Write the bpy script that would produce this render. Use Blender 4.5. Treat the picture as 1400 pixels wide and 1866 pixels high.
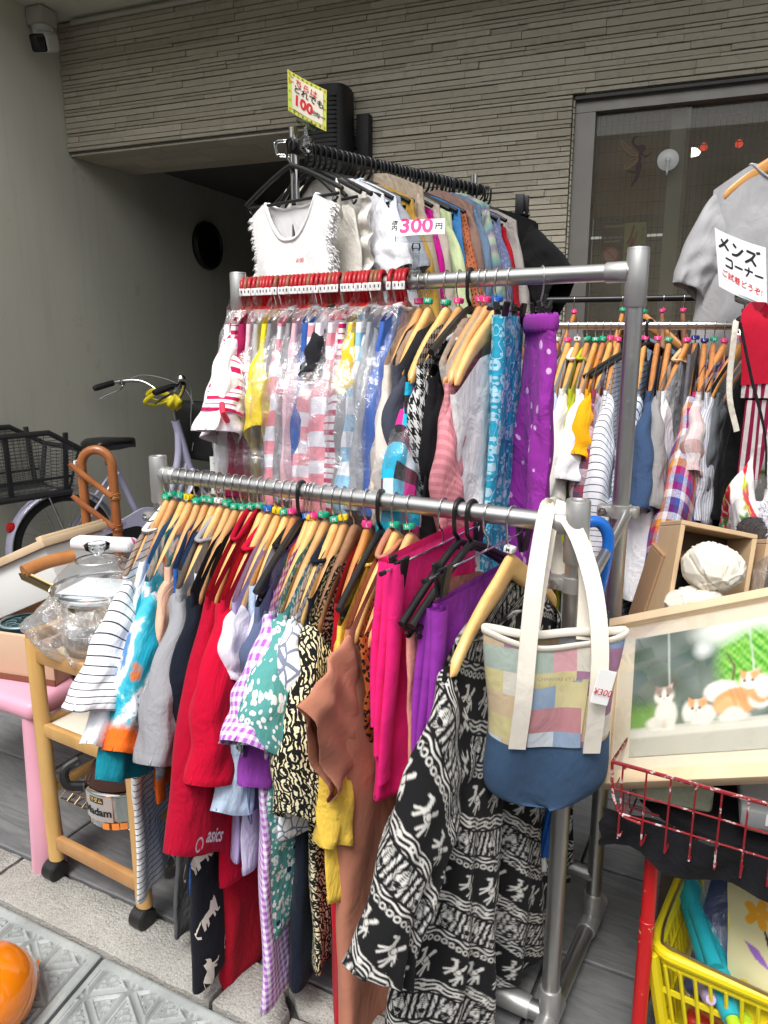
import bpy, bmesh, math, random
import numpy as np
from mathutils import Vector, Matrix, Euler
random.seed(7); RNG = np.random.default_rng(11)
rad = math.radians
scene = bpy.context.scene
COL = scene.collection
for _o in list(bpy.data.objects): bpy.data.objects.remove(_o)

# ------------------------------------------------------------------ camera
cd = bpy.data.cameras.new('camera'); cam = bpy.data.objects.new('camera', cd); COL.objects.link(cam)
cam.location = (0, 0, 1.26)
cam.rotation_euler = (rad(90 - 12.6), 0, rad(30.7))
cd.sensor_fit = 'VERTICAL'; cd.sensor_height = 36; cd.lens = 36 * 1366 / 1866
cd.clip_start = .02; cd.clip_end = 300
scene.camera = cam

# ------------------------------------------------------------------ world, sun, exposure
SUN_EL, SUN_AZ = rad(58), rad(174)          # azimuth measured from +Y, clockwise
world = bpy.data.worlds.new('World'); scene.world = world; world.use_nodes = True
wn_ = world.node_tree; wn_.nodes.clear()
sky = wn_.nodes.new('ShaderNodeTexSky'); sky.sky_type = 'NISHITA'; sky.sun_disc = False
sky.sun_elevation = SUN_EL; sky.sun_rotation = SUN_AZ; sky.air_density = 1.0; sky.dust_density = 4.0
hs = wn_.nodes.new('ShaderNodeHueSaturation'); hs.inputs['Saturation'].default_value = .14
bg = wn_.nodes.new('ShaderNodeBackground'); bg.inputs['Strength'].default_value = .15
wo = wn_.nodes.new('ShaderNodeOutputWorld')
wn_.links.new(sky.outputs[0], hs.inputs['Color']); wn_.links.new(hs.outputs[0], bg.inputs[0]); wn_.links.new(bg.outputs[0], wo.inputs[0])
sd = bpy.data.lights.new('sun', 'SUN'); sun = bpy.data.objects.new('sun', sd); COL.objects.link(sun)
sd.energy = 1.5; sd.angle = rad(20); sd.color = (1, .965, .92)
sdir = Vector((math.sin(SUN_AZ) * math.cos(SUN_EL), math.cos(SUN_AZ) * math.cos(SUN_EL), math.sin(SUN_EL)))
sun.rotation_euler = sdir.to_track_quat('Z', 'Y').to_euler(); sun.location = sdir * 20
scene.view_settings.view_transform = 'Standard'; scene.view_settings.look = 'None'
scene.view_settings.exposure = .6; scene.view_settings.gamma = 1
scene.view_settings.use_curve_mapping = False
scene.render.engine = 'CYCLES'
cy = scene.cycles
cy.max_bounces = 10; cy.diffuse_bounces = 4; cy.glossy_bounces = 4; cy.transmission_bounces = 8; cy.transparent_max_bounces = 40
cy.use_denoising = True
try: cy.denoiser = 'OPENIMAGEDENOISE'
except Exception: pass
cy.sample_clamp_indirect = 6

# ------------------------------------------------------------------ node helpers
class NT:
    def __init__(s, name):
        s.mat = bpy.data.materials.new(name); s.mat.use_nodes = True
        s.t = s.mat.node_tree; s.t.nodes.clear()
        s.out = s.t.nodes.new('ShaderNodeOutputMaterial'); s._uv = None
    def n(s, typ): return s.t.nodes.new(typ)
    def put(s, sock, v):
        if v is None: return
        if isinstance(v, bpy.types.NodeSocket): s.t.links.new(v, sock)
        elif isinstance(v, (tuple, list)) and len(v) == 3 and sock.type == 'RGBA': sock.default_value = (*v, 1)
        else: sock.default_value = v
    def m(s, op, a, b=None, c=None, clamp=False):
        n = s.n('ShaderNodeMath'); n.operation = op; n.use_clamp = clamp
        for i, v in enumerate((a, b, c)): s.put(n.inputs[i], v)
        return n.outputs[0]
    def mix(s, f, a, b, mode='MIX'):
        n = s.n('ShaderNodeMix'); n.data_type = 'RGBA'; n.blend_type = mode
        s.put(n.inputs[0], f); s.put(n.inputs[6], a); s.put(n.inputs[7], b)
        return n.outputs[2]
    def uv(s):
        if s._uv is None:
            s._uvn = s.n('ShaderNodeUVMap'); s._uvn.uv_map = 'UVMap'
            x = s.n('ShaderNodeSeparateXYZ'); s.t.links.new(s._uvn.outputs[0], x.inputs[0]); s._uv = (x.outputs[0], x.outputs[1])
        return s._uv
    def uvv(s): s.uv(); return s._uvn.outputs[0]
    def obj(s): return s.n('ShaderNodeTexCoord').outputs['Object']
    def gen(s):
        g = s.n('ShaderNodeNewGeometry'); return g.outputs['Position']
    def vec(s, x, y, z=0.0):
        n = s.n('ShaderNodeCombineXYZ'); s.put(n.inputs[0], x); s.put(n.inputs[1], y); s.put(n.inputs[2], z); return n.outputs[0]
    def sc(s, v, k):
        n = s.n('ShaderNodeVectorMath'); n.operation = 'MULTIPLY'; s.put(n.inputs[0], v); s.put(n.inputs[1], k if isinstance(k, tuple) else (k, k, k)); return n.outputs[0]
    def noise(s, vec, scale, detail=3, rough=.55, col=False, dist=0):
        n = s.n('ShaderNodeTexNoise'); s.put(n.inputs['Vector'], vec); n.inputs['Scale'].default_value = scale
        n.inputs['Detail'].default_value = detail; n.inputs['Roughness'].default_value = rough; n.inputs['Distortion'].default_value = dist
        return n.outputs[1 if col else 0]
    def voro(s, vec, scale, feat='F1', metric='EUCLIDEAN', out='Distance', rnd=1.0):
        n = s.n('ShaderNodeTexVoronoi'); n.feature = feat
        if feat != 'DISTANCE_TO_EDGE': n.distance = metric
        s.put(n.inputs['Vector'], vec); n.inputs['Scale'].default_value = scale; n.inputs['Randomness'].default_value = rnd
        return n.outputs[out]
    def ramp(s, f, stops, const=False):
        n = s.n('ShaderNodeValToRGB'); s.put(n.inputs[0], f); e = n.color_ramp.elements
        n.color_ramp.interpolation = 'CONSTANT' if const else 'LINEAR'
        while len(e) > len(stops): e.remove(e[-1])
        while len(e) < len(stops): e.new(.5)
        for k, (p, c) in enumerate(stops): e[k].position = p; e[k].color = (*c, 1)
        return n.outputs[0]
    def lt(s, a, b): return s.m('LESS_THAN', a, b)
    def gt(s, a, b): return s.m('GREATER_THAN', a, b)
    def frac(s, a): return s.m('FRACT', a)
    def bump(s, h, strength=.3, dist=.002, normal=None):
        n = s.n('ShaderNodeBump'); n.inputs['Strength'].default_value = strength; n.inputs['Distance'].default_value = dist
        s.put(n.inputs['Height'], h)
        if normal is not None: s.put(n.inputs['Normal'], normal)
        return n.outputs[0]
    def attr(s, name='Col'):
        n = s.n('ShaderNodeAttribute'); n.attribute_name = name; return n.outputs[0]
    def principled(s, color, rough=.6, metal=0, spec=.5, normal=None, sheen=0, coat=0, trans=0, ior=1.45, alpha=1, emit=None, estr=0, sss=0):
        p = s.n('ShaderNodeBsdfPrincipled')
        s.put(p.inputs['Base Color'], color); s.put(p.inputs['Roughness'], rough); s.put(p.inputs['Metallic'], metal)
        s.put(p.inputs['Specular IOR Level'], spec); s.put(p.inputs['Sheen Weight'], sheen); s.put(p.inputs['Coat Weight'], coat)
        s.put(p.inputs['Transmission Weight'], trans); s.put(p.inputs['IOR'], ior); s.put(p.inputs['Alpha'], alpha)
        if normal is not None: s.put(p.inputs['Normal'], normal)
        if emit is not None: s.put(p.inputs['Emission Color'], emit); p.inputs['Emission Strength'].default_value = estr
        s.t.links.new(p.outputs[0], s.out.inputs[0]); s.bsdf = p
        return s.mat

_MC = {}
def plain(name, color, rough=.5, metal=0, spec=.5, vary=.12, vscale=9, bump=0, bscale=60, coat=0, wear=None, rvar=.12, ior=1.45):
    """one-material surface with mottled colour, uneven gloss and fine relief"""
    if name in _MC: return _MC[name]
    t = NT(name); o = t.obj()
    nz = t.noise(o, vscale, 5, .6)
    f = t.m('MULTIPLY_ADD', nz, vary * 2, 1 - vary)
    c = t.mix(1.0, color, t.n('ShaderNodeCombineColor').outputs[0], 'MIX') if False else None
    mul = t.n('ShaderNodeVectorMath'); mul.operation = 'SCALE'; mul.inputs[0].default_value = color; t.put(mul.inputs['Scale'], f)
    c = mul.outputs[0]
    if wear is not None:      # (colour, scale, threshold)
        w = t.noise(o, wear[1], 6, .7); w = t.gt(w, wear[2]); c = t.mix(w, c, wear[0])
    r = t.m('MULTIPLY_ADD', t.noise(o, vscale * 2.3, 4), rvar * 2, rough - rvar, clamp=True)
    nm = t.bump(t.noise(o, bscale, 4), bump, .003) if bump else None
    _MC[name] = t.principled(c, r, metal, spec, nm, coat=coat, ior=ior)
    return _MC[name]

def wood(name, c1, c2, scale=26, axis=(1, 1, 1), rough=.38, coat=.25):
    if name in _MC: return _MC[name]
    t = NT(name); o = t.sc(t.obj(), axis)
    oi = t.n('ShaderNodeObjectInfo').outputs['Random']
    a = t.n('ShaderNodeVectorMath'); a.operation = 'ADD'; t.put(a.inputs[0], o); t.put(a.inputs[1], t.vec(oi, oi, oi))
    g = t.noise(a.outputs[0], scale, 5, .6, dist=.6)
    c = t.ramp(g, [(.25, c1), (.72, c2)])
    hv = t.n('ShaderNodeHueSaturation'); t.put(hv.inputs['Color'], c); t.put(hv.inputs['Value'], t.m('MULTIPLY_ADD', oi, .35, .82)); t.put(hv.inputs['Hue'], t.m('MULTIPLY_ADD', oi, .02, .49))
    _MC[name] = t.principled(hv.outputs[0], rough, 0, .45, t.bump(g, .06, .001), coat=coat)
    return _MC[name]

def metal(name, color=(.62, .62, .63), rough=.34, scratch=.18):
    if name in _MC: return _MC[name]
    t = NT(name); o = t.obj()
    n1 = t.noise(t.sc(o, (1, 30, 30)), 14, 4); n2 = t.noise(o, 30, 5, .7)
    r = t.m('ADD', t.m('MULTIPLY_ADD', n1, scratch, rough - scratch / 2), t.m('MULTIPLY_ADD', n2, .16, -.08), clamp=True)
    c = t.mix(t.m('MULTIPLY', n2, .4), color, tuple(k * .72 for k in color))
    _MC[name] = t.principled(c, r, 1.0, .5, t.bump(n2, .04, .001))
    return _MC[name]

def plastic_film(name='clear_plastic_film', tint=(.985, .99, 1.0), amount=.16, bscale=26, rough=.12, haze=.05, crumple=.9):
    if name in _MC: return _MC[name]
    t = NT(name); o = t.obj()
    h = t.m('ADD', t.noise(o, bscale, 5, .65, dist=1.2), t.m('MULTIPLY', t.voro(o, bscale * .8), .8))
    nb = t.bump(h, crumple, .02)
    tr = t.n('ShaderNodeBsdfTransparent'); tr.inputs[0].default_value = (*tint, 1)
    gl = t.n('ShaderNodeBsdfGlossy'); gl.inputs['Roughness'].default_value = rough; gl.inputs[0].default_value = (1, 1, 1, 1); t.put(gl.inputs['Normal'], nb)
    df = t.n('ShaderNodeBsdfDiffuse'); df.inputs[0].default_value = (.9, .9, .92, 1); t.put(df.inputs['Normal'], nb)
    lw = t.n('ShaderNodeLayerWeight'); lw.inputs['Blend'].default_value = .28; t.put(lw.inputs['Normal'], nb)
    f = t.m('MULTIPLY_ADD', lw.outputs['Facing'], .55, amount, clamp=True)
    m1 = t.n('ShaderNodeMixShader'); t.put(m1.inputs[0], f); t.t.links.new(tr.outputs[0], m1.inputs[1]); t.t.links.new(gl.outputs[0], m1.inputs[2])
    m2 = t.n('ShaderNodeMixShader'); m2.inputs[0].default_value = haze; t.t.links.new(m1.outputs[0], m2.inputs[1]); t.t.links.new(df.outputs[0], m2.inputs[2])
    t.t.links.new(m2.outputs[0], t.out.inputs[0]); _MC[name] = t.mat
    return t.mat

def clear_glass(name='clear_glass', tint=(.93, .96, .97), rough=.02, k=1.15):
    if name in _MC: return _MC[name]
    t = NT(name)
    tr = t.n('ShaderNodeBsdfTransparent'); tr.inputs[0].default_value = (*tint, 1)
    gl = t.n('ShaderNodeBsdfGlossy'); gl.inputs['Roughness'].default_value = rough
    fr = t.n('ShaderNodeFresnel'); fr.inputs[0].default_value = 1.5
    mx = t.n('ShaderNodeMixShader'); t.put(mx.inputs[0], t.m('MULTIPLY_ADD', fr.outputs[0], k, .02 * k, clamp=True))
    t.t.links.new(tr.outputs[0], mx.inputs[1]); t.t.links.new(gl.outputs[0], mx.inputs[2]); t.t.links.new(mx.outputs[0], t.out.inputs[0])
    _MC[name] = t.mat; return t.mat

def hazy_glass(name, tint, haze_amt):  # warm pale haze painted into the glass to lighten the window
    t = NT(name); tr = t.n('ShaderNodeBsdfTransparent'); tr.inputs[0].default_value = (*tint, 1); gl = t.n('ShaderNodeBsdfGlossy'); gl.inputs['Roughness'].default_value = .01; df = t.n('ShaderNodeBsdfDiffuse'); df.inputs[0].default_value = (.42, .38, .30, 1)
    fr = t.n('ShaderNodeFresnel'); fr.inputs[0].default_value = 1.5; m1 = t.n('ShaderNodeMixShader'); t.put(m1.inputs[0], fr.outputs[0]); t.t.links.new(tr.outputs[0], m1.inputs[1]); t.t.links.new(gl.outputs[0], m1.inputs[2])
    m2 = t.n('ShaderNodeMixShader'); t.put(m2.inputs[0], t.m('MULTIPLY_ADD', t.noise(t.gen(), 5, 5, .6), haze_amt, haze_amt * .5)); t.t.links.new(m1.outputs[0], m2.inputs[1]); t.t.links.new(df.outputs[0], m2.inputs[2]); t.t.links.new(m2.outputs[0], t.out.inputs[0]); return t.mat
def glow(name, color, strength):
    if name in _MC: return _MC[name]
    t = NT(name); _MC[name] = t.principled(color, .5, emit=color, estr=strength); return _MC[name]

# ------------------------------------------------------------------ mesh helpers
def box(c=(0, 0, 0), d=(1, 1, 1), bev=0, seg=2, R=None):
    bm = bmesh.new(); bmesh.ops.create_cube(bm, size=1)
    for v in bm.verts: v.co = Vector((v.co.x * d[0], v.co.y * d[1], v.co.z * d[2]))
    if bev: bmesh.ops.bevel(bm, geom=list(bm.edges), offset=min(bev, min(d) * .49), segments=seg, affect='EDGES', profile=.5)
    bm.verts.index_update(); v = np.array([x.co[:] for x in bm.verts]); f = [tuple(k.index for k in q.verts) for q in bm.faces]; bm.free()
    if R is not None: v = v @ np.array(R.to_3x3() if isinstance(R, Matrix) else R).T
    return v + np.array(c), f
def beam(p0, p1, w, h, bev=0, up=(0, 0, 1)):
    """box running from p0 to p1, w across, h along up"""
    p0 = Vector(p0); p1 = Vector(p1); x = (p1 - p0); L = x.length; x.normalize(); u = Vector(up)
    if abs(x.dot(u)) > .98: u = Vector((0, 1, 0))
    y = u.cross(x).normalized(); z = x.cross(y)
    R = np.array([x[:], y[:], z[:]]).T
    v, f = box((0, 0, 0), (L, w, h), bev); return v @ R.T + np.array((p0 + p1) / 2), f
def tube(pts, r, n=8, caps=True, closed=False, flat=None):
    P = np.asarray(pts, float); k = len(P)
    r = np.broadcast_to(np.asarray(r, float), (k,))
    T = np.zeros_like(P)
    if closed: T = np.roll(P, -1, 0) - np.roll(P, 1, 0)
    else: T[1:-1] = P[2:] - P[:-2]; T[0] = P[1] - P[0]; T[-1] = P[-1] - P[-2]
    T /= np.linalg.norm(T, axis=1)[:, None] + 1e-12
    a = np.array([0, 0, 1.]) if abs(T[0][2]) < .9 else np.array([1., 0, 0])
    N = np.zeros_like(P); N[0] = np.cross(T[0], a); N[0] /= np.linalg.norm(N[0])
    for i in range(1, k):
        q = N[i - 1] - T[i] * (N[i - 1] @ T[i]); N[i] = q / (np.linalg.norm(q) + 1e-12)
    B = np.cross(T, N); th = np.linspace(0, 2 * np.pi, n, endpoint=False)
    fx, fy = flat or (1, 1)
    V = P[:, None] + r[:, None, None] * (np.cos(th)[None, :, None] * N[:, None] * fx + np.sin(th)[None, :, None] * B[:, None] * fy)
    F = []
    for i in range(k if closed else k - 1):
        i2 = (i + 1) % k
        for j in range(n): F.append((i * n + j, i * n + (j + 1) % n, i2 * n + (j + 1) % n, i2 * n + j))
    if caps and not closed: F.append(tuple(range(n))[::-1]); F.append(tuple((k - 1) * n + j for j in range(n)))
    return V.reshape(-1, 3), F
def smooth_path(pts, n=8):
    """Catmull-Rom through the points"""
    P = np.asarray(pts, float); Q = np.vstack([2 * P[0] - P[1], P, 2 * P[-1] - P[-2]]); out = []
    for i in range(1, len(Q) - 2):
        for t in np.linspace(0, 1, n, endpoint=False):
            a, b, c, d = Q[i - 1], Q[i], Q[i + 1], Q[i + 2]
            out.append(.5 * ((2 * b) + (c - a) * t + (2 * a - 5 * b + 4 * c - d) * t * t + (3 * b - a - 3 * c + d) * t ** 3))
    out.append(P[-1]); return np.array(out)
def lathe(prof, n=28, c=(0, 0, 0), cap=False):
    pr = np.asarray(prof, float); th = np.linspace(0, 2 * np.pi, n, endpoint=False)
    V = np.stack([pr[:, 0][:, None] * np.cos(th), pr[:, 0][:, None] * np.sin(th), np.repeat(pr[:, 1][:, None], n, 1)], -1).reshape(-1, 3) + np.array(c)
    F = [(i * n + j, i * n + (j + 1) % n, (i + 1) * n + (j + 1) % n, (i + 1) * n + j) for i in range(len(pr) - 1) for j in range(n)]
    if cap: F.append(tuple(range(n))[::-1]); F.append(tuple((len(pr) - 1) * n + j for j in range(n)))
    return V, F
def gridf(nu, nv, cu=False, cv=False, off=0):
    """faces of a grid stored row-major [nv][nu]"""
    F = []
    for i in range(nv if cv else nv - 1):
        for j in range(nu if cu else nu - 1):
            F.append((off + i * nu + j, off + i * nu + (j + 1) % nu, off + ((i + 1) % nv) * nu + (j + 1) % nu, off + ((i + 1) % nv) * nu + j))
    return F
def prism(poly, z0, z1, plane='xy'):
    """extruded outline"""
    n = len(poly); P = np.asarray(poly, float)
    lo = np.c_[P, np.full(n, z0)]; hi = np.c_[P, np.full(n, z1)]
    V = np.vstack([lo, hi]); F = [tuple(range(n))[::-1], tuple(range(n, 2 * n))] + [(i, (i + 1) % n, n + (i + 1) % n, n + i) for i in range(n)]
    if plane == 'xz': V = V[:, [0, 2, 1]] * np.array([1, -1, 1]) ; 
    if plane == 'yz': V = V[:, [2, 0, 1]]
    return V, F
def join(*parts):
    V = []; F = []; k = 0
    for v, f in parts:
        v = np.asarray(v, float); V.append(v); F += [tuple(i + k for i in q) for q in f]; k += len(v)
    return np.vstack(V), F
def xf(vf, loc=(0, 0, 0), rot=(0, 0, 0), s=1):
    R = np.array(Euler(rot).to_matrix()); return np.asarray(vf[0], float) * s @ R.T + np.array(loc), vf[1]

def mesh(name, vf, mat, smooth=35, uv=None, col=None):
    me = bpy.data.meshes.new(name); v, f = vf
    me.from_pydata(np.asarray(v, float).tolist(), [], [list(map(int, q)) for q in f])
    if mat is not None: me.materials.append(mat)
    if smooth:
        me.polygons.foreach_set('use_smooth', [True] * len(me.polygons))
        if smooth < 179: me.set_sharp_from_angle(angle=rad(smooth))
    if uv is not None:
        l = me.uv_layers.new(name='UVMap'); li = np.zeros(len(me.loops), int); me.loops.foreach_get('vertex_index', li)
        u = np.asarray(uv, np.float32)
        if u.ndim == 2 and len(u) == len(me.vertices): u = u[li]
        l.data.foreach_set('uv', u.reshape(-1))
    if col is not None:
        a = me.color_attributes.new('Col', 'FLOAT_COLOR', 'POINT')
        a.data.foreach_set('color', np.c_[np.asarray(col, np.float32), np.ones(len(col), np.float32)].reshape(-1))
    me.update(); return me
def link(name, me, parent=None, loc=None, rot=None):
    o = bpy.data.objects.new(name, me); COL.objects.link(o)
    if parent is not None: o.parent = parent
    if loc is not None: o.location = loc
    if rot is not None: o.rotation_euler = rot
    return o
def part(name, vf, mat, parent=None, smooth=35, uv=None, col=None, loc=None, rot=None, kind=None):
    o = link(name, mesh(name, vf, mat, smooth, uv, col), parent, loc, rot)
    if kind: o['kind'] = kind
    return o
def tag(o, label, cat, group=None):
    o['label'] = label; o['category'] = cat
    if group: o['group'] = group
    return o
def thing(name, label, cat, loc=(0, 0, 0), rz=0, group=None, rot=None):
    o = bpy.data.objects.new(name, None); COL.objects.link(o); o.empty_display_size = .05
    o.location = loc; o.rotation_euler = rot or (0, 0, rz)
    return tag(o, label, cat, group)
_GL = {}
def text(body, size, mat, parent, M=None, name='lettering', bold=0, shear=0, align='CENTER', depth=0):
    k = (body, round(size, 5), mat.name, bold, shear, align)
    if k not in _GL:
        c = bpy.data.curves.new('lettering', 'FONT'); c.body = body; c.size = size; c.offset = bold * size; c.shear = shear
        c.align_x = align; c.align_y = 'CENTER'; c.extrude = depth; c.resolution_u = 3
        o = bpy.data.objects.new('lettering', c); COL.objects.link(o)
        me = bpy.data.meshes.new_from_object(o.evaluated_get(bpy.context.evaluated_depsgraph_get()))
        bpy.data.objects.remove(o); me.materials.clear(); me.materials.append(mat); _GL[k] = me
    o = link(name, _GL[k], parent)
    if M is not None: o.matrix_local = M
    return o
def frame_mat(origin, ex, ey):
    ex = Vector(ex).normalized(); ey = Vector(ey); ey = (ey - ex * ey.dot(ex)).normalized(); ez = ex.cross(ey)
    return Matrix(((ex.x, ey.x, ez.x, origin[0]), (ex.y, ey.y, ez.y, origin[1]), (ex.z, ey.z, ez.z, origin[2]), (0, 0, 0, 1)))

# ------------------------------------------------------------------ a small numpy paint box (prints on cloth and paper)
class Paint:
    def __init__(s, w, h, ww, hh, base):      # size in pixels, size in metres, ground colour; origin lower left
        s.w, s.h, s.ww, s.hh = w, h, ww, hh
        s.a = np.empty((h, w, 3)); s.a[:] = base
        s.X, s.Y = np.meshgrid((np.arange(w) + .5) / w * ww, (np.arange(h) + .5) / h * hh)
    def put(s, d, col, soft):                 # d: signed distance, negative inside
        f = np.clip(.5 - d / max(soft, 1e-9), 0, 1)[..., None]; s.a = s.a * (1 - f) + np.array(col) * f
    def ell(s, cx, cy, rx, ry, col, rot=0, soft=None, ring=None):
        c, q = math.cos(rot), math.sin(rot); dx, dy = s.X - cx, s.Y - cy
        d = (np.hypot((dx * c + dy * q) / rx, (-dx * q + dy * c) / ry) - 1) * min(rx, ry)
        if ring: d = np.abs(d) - ring
        s.put(d, col, soft or s.ww / s.w); return s
    def seg(s, p, q, r, col, soft=None, r2=None):
        p = np.array(p, float); q = np.array(q, float); v = q - p; L = v @ v + 1e-12
        t = np.clip(((s.X - p[0]) * v[0] + (s.Y - p[1]) * v[1]) / L, 0, 1)
        d = np.hypot(s.X - p[0] - v[0] * t, s.Y - p[1] - v[1] * t) - (r + ((r2 if r2 is not None else r) - r) * t)
        s.put(d, col, soft or s.ww / s.w); return s
    def line(s, pts, r, col, soft=None):
        for a, b in zip(pts[:-1], pts[1:]): s.seg(a, b, r, col, soft)
        return s
    def poly(s, pts, col, soft=None):
        ins = np.zeros(s.X.shape, bool); n = len(pts); d = np.full(s.X.shape, 1e9)
        for i in range(n):
            (x1, y1), (x2, y2) = pts[i], pts[(i + 1) % n]
            with np.errstate(divide='ignore', invalid='ignore'):
                ins ^= ((y1 > s.Y) != (y2 > s.Y)) & (s.X < (x2 - x1) * (s.Y - y1) / (y2 - y1 + 1e-15) + x1)
            v = (x2 - x1, y2 - y1); L = v[0] ** 2 + v[1] ** 2 + 1e-12
            t = np.clip(((s.X - x1) * v[0] + (s.Y - y1) * v[1]) / L, 0, 1)
            d = np.minimum(d, np.hypot(s.X - x1 - v[0] * t, s.Y - y1 - v[1] * t))
        s.put(np.where(ins, -d, d), col, soft or s.ww / s.w); return s
    def at(s, u, v):                          # sample at metres
        i = np.clip((np.asarray(u) / s.ww * s.w).astype(int), 0, s.w - 1); j = np.clip((np.asarray(v) / s.hh * s.h).astype(int), 0, s.h - 1)
        return s.a[j, i]
def painted(name, rough=.85, spec=.3, sheen=.2, bump=.25):
    if name in _MC: return _MC[name]
    t = NT(name); o = t.obj()
    nb = t.bump(t.noise(o, 700, 2), bump, .0008, t.bump(t.noise(o, 16, 4), bump, .006))
    _MC[name] = t.principled(t.attr('Col'), rough, 0, spec * .5, nb, sheen=sheen * .2); return _MC[name]

# ================================================================== THE SETTING: pavement, kerb, ramp plates
PA = rad(3.8)                                   # the pavement runs almost along the racks
def PV(a, b, z=0.0): return Vector((a * math.cos(PA) - b * math.sin(PA), a * math.sin(PA) + b * math.cos(PA), z))
def stone_tile_mat():
    t = NT('slate_paver'); g = t.gen()
    oi = t.n('ShaderNodeObjectInfo').outputs['Random']
    n1 = t.noise(t.sc(g, (3, 22, 3)), 2.2, 6, .65, dist=1.5); n2 = t.noise(g, 45, 5, .7)
    c = t.ramp(n1, [(.3, (.11, .112, .115)), (.7, (.20, .202, .205))])
    c = t.mix(t.m('MULTIPLY', t.gt(n2, .63), .35), c, (.17, .17, .17))
    v = t.n('ShaderNodeHueSaturation'); t.put(v.inputs['Color'], c); t.put(v.inputs['Value'], t.m('MULTIPLY_ADD', oi, .35, .85))
    return t.principled(v.outputs[0], t.m('MULTIPLY_ADD', n2, .3, .5), 0, .4, t.bump(t.m('ADD', n1, t.m('MULTIPLY', n2, .5)), .35, .004))
def concrete_mat(name, c1, c2, sp=.5):
    t = NT(name); g = t.gen()
    n1 = t.noise(g, 7, 6, .65); n2 = t.noise(g, 210, 4, .75); n3 = t.voro(g, 170)
    c = t.ramp(n1, [(.3, c1), (.75, c2)])
    c = t.mix(t.m('MULTIPLY', t.gt(n2, .56), .55), c, tuple(k * .55 for k in c1)); c = t.mix(t.m('MULTIPLY', t.lt(n3, .22), .5), c, tuple(min(1, k * 1.5) for k in c2))
    return t.principled(c, .92, 0, .25, t.bump(t.m('ADD', n2, n3), .6, .004))
M_TILE = stone_tile_mat(); M_KERB = concrete_mat('kerb_concrete', (.3, .29, .26), (.45, .44, .41)); M_BED = concrete_mat('joint_mortar', (.05, .05, .05), (.09, .085, .08))
M_ROAD = plain('asphalt', (.06, .06, .062), .9, vary=.3, vscale=40, bump=.6, bscale=220)

gs = [(-60, -60, -.13), (60, -60, -.13), (60, 6, -.13), (-60, 6, -.13)]
o = part('road', (gs, [(0, 1, 2, 3)]), M_ROAD, smooth=0); o['kind'] = 'structure'
gs = [PV(-60, .94, -.012), PV(60, .94, -.012), PV(60, 60, -.012), PV(-60, 60, -.012)]
pave = part('pavement', (gs, [(0, 1, 2, 3)]), M_BED, smooth=0); pave['kind'] = 'structure'
# pavers in the part of the pavement the photograph shows
tm = {}
B0 = 1.045
def paver(a0, a1, b0, b1):
    g = .0035; w, h = a1 - a0 - 2 * g, b1 - b0 - 2 * g; k = (round(w, 3), round(h, 3))
    if k not in tm: tm[k] = mesh('paver', box((0, 0, -.004), (w, h, .016), .003, 1), M_TILE, 30)
    c = PV((a0 + a1) / 2, (b0 + b1) / 2, random.uniform(-.0015, .0015))
    link('paver', tm[k], pave, c, (random.uniform(-.002, .002), random.uniform(-.002, .002), PA))
for r in range(-1, 14):
    b0 = B0 + .305 * r + .02; off = .31 * (r % 2) + .05; lo = -5.2 if r > 4 else -3.2
    b0 = max(b0, 1.066) if r == -1 else b0
    if r == -1: continue
    a = -3.4 + off if r < 5 else -5.2 + off
    while a < (1.9 if r < 6 else .6):
        paver(a, a + .61, b0, b0 + .305); a += .61
# kerb stones, one of them broken
kerb = thing('kerb', 'weathered concrete kerb between the slate pavement and the grey ramp plates', 'kerb')
def kerb_stone(a0, a1, cut=None):
    n = 26; V = []
    b0, b1 = .935, 1.058
    poly = [(a0, b0), (a1, b0), (a1, b1), (a0, b1)] if cut is None else cut
    P = []
    for i, p in enumerate(poly):
        q = poly[(i + 1) % len(poly)]; L = math.hypot(q[0] - p[0], q[1] - p[1]); m = max(2, int(L / .02))
        for k in range(m):
            f = k / m; P.append((p[0] + (q[0] - p[0]) * f + random.uniform(-1, 1) * .0022, p[1] + (q[1] - p[1]) * f + random.uniform(-1, 1) * .0022))
    n = len(P); top = [(*PV(x, y, 0.004 + random.uniform(-.001, .001)),) for x, y in P]
    cx = sum(x for x, y in P) / n; cyy = sum(y for x, y in P) / n
    ins = [(*PV(cx + (x - cx) * .97, cyy + (y - cyy) * .92, .007),) for x, y in P]
    bot = [(*PV(x, y, -.14),) for x, y in P]
    V = bot + top + ins; F = gridf(n, 3, cu=True) + [tuple(range(2 * n, 3 * n))]
    part('kerb_stone', (V, F), M_KERB, kerb, 50)
A = [-3.35, -2.75, -2.15, -1.55]
for a in A[:-1]: kerb_stone(a + .004, a + .594)
kerb_stone(-1.546, -.86)
kerb_stone(0, 0, [(-.85, .935), (-.70, .935), (-.705, .985), (-.74, 1.02), (-.735, 1.058), (-.85, 1.058)])
kerb_stone(0, 0, [(-.735, 1.03), (-.69, .995), (-.52, 1.01), (-.36, 1.0), (-.22, 1.018), (-.22, 1.058), (-.725, 1.058)])
kerb_stone(0, 0, [(-.69, .935), (-.22, .935), (-.22, 1.006), (-.36, .986), (-.52, .996), (-.692, .981)])
for a in (-.21, .39, .99): kerb_stone(a + .004, a + .594)

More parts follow.
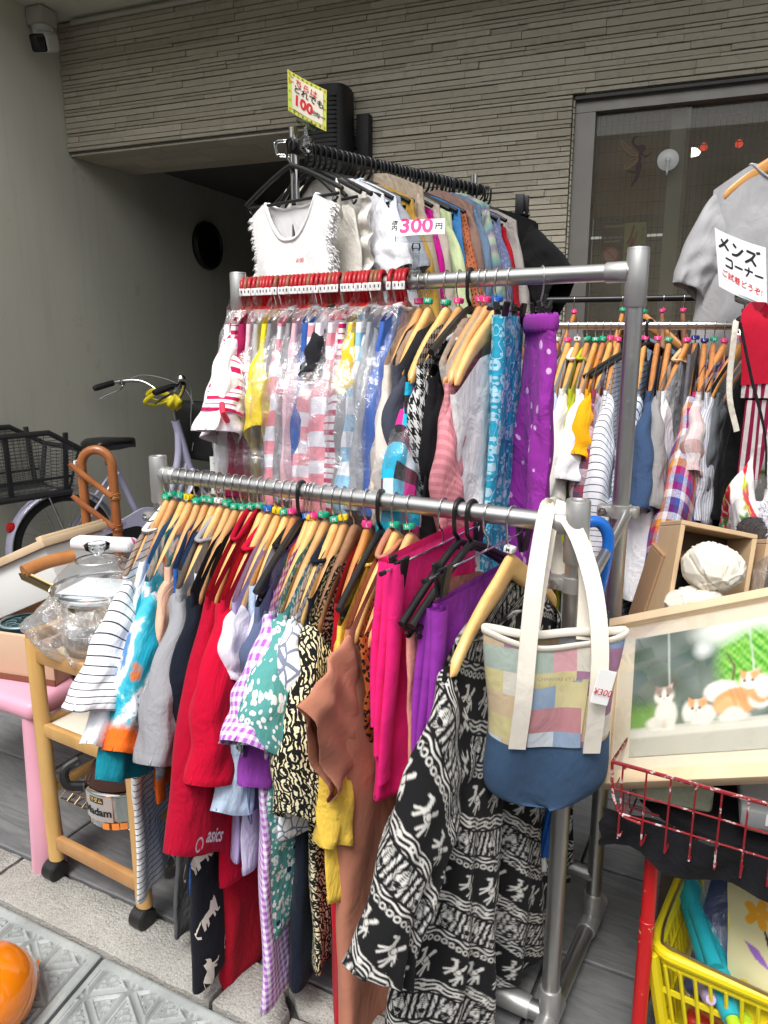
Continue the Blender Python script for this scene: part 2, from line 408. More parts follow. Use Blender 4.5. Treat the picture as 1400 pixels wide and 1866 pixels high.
# moulded ramp plates
def ramp_mat():
    t = NT('grey_ramp_plastic'); g = t.gen()
    n1 = t.noise(g, 9, 5, .65); n2 = t.noise(g, 120, 4, .7)
    c = t.ramp(n1, [(.3, (.27, .29, .29)), (.7, (.38, .40, .395))])
    c = t.mix(t.m('MULTIPLY', t.gt(n2, .6), .25), c, (.12, .125, .12)); c = t.mix(1.0, c, t.attr('Col'), 'MULTIPLY')
    return t.principled(c, t.m('MULTIPLY_ADD', n1, .3, .3), 0, .45, t.bump(n2, .15, .002))
M_RAMP = ramp_mat()
def ramp_plate(a0, a1):
    b1, b0 = .928, .40; s = .0024
    na = int((a1 - a0) / s); nb = int((b1 - b0) / s)
    a = np.linspace(a0 + .002, a1 - .002, na); b = np.linspace(b0, b1, nb); Am, Bm = np.meshgrid(a, b)
    d = .088                                        # side of the triangles
    la, lb = Am - a0 - .03, Bm - b0 - .012
    h = d * math.sqrt(3) / 2
    def saw(x): return np.abs(x - np.round(x))
    x1 = saw(la / h); q2 = (la * .5 + lb * math.sqrt(3) / 2) / h; q3 = (-la * .5 + lb * math.sqrt(3) / 2) / h
    dist = np.minimum(np.minimum(x1, saw(q2)), saw(q3)) * h
    groove = np.exp(-((dist - .0012) / .0026) ** 2)      # channel between cells
    lip = np.exp(-((dist - .0075) / .0022) ** 2)         # raised rim of each cell
    inner = dist > .0125
    row = (lb - la * .577) / .0135; rr = np.abs(row - np.round(row)) * .0135
    col = (la + np.round(row) * .011) / .026; cc = np.abs(col - np.round(col)) * .026
    dash = inner * np.clip(1.2 - (rr / .0026) ** 2, 0, 1) * np.clip((.0095 - cc) / .002, 0, 1)
    inside = (la > -.012) & (Am < a1 - .022) & (Bm < b1 - .02) & (Bm > b0 + .006)
    relief = np.where(inside, .0056 * lip + .0058 * dash - .003 * groove, .0034)
    z = -.004 - (b1 - Bm) * .22 + relief
    edge = np.minimum(Am - a0, a1 - Am); z = z - .004 * np.clip(1 - (edge - .002) / .004, 0, 1) - .003 * np.clip(1 - (b1 - Bm) / .005, 0, 1)
    X = Am * math.cos(PA) - Bm * math.sin(PA); Y = Am * math.sin(PA) + Bm * math.cos(PA)
    V = np.stack([X, Y, z], -1).reshape(-1, 3); F = gridf(na, nb)
    relief_tone = np.where(inside, 1.05 - .42 * groove - .30 * (inner & (dash < .15)) + .12 * lip, 1.0) * (1 + .08 * np.sin(Am * 31 + 3 * np.sin(Bm * 23)))   # relief shading painted in: grooves and tread gaps darker, rims lighter
    # skirt down to the road
    nV = len(V); bd = [j for j in range(na)] + [i * na + na - 1 for i in range(1, nb)] + [(nb - 1) * na + j for j in range(na - 2, -1, -1)] + [i * na for i in range(nb - 2, 0, -1)]
    sk = V[bd].copy(); sk[:, 2] = -.129; V = np.vstack([V, sk]); m = len(bd)
    F += [(bd[k], nV + k, nV + (k + 1) % m, bd[(k + 1) % m]) for k in range(m)]
    dc = np.r_[relief_tone.reshape(-1), np.ones(m)]; return V, F, np.stack([dc, dc, dc * .99], -1)
for a0, a1, lab in ((-2.325, -1.735, 'grey moulded ramp plate half out of sight beside the orange balloon'), (-1.73, -1.14, 'grey moulded ramp plate with triangle tread under the orange balloon'),
                    (-1.135, -.545, 'grey moulded ramp plate with triangle tread below the hanging red trousers')):
    V, F, dcol = ramp_plate(a0, a1); tag(part('ramp_plate', (V, F), M_RAMP, None, 40, None, dcol), lab, 'ramp plate', 'ramp plates laid along the kerb')

# ================================================================== THE BUILDING
WA = rad(9.6)
def WF(x, y, z): return Vector((x * math.cos(WA) - y * math.sin(WA), x * math.sin(WA) + y * math.cos(WA), z))
def wbox(x0, x1, y0, y1, z0, z1, bev=0):
    v, f = box(((x0 + x1) / 2, (y0 + y1) / 2, (z0 + z1) / 2), (x1 - x0, y1 - y0, z1 - z0), bev)
    return v, f
bld = thing('building', 'grey shop building with strip tiled beam, plaster side wall and dark passage', 'building', (0, 0, 0), WA)
def plaster():
    t = NT('grey_green_plaster'); g = t.gen()
    n1 = t.noise(t.sc(g, (1, 1, .45)), 1.6, 6, .6); n2 = t.noise(g, 90, 4, .7); st = t.noise(t.sc(g, (9, 9, .5)), 2.5, 4)
    c = t.ramp(n1, [(.3, (.60, .595, .49)), (.75, (.67, .665, .56))]); c = t.mix(t.m('MULTIPLY', t.m('SUBTRACT', st, .52, clamp=True), .45, clamp=True), c, (.2, .2, .17)); c = t.mix(t.m('MULTIPLY', t.gt(t.noise(g, 6, 6, .75), .64), .16), c, (.25, .24, .2))
    return t.principled(c, .9, 0, .25, t.bump(n2, .35, .003))
M_PLA = plaster()
YW = 3.4; XL = -3.1; ZB = 2.245; ZC = 2.862
part('side_wall', wbox(XL - .25, XL, 1.0, 6.2, -.3, 3.6), M_PLA, bld, 30)
part('canopy_ceiling', wbox(XL + .002, 4.5, 2.62, YW + .25, ZC, ZC + .45), M_PLA, bld, 30)
part('passage_back_wall', wbox(XL + .002, -1.4, 6.0, 6.2, -.3, 2.6), plain('passage_painted_shade', (.10, .10, .09), .85), bld, 30)  # deep shade of the passage painted into its wall and ceiling colour
part('passage_ceiling', wbox(XL + .002, -1.70, YW + .50, 5.998, ZB + .06, ZB + .26), plain('passage_painted_shade', (.10, .10, .09), .85), bld, 30)
part('passage_side_wall', wbox(-1.698, -1.5, YW + .03, 5.998, -.3, 2.5), plain('passage_painted_shade', (.10, .10, .09), .85), bld, 30)
part('upper_facade', wbox(XL - .25, 4.5, 2.8, 3.05, ZC + .452, 7.0), M_PLA, bld, 30)
# backing behind the strip tiles
M_BACK = plain('tile_joint_mortar', (.11, .105, .092), .95, vary=.2, vscale=30, bump=.4, bscale=150)
tw = part('tiled_wall', join(wbox(XL + .002, 4.4, YW, YW + .25, ZB + .002, ZC - .002), wbox(-1.697, -.486, YW, YW + .25, -.3, ZB + .001), wbox(1.75, 4.4, YW, YW + .25, -.3, ZB + .001)), M_BACK, bld, 30)
def tile_mat():
    t = NT('strip_tile'); g = t.gen(); o = t.n('ShaderNodeObjectInfo').outputs['Random']; gi = t.n('ShaderNodeNewGeometry').outputs['Random Per Island']
    r = t.frac(t.m('ADD', o, gi)); n1 = t.noise(g, 34, 5, .65); n2 = t.noise(t.sc(g, (1, 1, .6)), 160, 4, .7)
    c = t.ramp(r, [(0, (.41, .374, .288)), (.5, (.465, .425, .335)), (1, (.52, .48, .385))])
    c = t.mix(t.m('MULTIPLY', t.gt(n1, .58), .22), c, (.22, .205, .17))
    return t.principled(c, .88, 0, .3, t.bump(t.m('ADD', n1, n2), .45, .004))
M_ST = tile_mat(); unit = mesh('tile', box((0, 0, 0), (1, 1, 1)), M_ST, 0)
cand = []
def tile_rows(x0, x1, z0, z1, rnd):
    z = z0
    while z < z1 - .008:
        h = rnd.choice((.015, .019, .023, .023, .028, .031)); h = min(h, z1 - z); x = x0 + (0 if rnd.random() < .5 else -rnd.random() * .2)
        while x < x1:
            L = rnd.uniform(.10, .46); a, b = max(x, x0), min(x + L, x1)
            if b - a > .012: cand.append((a, b, z, z + h, rnd.uniform(.006, .016)))
            x += L
        z += h
rr_ = random.Random(3)
tile_rows(XL + .004, .75, ZB + .004, ZC - .004, rr_); tile_rows(-1.695, -.487, .9, ZB + .003, rr_)
rr_.shuffle(cand)
cand.sort(key=lambda c: -((c[1] - c[0]) * (c[3] - c[2]) * (1.0 if c[2] > 1.45 else .05) / (3.4 ** 2 + (c[0] + .6) ** 2)))
rest = []
for i, (a, b, z0, z1, dp) in enumerate(cand):
    g = .0016; c = ((a + b) / 2, YW - dp / 2 + .001, (z0 + z1) / 2 + .0006); d = (b - a - g, dp + .004, z1 - z0 - .0042)
    if i < 300:
        q = link('tile', unit, tw, c, (0, 0, rr_.uniform(-.004, .004))); q.scale = d
    else: rest.append(box(c, d))
part('small_tiles', join(*rest), M_ST, tw, 0, kind='stuff')
# tiles of the returned jamb beside the window, of the soffit under the beam
soff = []
sx = XL + .01
part('soffit', wbox(XL + .003, -1.70, YW + .001, YW + .498, ZB - .004, ZB + .001), M_BACK, bld, 30)
for r in range(4):
    x = XL + .02 - random.random() * .2
    while x < -1.72:
        L = random.uniform(.25, .5); a, b = max(x, XL + .01), min(x + L, -1.705)
        if b - a > .02: part('soffit_tile', wbox(a, b - .002, YW + .004 + r * .123, YW + .004 + r * .123 + .121, ZB - .012 - random.random() * .002, ZB - .0045), M_ST, bld, 0)
        x += L
part('window_return', wbox(-.488, -.483, YW + .001, YW + .12, .3, ZB), M_BACK, bld, 30)
jz = .9
while jz < ZB - .03:
    h = random.choice((.019, .023, .028)); part('return_tile', wbox(-.4825, -.4765, YW - .006, YW + .09, jz + .002, jz + h - .002), M_ST, bld, 0); jz += h
# conduit along the ceiling joint
part('conduit', tube([(XL + .12, YW - .035, ZC - .025), (1.5, YW - .035, ZC - .025)], .012, 10), plain('beige_pvc', (.42, .40, .34), .5), bld)

# ---- shop window
M_ALU = metal('bronze_aluminium', (.30, .285, .265), .42)
M_GREYALU = plain('painted_window_frame', (.235, .225, .205), .42, .6)
win = part('window_frame', join(wbox(-.476, -.395, YW + .015, YW + .10, .1, ZB - .062), wbox(-.476, 1.745, YW + .015, YW + .10, ZB - .06, ZB - .004), wbox(1.66, 1.745, YW + .015, YW + .10, .1, ZB - .062), wbox(-.394, 1.659, YW + .018, YW + .10, .1, .30)), M_GREYALU, bld, 30)
part('window_trim', join(wbox(-.480, -.4765, YW + .004, YW + .06, .1, ZB - .003), wbox(-.476, 1.7, YW - .012, YW + .014, ZB - .016, ZB - .0045)), plain('dark_trim', (.07, .066, .06), .5), bld)
part('mullion', wbox(-.105, -.045, YW + .10, YW + .15, .3, ZB - .07), plain('pale_mullion', (.40, .40, .36), .5), win)
_wg = hazy_glass('window_glass', (.88, .88, .84), .16)
part('pane', wbox(-.396, -.03, YW + .052, YW + .058, .29, ZB - .055), _wg, win, 0)
part('pane', wbox(-.045, 1.662, YW + .066, YW + .072, .29, ZB - .055), _wg, win, 0)
gr = []
x = -.39
while x < 1.6: gr.append(wbox(x, x + .0022, YW + .162, YW + .164, 1.35, ZB)); x += .0235
z = 1.38
while z < ZB: gr.append(wbox(-.39, 1.62, YW + .1641, YW + .166, z, z + .003)); z += .052
part('mirrored_grid', join(*gr), plain('mirrored_grid_line', (.03, .028, .025), .7), win, 0, kind='stuff')  # added bars imitating the mirrored tile grid of the facade opposite
M_ROOM = plain('room_wall', (.34, .29, .22), .9)
part('room', join(wbox(-.6, 2.0, 5.4, 5.45, 0, 2.6), wbox(-.65, -.601, YW + .26, 5.4, 0, 2.6), wbox(2.0, 2.05, YW + .26, 5.4, 0, 2.6), wbox(-.6, 2.0, YW + .26, 5.4, 2.6, 2.65), wbox(-.6, 2.0, YW + .12, 5.4, -.02, .02)), M_ROOM, bld, 30)
part('notice_board', wbox(-.41, -.02, YW + .19, YW + .2, 1.80, 2.18), plain('brown_panel', (.33, .19, .10), .8), bld, 30)
part('ceiling_lamp', xf(lathe([(0, 0), (.055, 0), (.06, .01), (.045, .025), (0, .025)], 24), (-.04, 4.4, 2.20)), glow('lamp_white', (1, .97, .9), 5), bld)
for lx, lz in ((-.382, 2.164), (.027, 2.077), (.163, 2.078), (.6, 2.05)):
    part('string_light', xf(lathe([(0, -.016), (.012, -.011), (.016, 0), (.012, .011), (.004, .018), (0, .018)], 12), (lx, YW + .30, lz)), glow('red_bulb', (.9, .06, .03), .7), bld)

# ---- things on the window
ink = plain('dark_maroon_film', (.035, .012, .014), .5)
fa = thing('window_decal', 'dark fairy silhouette sticker with outlined wings on the shop window', 'sticker', WF(-.215, YW + .0505, 1.98), WA)
def flat(poly, y=0., th=.0008):
    v, f = prism(poly, 0, th); return np.c_[v[:, 0], y - v[:, 2], v[:, 1]], f
def crv(pts, n=5): return [tuple(p[:2]) for p in smooth_path([(x, y, 0) for x, y in pts], n)]
fs = .01
part('body', flat([(x * fs, y * fs) for x, y in crv([(0, 3.2), (1.2, 3.0), (2.6, 2.2), (4.2, 3.8), (4.4, 4.2), (2.6, 2.9), (1.2, 3.6), (1.5, 4.6), (2.0, 5.4), (1.8, 6.6), (.8, 7.2), (-1.2, 7.0), (-2.6, 8.3), (-2.2, 9.8), (-1.2, 10.6), (-2.9, 10.2), (-3.6, 8.6), (-2.6, 6.9), (-.8, 5.2), (-.1, 4.2), (-.8, 2.6), (-.3, .6), (-1.4, -1.0), (-1.2, -2.6), (-3.8, -2.2), (-4.4, -2.5), (-2.4, -3.3), (-.9, -3.4), (-1.6, -5.6), (-2.6, -8.0), (-2.2, -8.4), (-.6, -6.0), (.5, -3.8), (1.0, -2.0), (1.1, -.6), (.5, .6), (.9, 2.0)], 4)]), ink, fa, 0)
for w in ([(-.6, 3.0), (-3.2, 3.4), (-6.4, 6.2), (-7.8, 9.6), (-5.4, 7.6), (-2.6, 5.0)], [(-.6, 2.4), (-3.2, 1.8), (-5.6, -.2), (-5.2, -1.8), (-2.6, -.6), (-.8, 1.4)]):
    pp = [(x * fs, -.0009, y * fs) for x, y in crv(w + [w[0]], 5)]
    part('wing', tube(pp, .0014, 6), plain('wing_gold', (.34, .22, .12), .6), fa)
    t_ = flat([(x * fs, y * fs) for x, y in crv(w + [w[0]], 4)[:-1]], .002, .0004); part('wing_film', t_, plain('wing_film', (.24, .15, .09), .6), fa, 0)
hk = thing('suction_hook', 'clear round suction hook stuck high on the shop window', 'hook', WF(-.105, YW + .051, 1.985), WA)
M_CLR = plain('milky_plastic', (.55, .56, .54), .25)
part('suction_cup', xf(lathe([(.040, 0), (.041, .002), (.03, .007), (.012, .011), (.008, .016), (0, .017)], 28), (0, 0, 0), (rad(90), 0, 0)), M_CLR, hk)
part('hook_arm', tube([(0, -.018, 0), (0, -.016, -.03), (0, -.016, -.05), (0, -.024, -.058), (0, -.03, -.05)], .004, 8), M_CLR, hk)
nt = thing('window_notice', 'green and black notice poster with anti litter writing behind the window glass', 'poster', WF(-.26, YW + .0615, 1.60), WA)
part('sheet', wbox(-.088, .095, 0, .0012, -.30, .16), plain('black_paper', (.014, .014, .014), .6), nt, 0)
part('green_panel', wbox(.005, .09, -.0012, -.0002, -.29, .155), plain('lime_paper', (.42, .45, .12), .7), nt, 0)
part('strip', wbox(-.08, .005, -.0014, -.0004, .14, .15), plain('ochre_print', (.35, .27, .08), .7), nt, 0)
def wtext(s, size, mat, par, x, z, y=-.003, bold=0, **k): return text(s, size, mat, par, frame_mat((x, y, z), (1, 0, 0), (0, 0, 1)), bold=bold, **k)
M_WHT = plain('white_ink', (.75, .75, .73), .7); M_BLK = plain('black_ink', (.012, .012, .014), .6); M_RED = plain('red_ink', (.62, .02, .03), .6); M_PNK = plain('pink_ink', (.85, .05, .22), .6)
wtext('Do not throw', .0145, M_WHT, nt, -.042, .10); wtext('trash away!', .0145, M_WHT, nt, -.042, .085)
part('round_emblem', join(xf(lathe([(0, .0012), (.03, .0012), (.03, 0)], 28), (-.045, -.0004, .03), (rad(90), 0, 0))), plain('emblem_pink', (.62, .42, .36), .6), nt)
part('emblem_ring', tube([(-.045 + .030 * math.cos(a), -.003, .03 + .030 * math.sin(a)) for a in np.linspace(0, 6.283, 33)[:-1]], .003, 6, closed=True), M_RED, nt)
part('emblem_bar', tube([(-.065, -.003, .05), (-.025, -.003, .01)], .0028, 6), M_RED, nt)
for i, ch in enumerate('〜見られています'): wtext(ch, .0165, M_BLK, nt, .079, .142 - i * .0155)
for i, ch in enumerate('あなたのマナー'): wtext(ch, .0165, M_BLK, nt, .079, -.012 - i * .0165)
for k, (x0, z0, s_) in enumerate(((.03, .10, 1), (.045, .085, .8), (.028, .055, .9))):
    part('flame_mark', tube(smooth_path([(x0 - .012 * s_, -.003, z0 - .03 * s_), (x0, -.003, z0 - .005), (x0 + .006, -.003, z0 + .02 * s_), (x0 + .012, -.003, z0 + .045 * s_)], 5), .004 * s_, 6), plain('maroon_ink', (.22, .02, .03), .6), nt)
for i in range(3): part('leaf_mark', tube(smooth_path([(.03, -.003, -.04 - i * .045), (.045, -.003, -.035 - i * .045), (.04, -.003, -.055 - i * .045)], 5), .0032, 6), M_BLK, nt)
# added glowing bar inside the shop, imitating a horizontal reflection in the glass
part('reflection_bar', wbox(-.45, -.10, 3.95, 3.98, 1.762, 1.770), glow('reflection_glow', (.8, .85, .85), .5), bld, 0)

# ---- speaker, security camera, round lamp
sp = thing('wall_speaker', 'tall black rounded loudspeaker hung on the tiled pier', 'speaker', WF(-1.535, YW - .10, 2.06), WA)
prof = [(.103 * math.copysign(abs(math.cos(a)) ** .55, math.cos(a)), .085 * math.copysign(abs(math.sin(a)) ** .55, math.sin(a))) for a in np.linspace(0, 6.2832, 33)[:-1]]
M_SPK = plain('black_speaker', (.012, .012, .013), .55, bump=.3, bscale=300)
part('cabinet', join(prism(prof, -.27, .285), prism([(x * .94, y * .94) for x, y in prof], .285, .296)), M_SPK, sp, 50)
part('grille', join(*[xf(box((0, 0, 0), (.15, .004, .006)), (0, -.086, -.24 + k * .018)) for k in range(28)]), plain('black_mesh', (.02, .02, .02), .7), sp, 0, kind='stuff')
part('bracket', join(box((.145, .06, .09), (.06, .05, .21), .004), box((.10, .07, .09), (.05, .02, .05))), M_SPK, sp)
cc = thing('security_camera', 'security camera with black hood under the ceiling corner', 'camera', WF(XL + .055, YW - .17, 2.80), WA)
M_OFF = plain('offwhite_plastic', (.48, .48, .43), .45)
part('junction_box', box((0, 0, .02), (.10, .10, .075), .006), M_OFF, cc)
part('swivel', lathe([(.045, -.018), (.05, -.025), (.046, -.045), (.03, -.06), (0, -.062)], 24), plain('white_plastic', (.72, .72, .7), .4), cc)
R_ = Euler((rad(20), 0, rad(18))).to_matrix()
part('housing', box((.045, -.035, -.105), (.085, .15, .085), .022, 3, R_), plain('white_plastic', (.72, .72, .7), .4), cc)
part('lens_window', box((.062, -.098, -.13), (.076, .03, .078), .014, 3, R_), plain('black_gloss', (.006, .006, .007), .12), cc)
rl = thing('round_wall_lamp', 'round black lamp on the plaster wall inside the dark passage', 'lamp', WF(XL + .001, 4.62, 1.92), WA)
part('bezel', xf(lathe([(0, .0), (.155, 0), (.16, .02), (.15, .045), (.125, .052), (.12, .04), (0, .036)], 36), (0, 0, 0), (0, rad(90), 0)), plain('black_lamp', (.008, .008, .008), .4), rl)
part('visor', join(*[tube([(.052, .12 * math.cos(a), .12 * math.sin(a)) for a in np.linspace(.25, 2.9, 18)], .006, 6)]), plain('black_lamp', (.008, .008, .008), .4), rl)

# ================================================================== the houses across the street (seen mirrored in the glass)
ob = thing('opposite_building', 'pale tiled building across the street mirrored in the shop window', 'building', (0, 0, 0), rad(8)); M_OB = plain('opposite_tile', (.42, .41, .38), .8, vary=.1)
part('wall', box((0, -10.2, 2.6), (46, .5, 5.5)), M_OB, ob)
for k in range(20):
    for z in (1.4, 3.9):
        w = part('window', box((-20 + k * 2.1, -9.93, z), (1.3, .06, 1.5)), plain('opposite_glass', (.03, .035, .04), .1), ob); part('sill', box((-20 + k * 2.1, -9.9, z - .79), (1.45, .14, .06)), M_OB, w)

# ================================================================== FABRICS
def fabric(name, pat, rough=.92, sheen=.04, wrinkle=.55, weave=.25, translucent=0):
    """pat(t) -> colour socket; uv is in metres, v counts up from the hem"""
    if name in _MC: return _MC[name]
    t = NT(name); c = pat(t); u, v = t.uv(); uvv = t.uvv()
    fine = t.noise(uvv, 1500, 2, .6)
    mot = t.noise(uvv, 9, 4, .6)
    mul = t.n('ShaderNodeVectorMath'); mul.operation = 'SCALE'; t.put(mul.inputs[0], c)
    t.put(mul.inputs['Scale'], t.m('ADD', t.m('MULTIPLY_ADD', fine, .22, .89), t.m('MULTIPLY_ADD', mot, .16, -.08)))
    st = t.m('MULTIPLY', t.lt(t.m('ABSOLUTE', t.m('SUBTRACT', v, .022)), .0014), -1.2)     # stitched hem line
    wr = t.noise(t.sc(uvv, (1, .55, 1)), 17, 4, .55, dist=.8)
    wr2 = t.noise(t.sc(uvv, (1.2, .7, 1)), 55, 3, .5)
    nb = t.bump(t.m('ADD', t.m('MULTIPLY_ADD', wr2, .22, wr), t.m('MULTIPLY', st, .05)), wrinkle, .022)
    nb = t.bump(fine, weave, .0006, nb)
    _MC[name] = t.principled(mul.outputs[0], rough, 0, .12, nb, sheen=sheen); return _MC[name]
def P_solid(c, heather=0):
    def f(t):
        if not heather: return t.mix(0.0, c, c)
        n = t.noise(t.sc(t.uvv(), (1, .35, 1)), 900, 2, .8); return t.mix(t.m('MULTIPLY', n, heather, clamp=True), c, tuple(k * .45 for k in c))
    return f
def P_stripe(period, width, ca, cb, axis='v', wob=.0, off=0, cc=None, w2=0):
    def f(t):
        u, v = t.uv(); k = v if axis == 'v' else u; 
        if wob: k = t.m('ADD', k, t.m('MULTIPLY_ADD', t.noise(t.uvv(), 12, 2), wob, -wob / 2))
        q = t.frac(t.m('ADD', t.m('DIVIDE', k, period), 10 + off)); c = t.mix(t.lt(q, width), ca, cb)
        if cc: c = t.mix(t.lt(t.m('ABSOLUTE', t.m('SUBTRACT', q, width + (1 - width) / 2)), w2), c, cc)
        return c
    return f
def P_gingham(p, ca, cb, slope=0):
    def f(t):
        u, v = t.uv(); a = t.lt(t.frac(t.m('ADD', t.m('DIVIDE', u, p), 50)), .5); b = t.lt(t.frac(t.m('ADD', t.m('DIVIDE', v, p), 50)), .5)
        return t.mix(t.m('MULTIPLY', t.m('ADD', a, b), .5), ca, cb)
    return f
def P_dots(p, r, ca, cb, rnd=.25, tex=None):
    def f(t):
        d = t.voro(t.uvv(), 1 / p, rnd=rnd); n = t.noise(t.uvv(), 500, 2)
        return t.mix(t.lt(t.m('ADD', d, t.m('MULTIPLY_ADD', n, .1, -.05)), r / p), ca, cb)
    return f
def P_floral(base, fl, dot, s=60):
    def f(t):
        d1 = t.voro(t.uvv(), s); d2 = t.voro(t.sc(t.uvv(), (1.1, .9, 1)), s * 1.6); d3 = t.voro(t.uvv(), s * .42)
        c = t.mix(t.lt(d2, .34), base, fl); c = t.mix(t.lt(d1, .36), c, fl); c = t.mix(t.lt(d1, .10), c, base); return t.mix(t.lt(d3, .16), c, dot)
    return f
def P_scroll(ca, cb, s=34, th=.5, d=2.0):
    def f(t):
        n = t.n('ShaderNodeTexWave'); n.wave_type = 'RINGS'; n.rings_direction = 'SPHERICAL'; t.put(n.inputs['Vector'], t.sc(t.voro(t.uvv(), s * .6, out='Position'), 0.0) if False else t.uvv())
        n.inputs['Scale'].default_value = s; n.inputs['Distortion'].default_value = 9; n.inputs['Detail'].default_value = 2; n.inputs['Detail Scale'].default_value = d
        e = t.voro(t.uvv(), s * 1.1); ring = t.lt(t.m('ABSOLUTE', t.m('SUBTRACT', t.frac(t.m('MULTIPLY', e, 3.2)), .5)), .17)
        return t.mix(t.m('MAXIMUM', t.gt(n.outputs['Fac'], th), ring), ca, cb)
    return f
def P_lace(ca, cb, s=52):
    def f(t):
        e = t.voro(t.uvv(), s, 'DISTANCE_TO_EDGE'); n = t.noise(t.uvv(), 700, 2); return t.mix(t.lt(e, t.m('MULTIPLY_ADD', n, .05, .045)), cb, ca)
    return f
def P_tiedye():
    def f(t):
        u, v = t.uv(); w = t.noise(t.uvv(), 9, 5, .6, dist=.6); w2 = t.noise(t.sc(t.uvv(), (1, 1, 1)), 13, 4, .55); w3 = t.noise(t.uvv(), 30, 4, .6)
        c = t.ramp(w, [(.40, (.02, .36, .50)), (.46, (.10, .50, .62)), (.495, (.74, .78, .82)), (.53, (.78, .79, .82)), (.57, (.10, .24, .48))])
        c = t.mix(t.m('MULTIPLY', t.m('SUBTRACT', w2, .555, clamp=True), 14, clamp=True), c, (.72, .20, .06))
        g = t.m('SUBTRACT', .085, t.m('ADD', v, t.m('MULTIPLY', w3, .05))); c = t.mix(t.m('MULTIPLY', g, 40, clamp=True), c, (.95, .16, .02)); return c
    return f
def P_plaid(cols, p=.095):
    """madras: coloured bands both ways, blended"""
    def f(t):
        u, v = t.uv(); st = []; k = len(cols)
        for i, c in enumerate(cols): st.append((i / k, c))
        a = t.ramp(t.frac(t.m('ADD', t.m('DIVIDE', u, p), 20)), st, True); b = t.ramp(t.frac(t.m('ADD', t.m('DIVIDE', v, p * 1.25), 20.3)), st[::2] + st[1::2] if False else st, True)
        ck = t.gt(t.noise(t.sc(t.uvv(), (900, 260, 1)), 1, 1), .5); return t.mix(t.m('MULTIPLY_ADD', ck, .3, .35), a, b)
    return f
def P_cells(cols, p):
    def f(t):
        u, v = t.uv(); w = t.n('ShaderNodeTexWhiteNoise'); w.noise_dimensions = '2D'
        t.put(w.inputs['Vector'], t.vec(t.m('FLOOR', t.m('DIVIDE', u, p)), t.m('FLOOR', t.m('DIVIDE', v, p)), 0))
        return t.ramp(w.outputs['Value'], [(i / len(cols), c) for i, c in enumerate(cols)], True)
    return f
def P_hound(p, ca, cb):
    def f(t):
        u, v = t.uv(); a = t.lt(t.frac(t.m('ADD', t.m('DIVIDE', u, p), 50)), .5); b = t.lt(t.frac(t.m('ADD', t.m('DIVIDE', v, p * 1.3), 50)), .5)
        d = t.lt(t.frac(t.m('ADD', t.m('DIVIDE', t.m('ADD', u, v), p * .5), 50)), .5)
        return t.mix(t.m('ADD', t.m('MULTIPLY', a, b), t.m('MULTIPLY', t.m('ABSOLUTE', t.m('SUBTRACT', a, b)), d)), ca, cb)
    return f
def P_vine(ca, cb):
    def f(t):
        uvv = t.uvv(); n = t.n('ShaderNodeTexWave'); n.wave_type = 'BANDS'; n.bands_direction = 'X'; t.put(n.inputs['Vector'], uvv)
        n.inputs['Scale'].default_value = 9; n.inputs['Distortion'].default_value = 14; n.inputs['Detail'].default_value = 1; n.inputs['Detail Scale'].default_value = 1.6
        line = t.lt(t.m('ABSOLUTE', t.m('SUBTRACT', n.outputs['Fac'], .5)), .07)
        d = t.voro(uvv, 42); fl = t.m('MULTIPLY', t.lt(d, .42), t.gt(d, .17)); d2 = t.voro(uvv, 95); lf = t.lt(d2, .3)
        return t.mix(t.m('MAXIMUM', t.m('MAXIMUM', line, fl), lf), ca, cb)
    return f
def P_speck(ca, cb, s=55, r=.16):
    def f(t): return t.mix(t.lt(t.voro(t.sc(t.uvv(), (1, .5, 1)), s), r), ca, cb)
    return f
def P_print(cols, s=18):
    def f(t):
        v = t.voro(t.uvv(), s, out='Color'); x = t.n('ShaderNodeSeparateXYZ'); t.put(x.inputs[0], v)
        c = t.ramp(x.outputs[0], [(i / len(cols), k) for i, k in enumerate(cols)], True); e = t.voro(t.uvv(), s, 'DISTANCE_TO_EDGE')
        c = t.mix(t.lt(e, .05), c, (.8, .78, .7)); d = t.voro(t.sc(t.uvv(), (1.6, .7, 1)), s * 2.4); return t.mix(t.lt(d, .2), c, (.02, .02, .02))
    return f
_ci = [0]
def solid(c, heather=0, **k):
    nm = 'cloth_%d_%d_%d' % tuple(int(x * 255) for x in c) + ('h' if heather else ''); return fabric(nm, P_solid(c, heather), **k)
WHITE = (.80, .80, .82); OFFW = (.76, .74, .69); BLACK = (.012, .012, .014); NAVY = (.010, .014, .026); RED = (.52, .004, .030); DRED = (.36, .006, .02)
GREY = (.36, .36, .38); LILAC = (.52, .42, .72); PURPLE = (.30, .06, .40); TEAL = (.02, .27, .36); ROYAL = (.03, .11, .38); YEL = (.82, .55, .08)

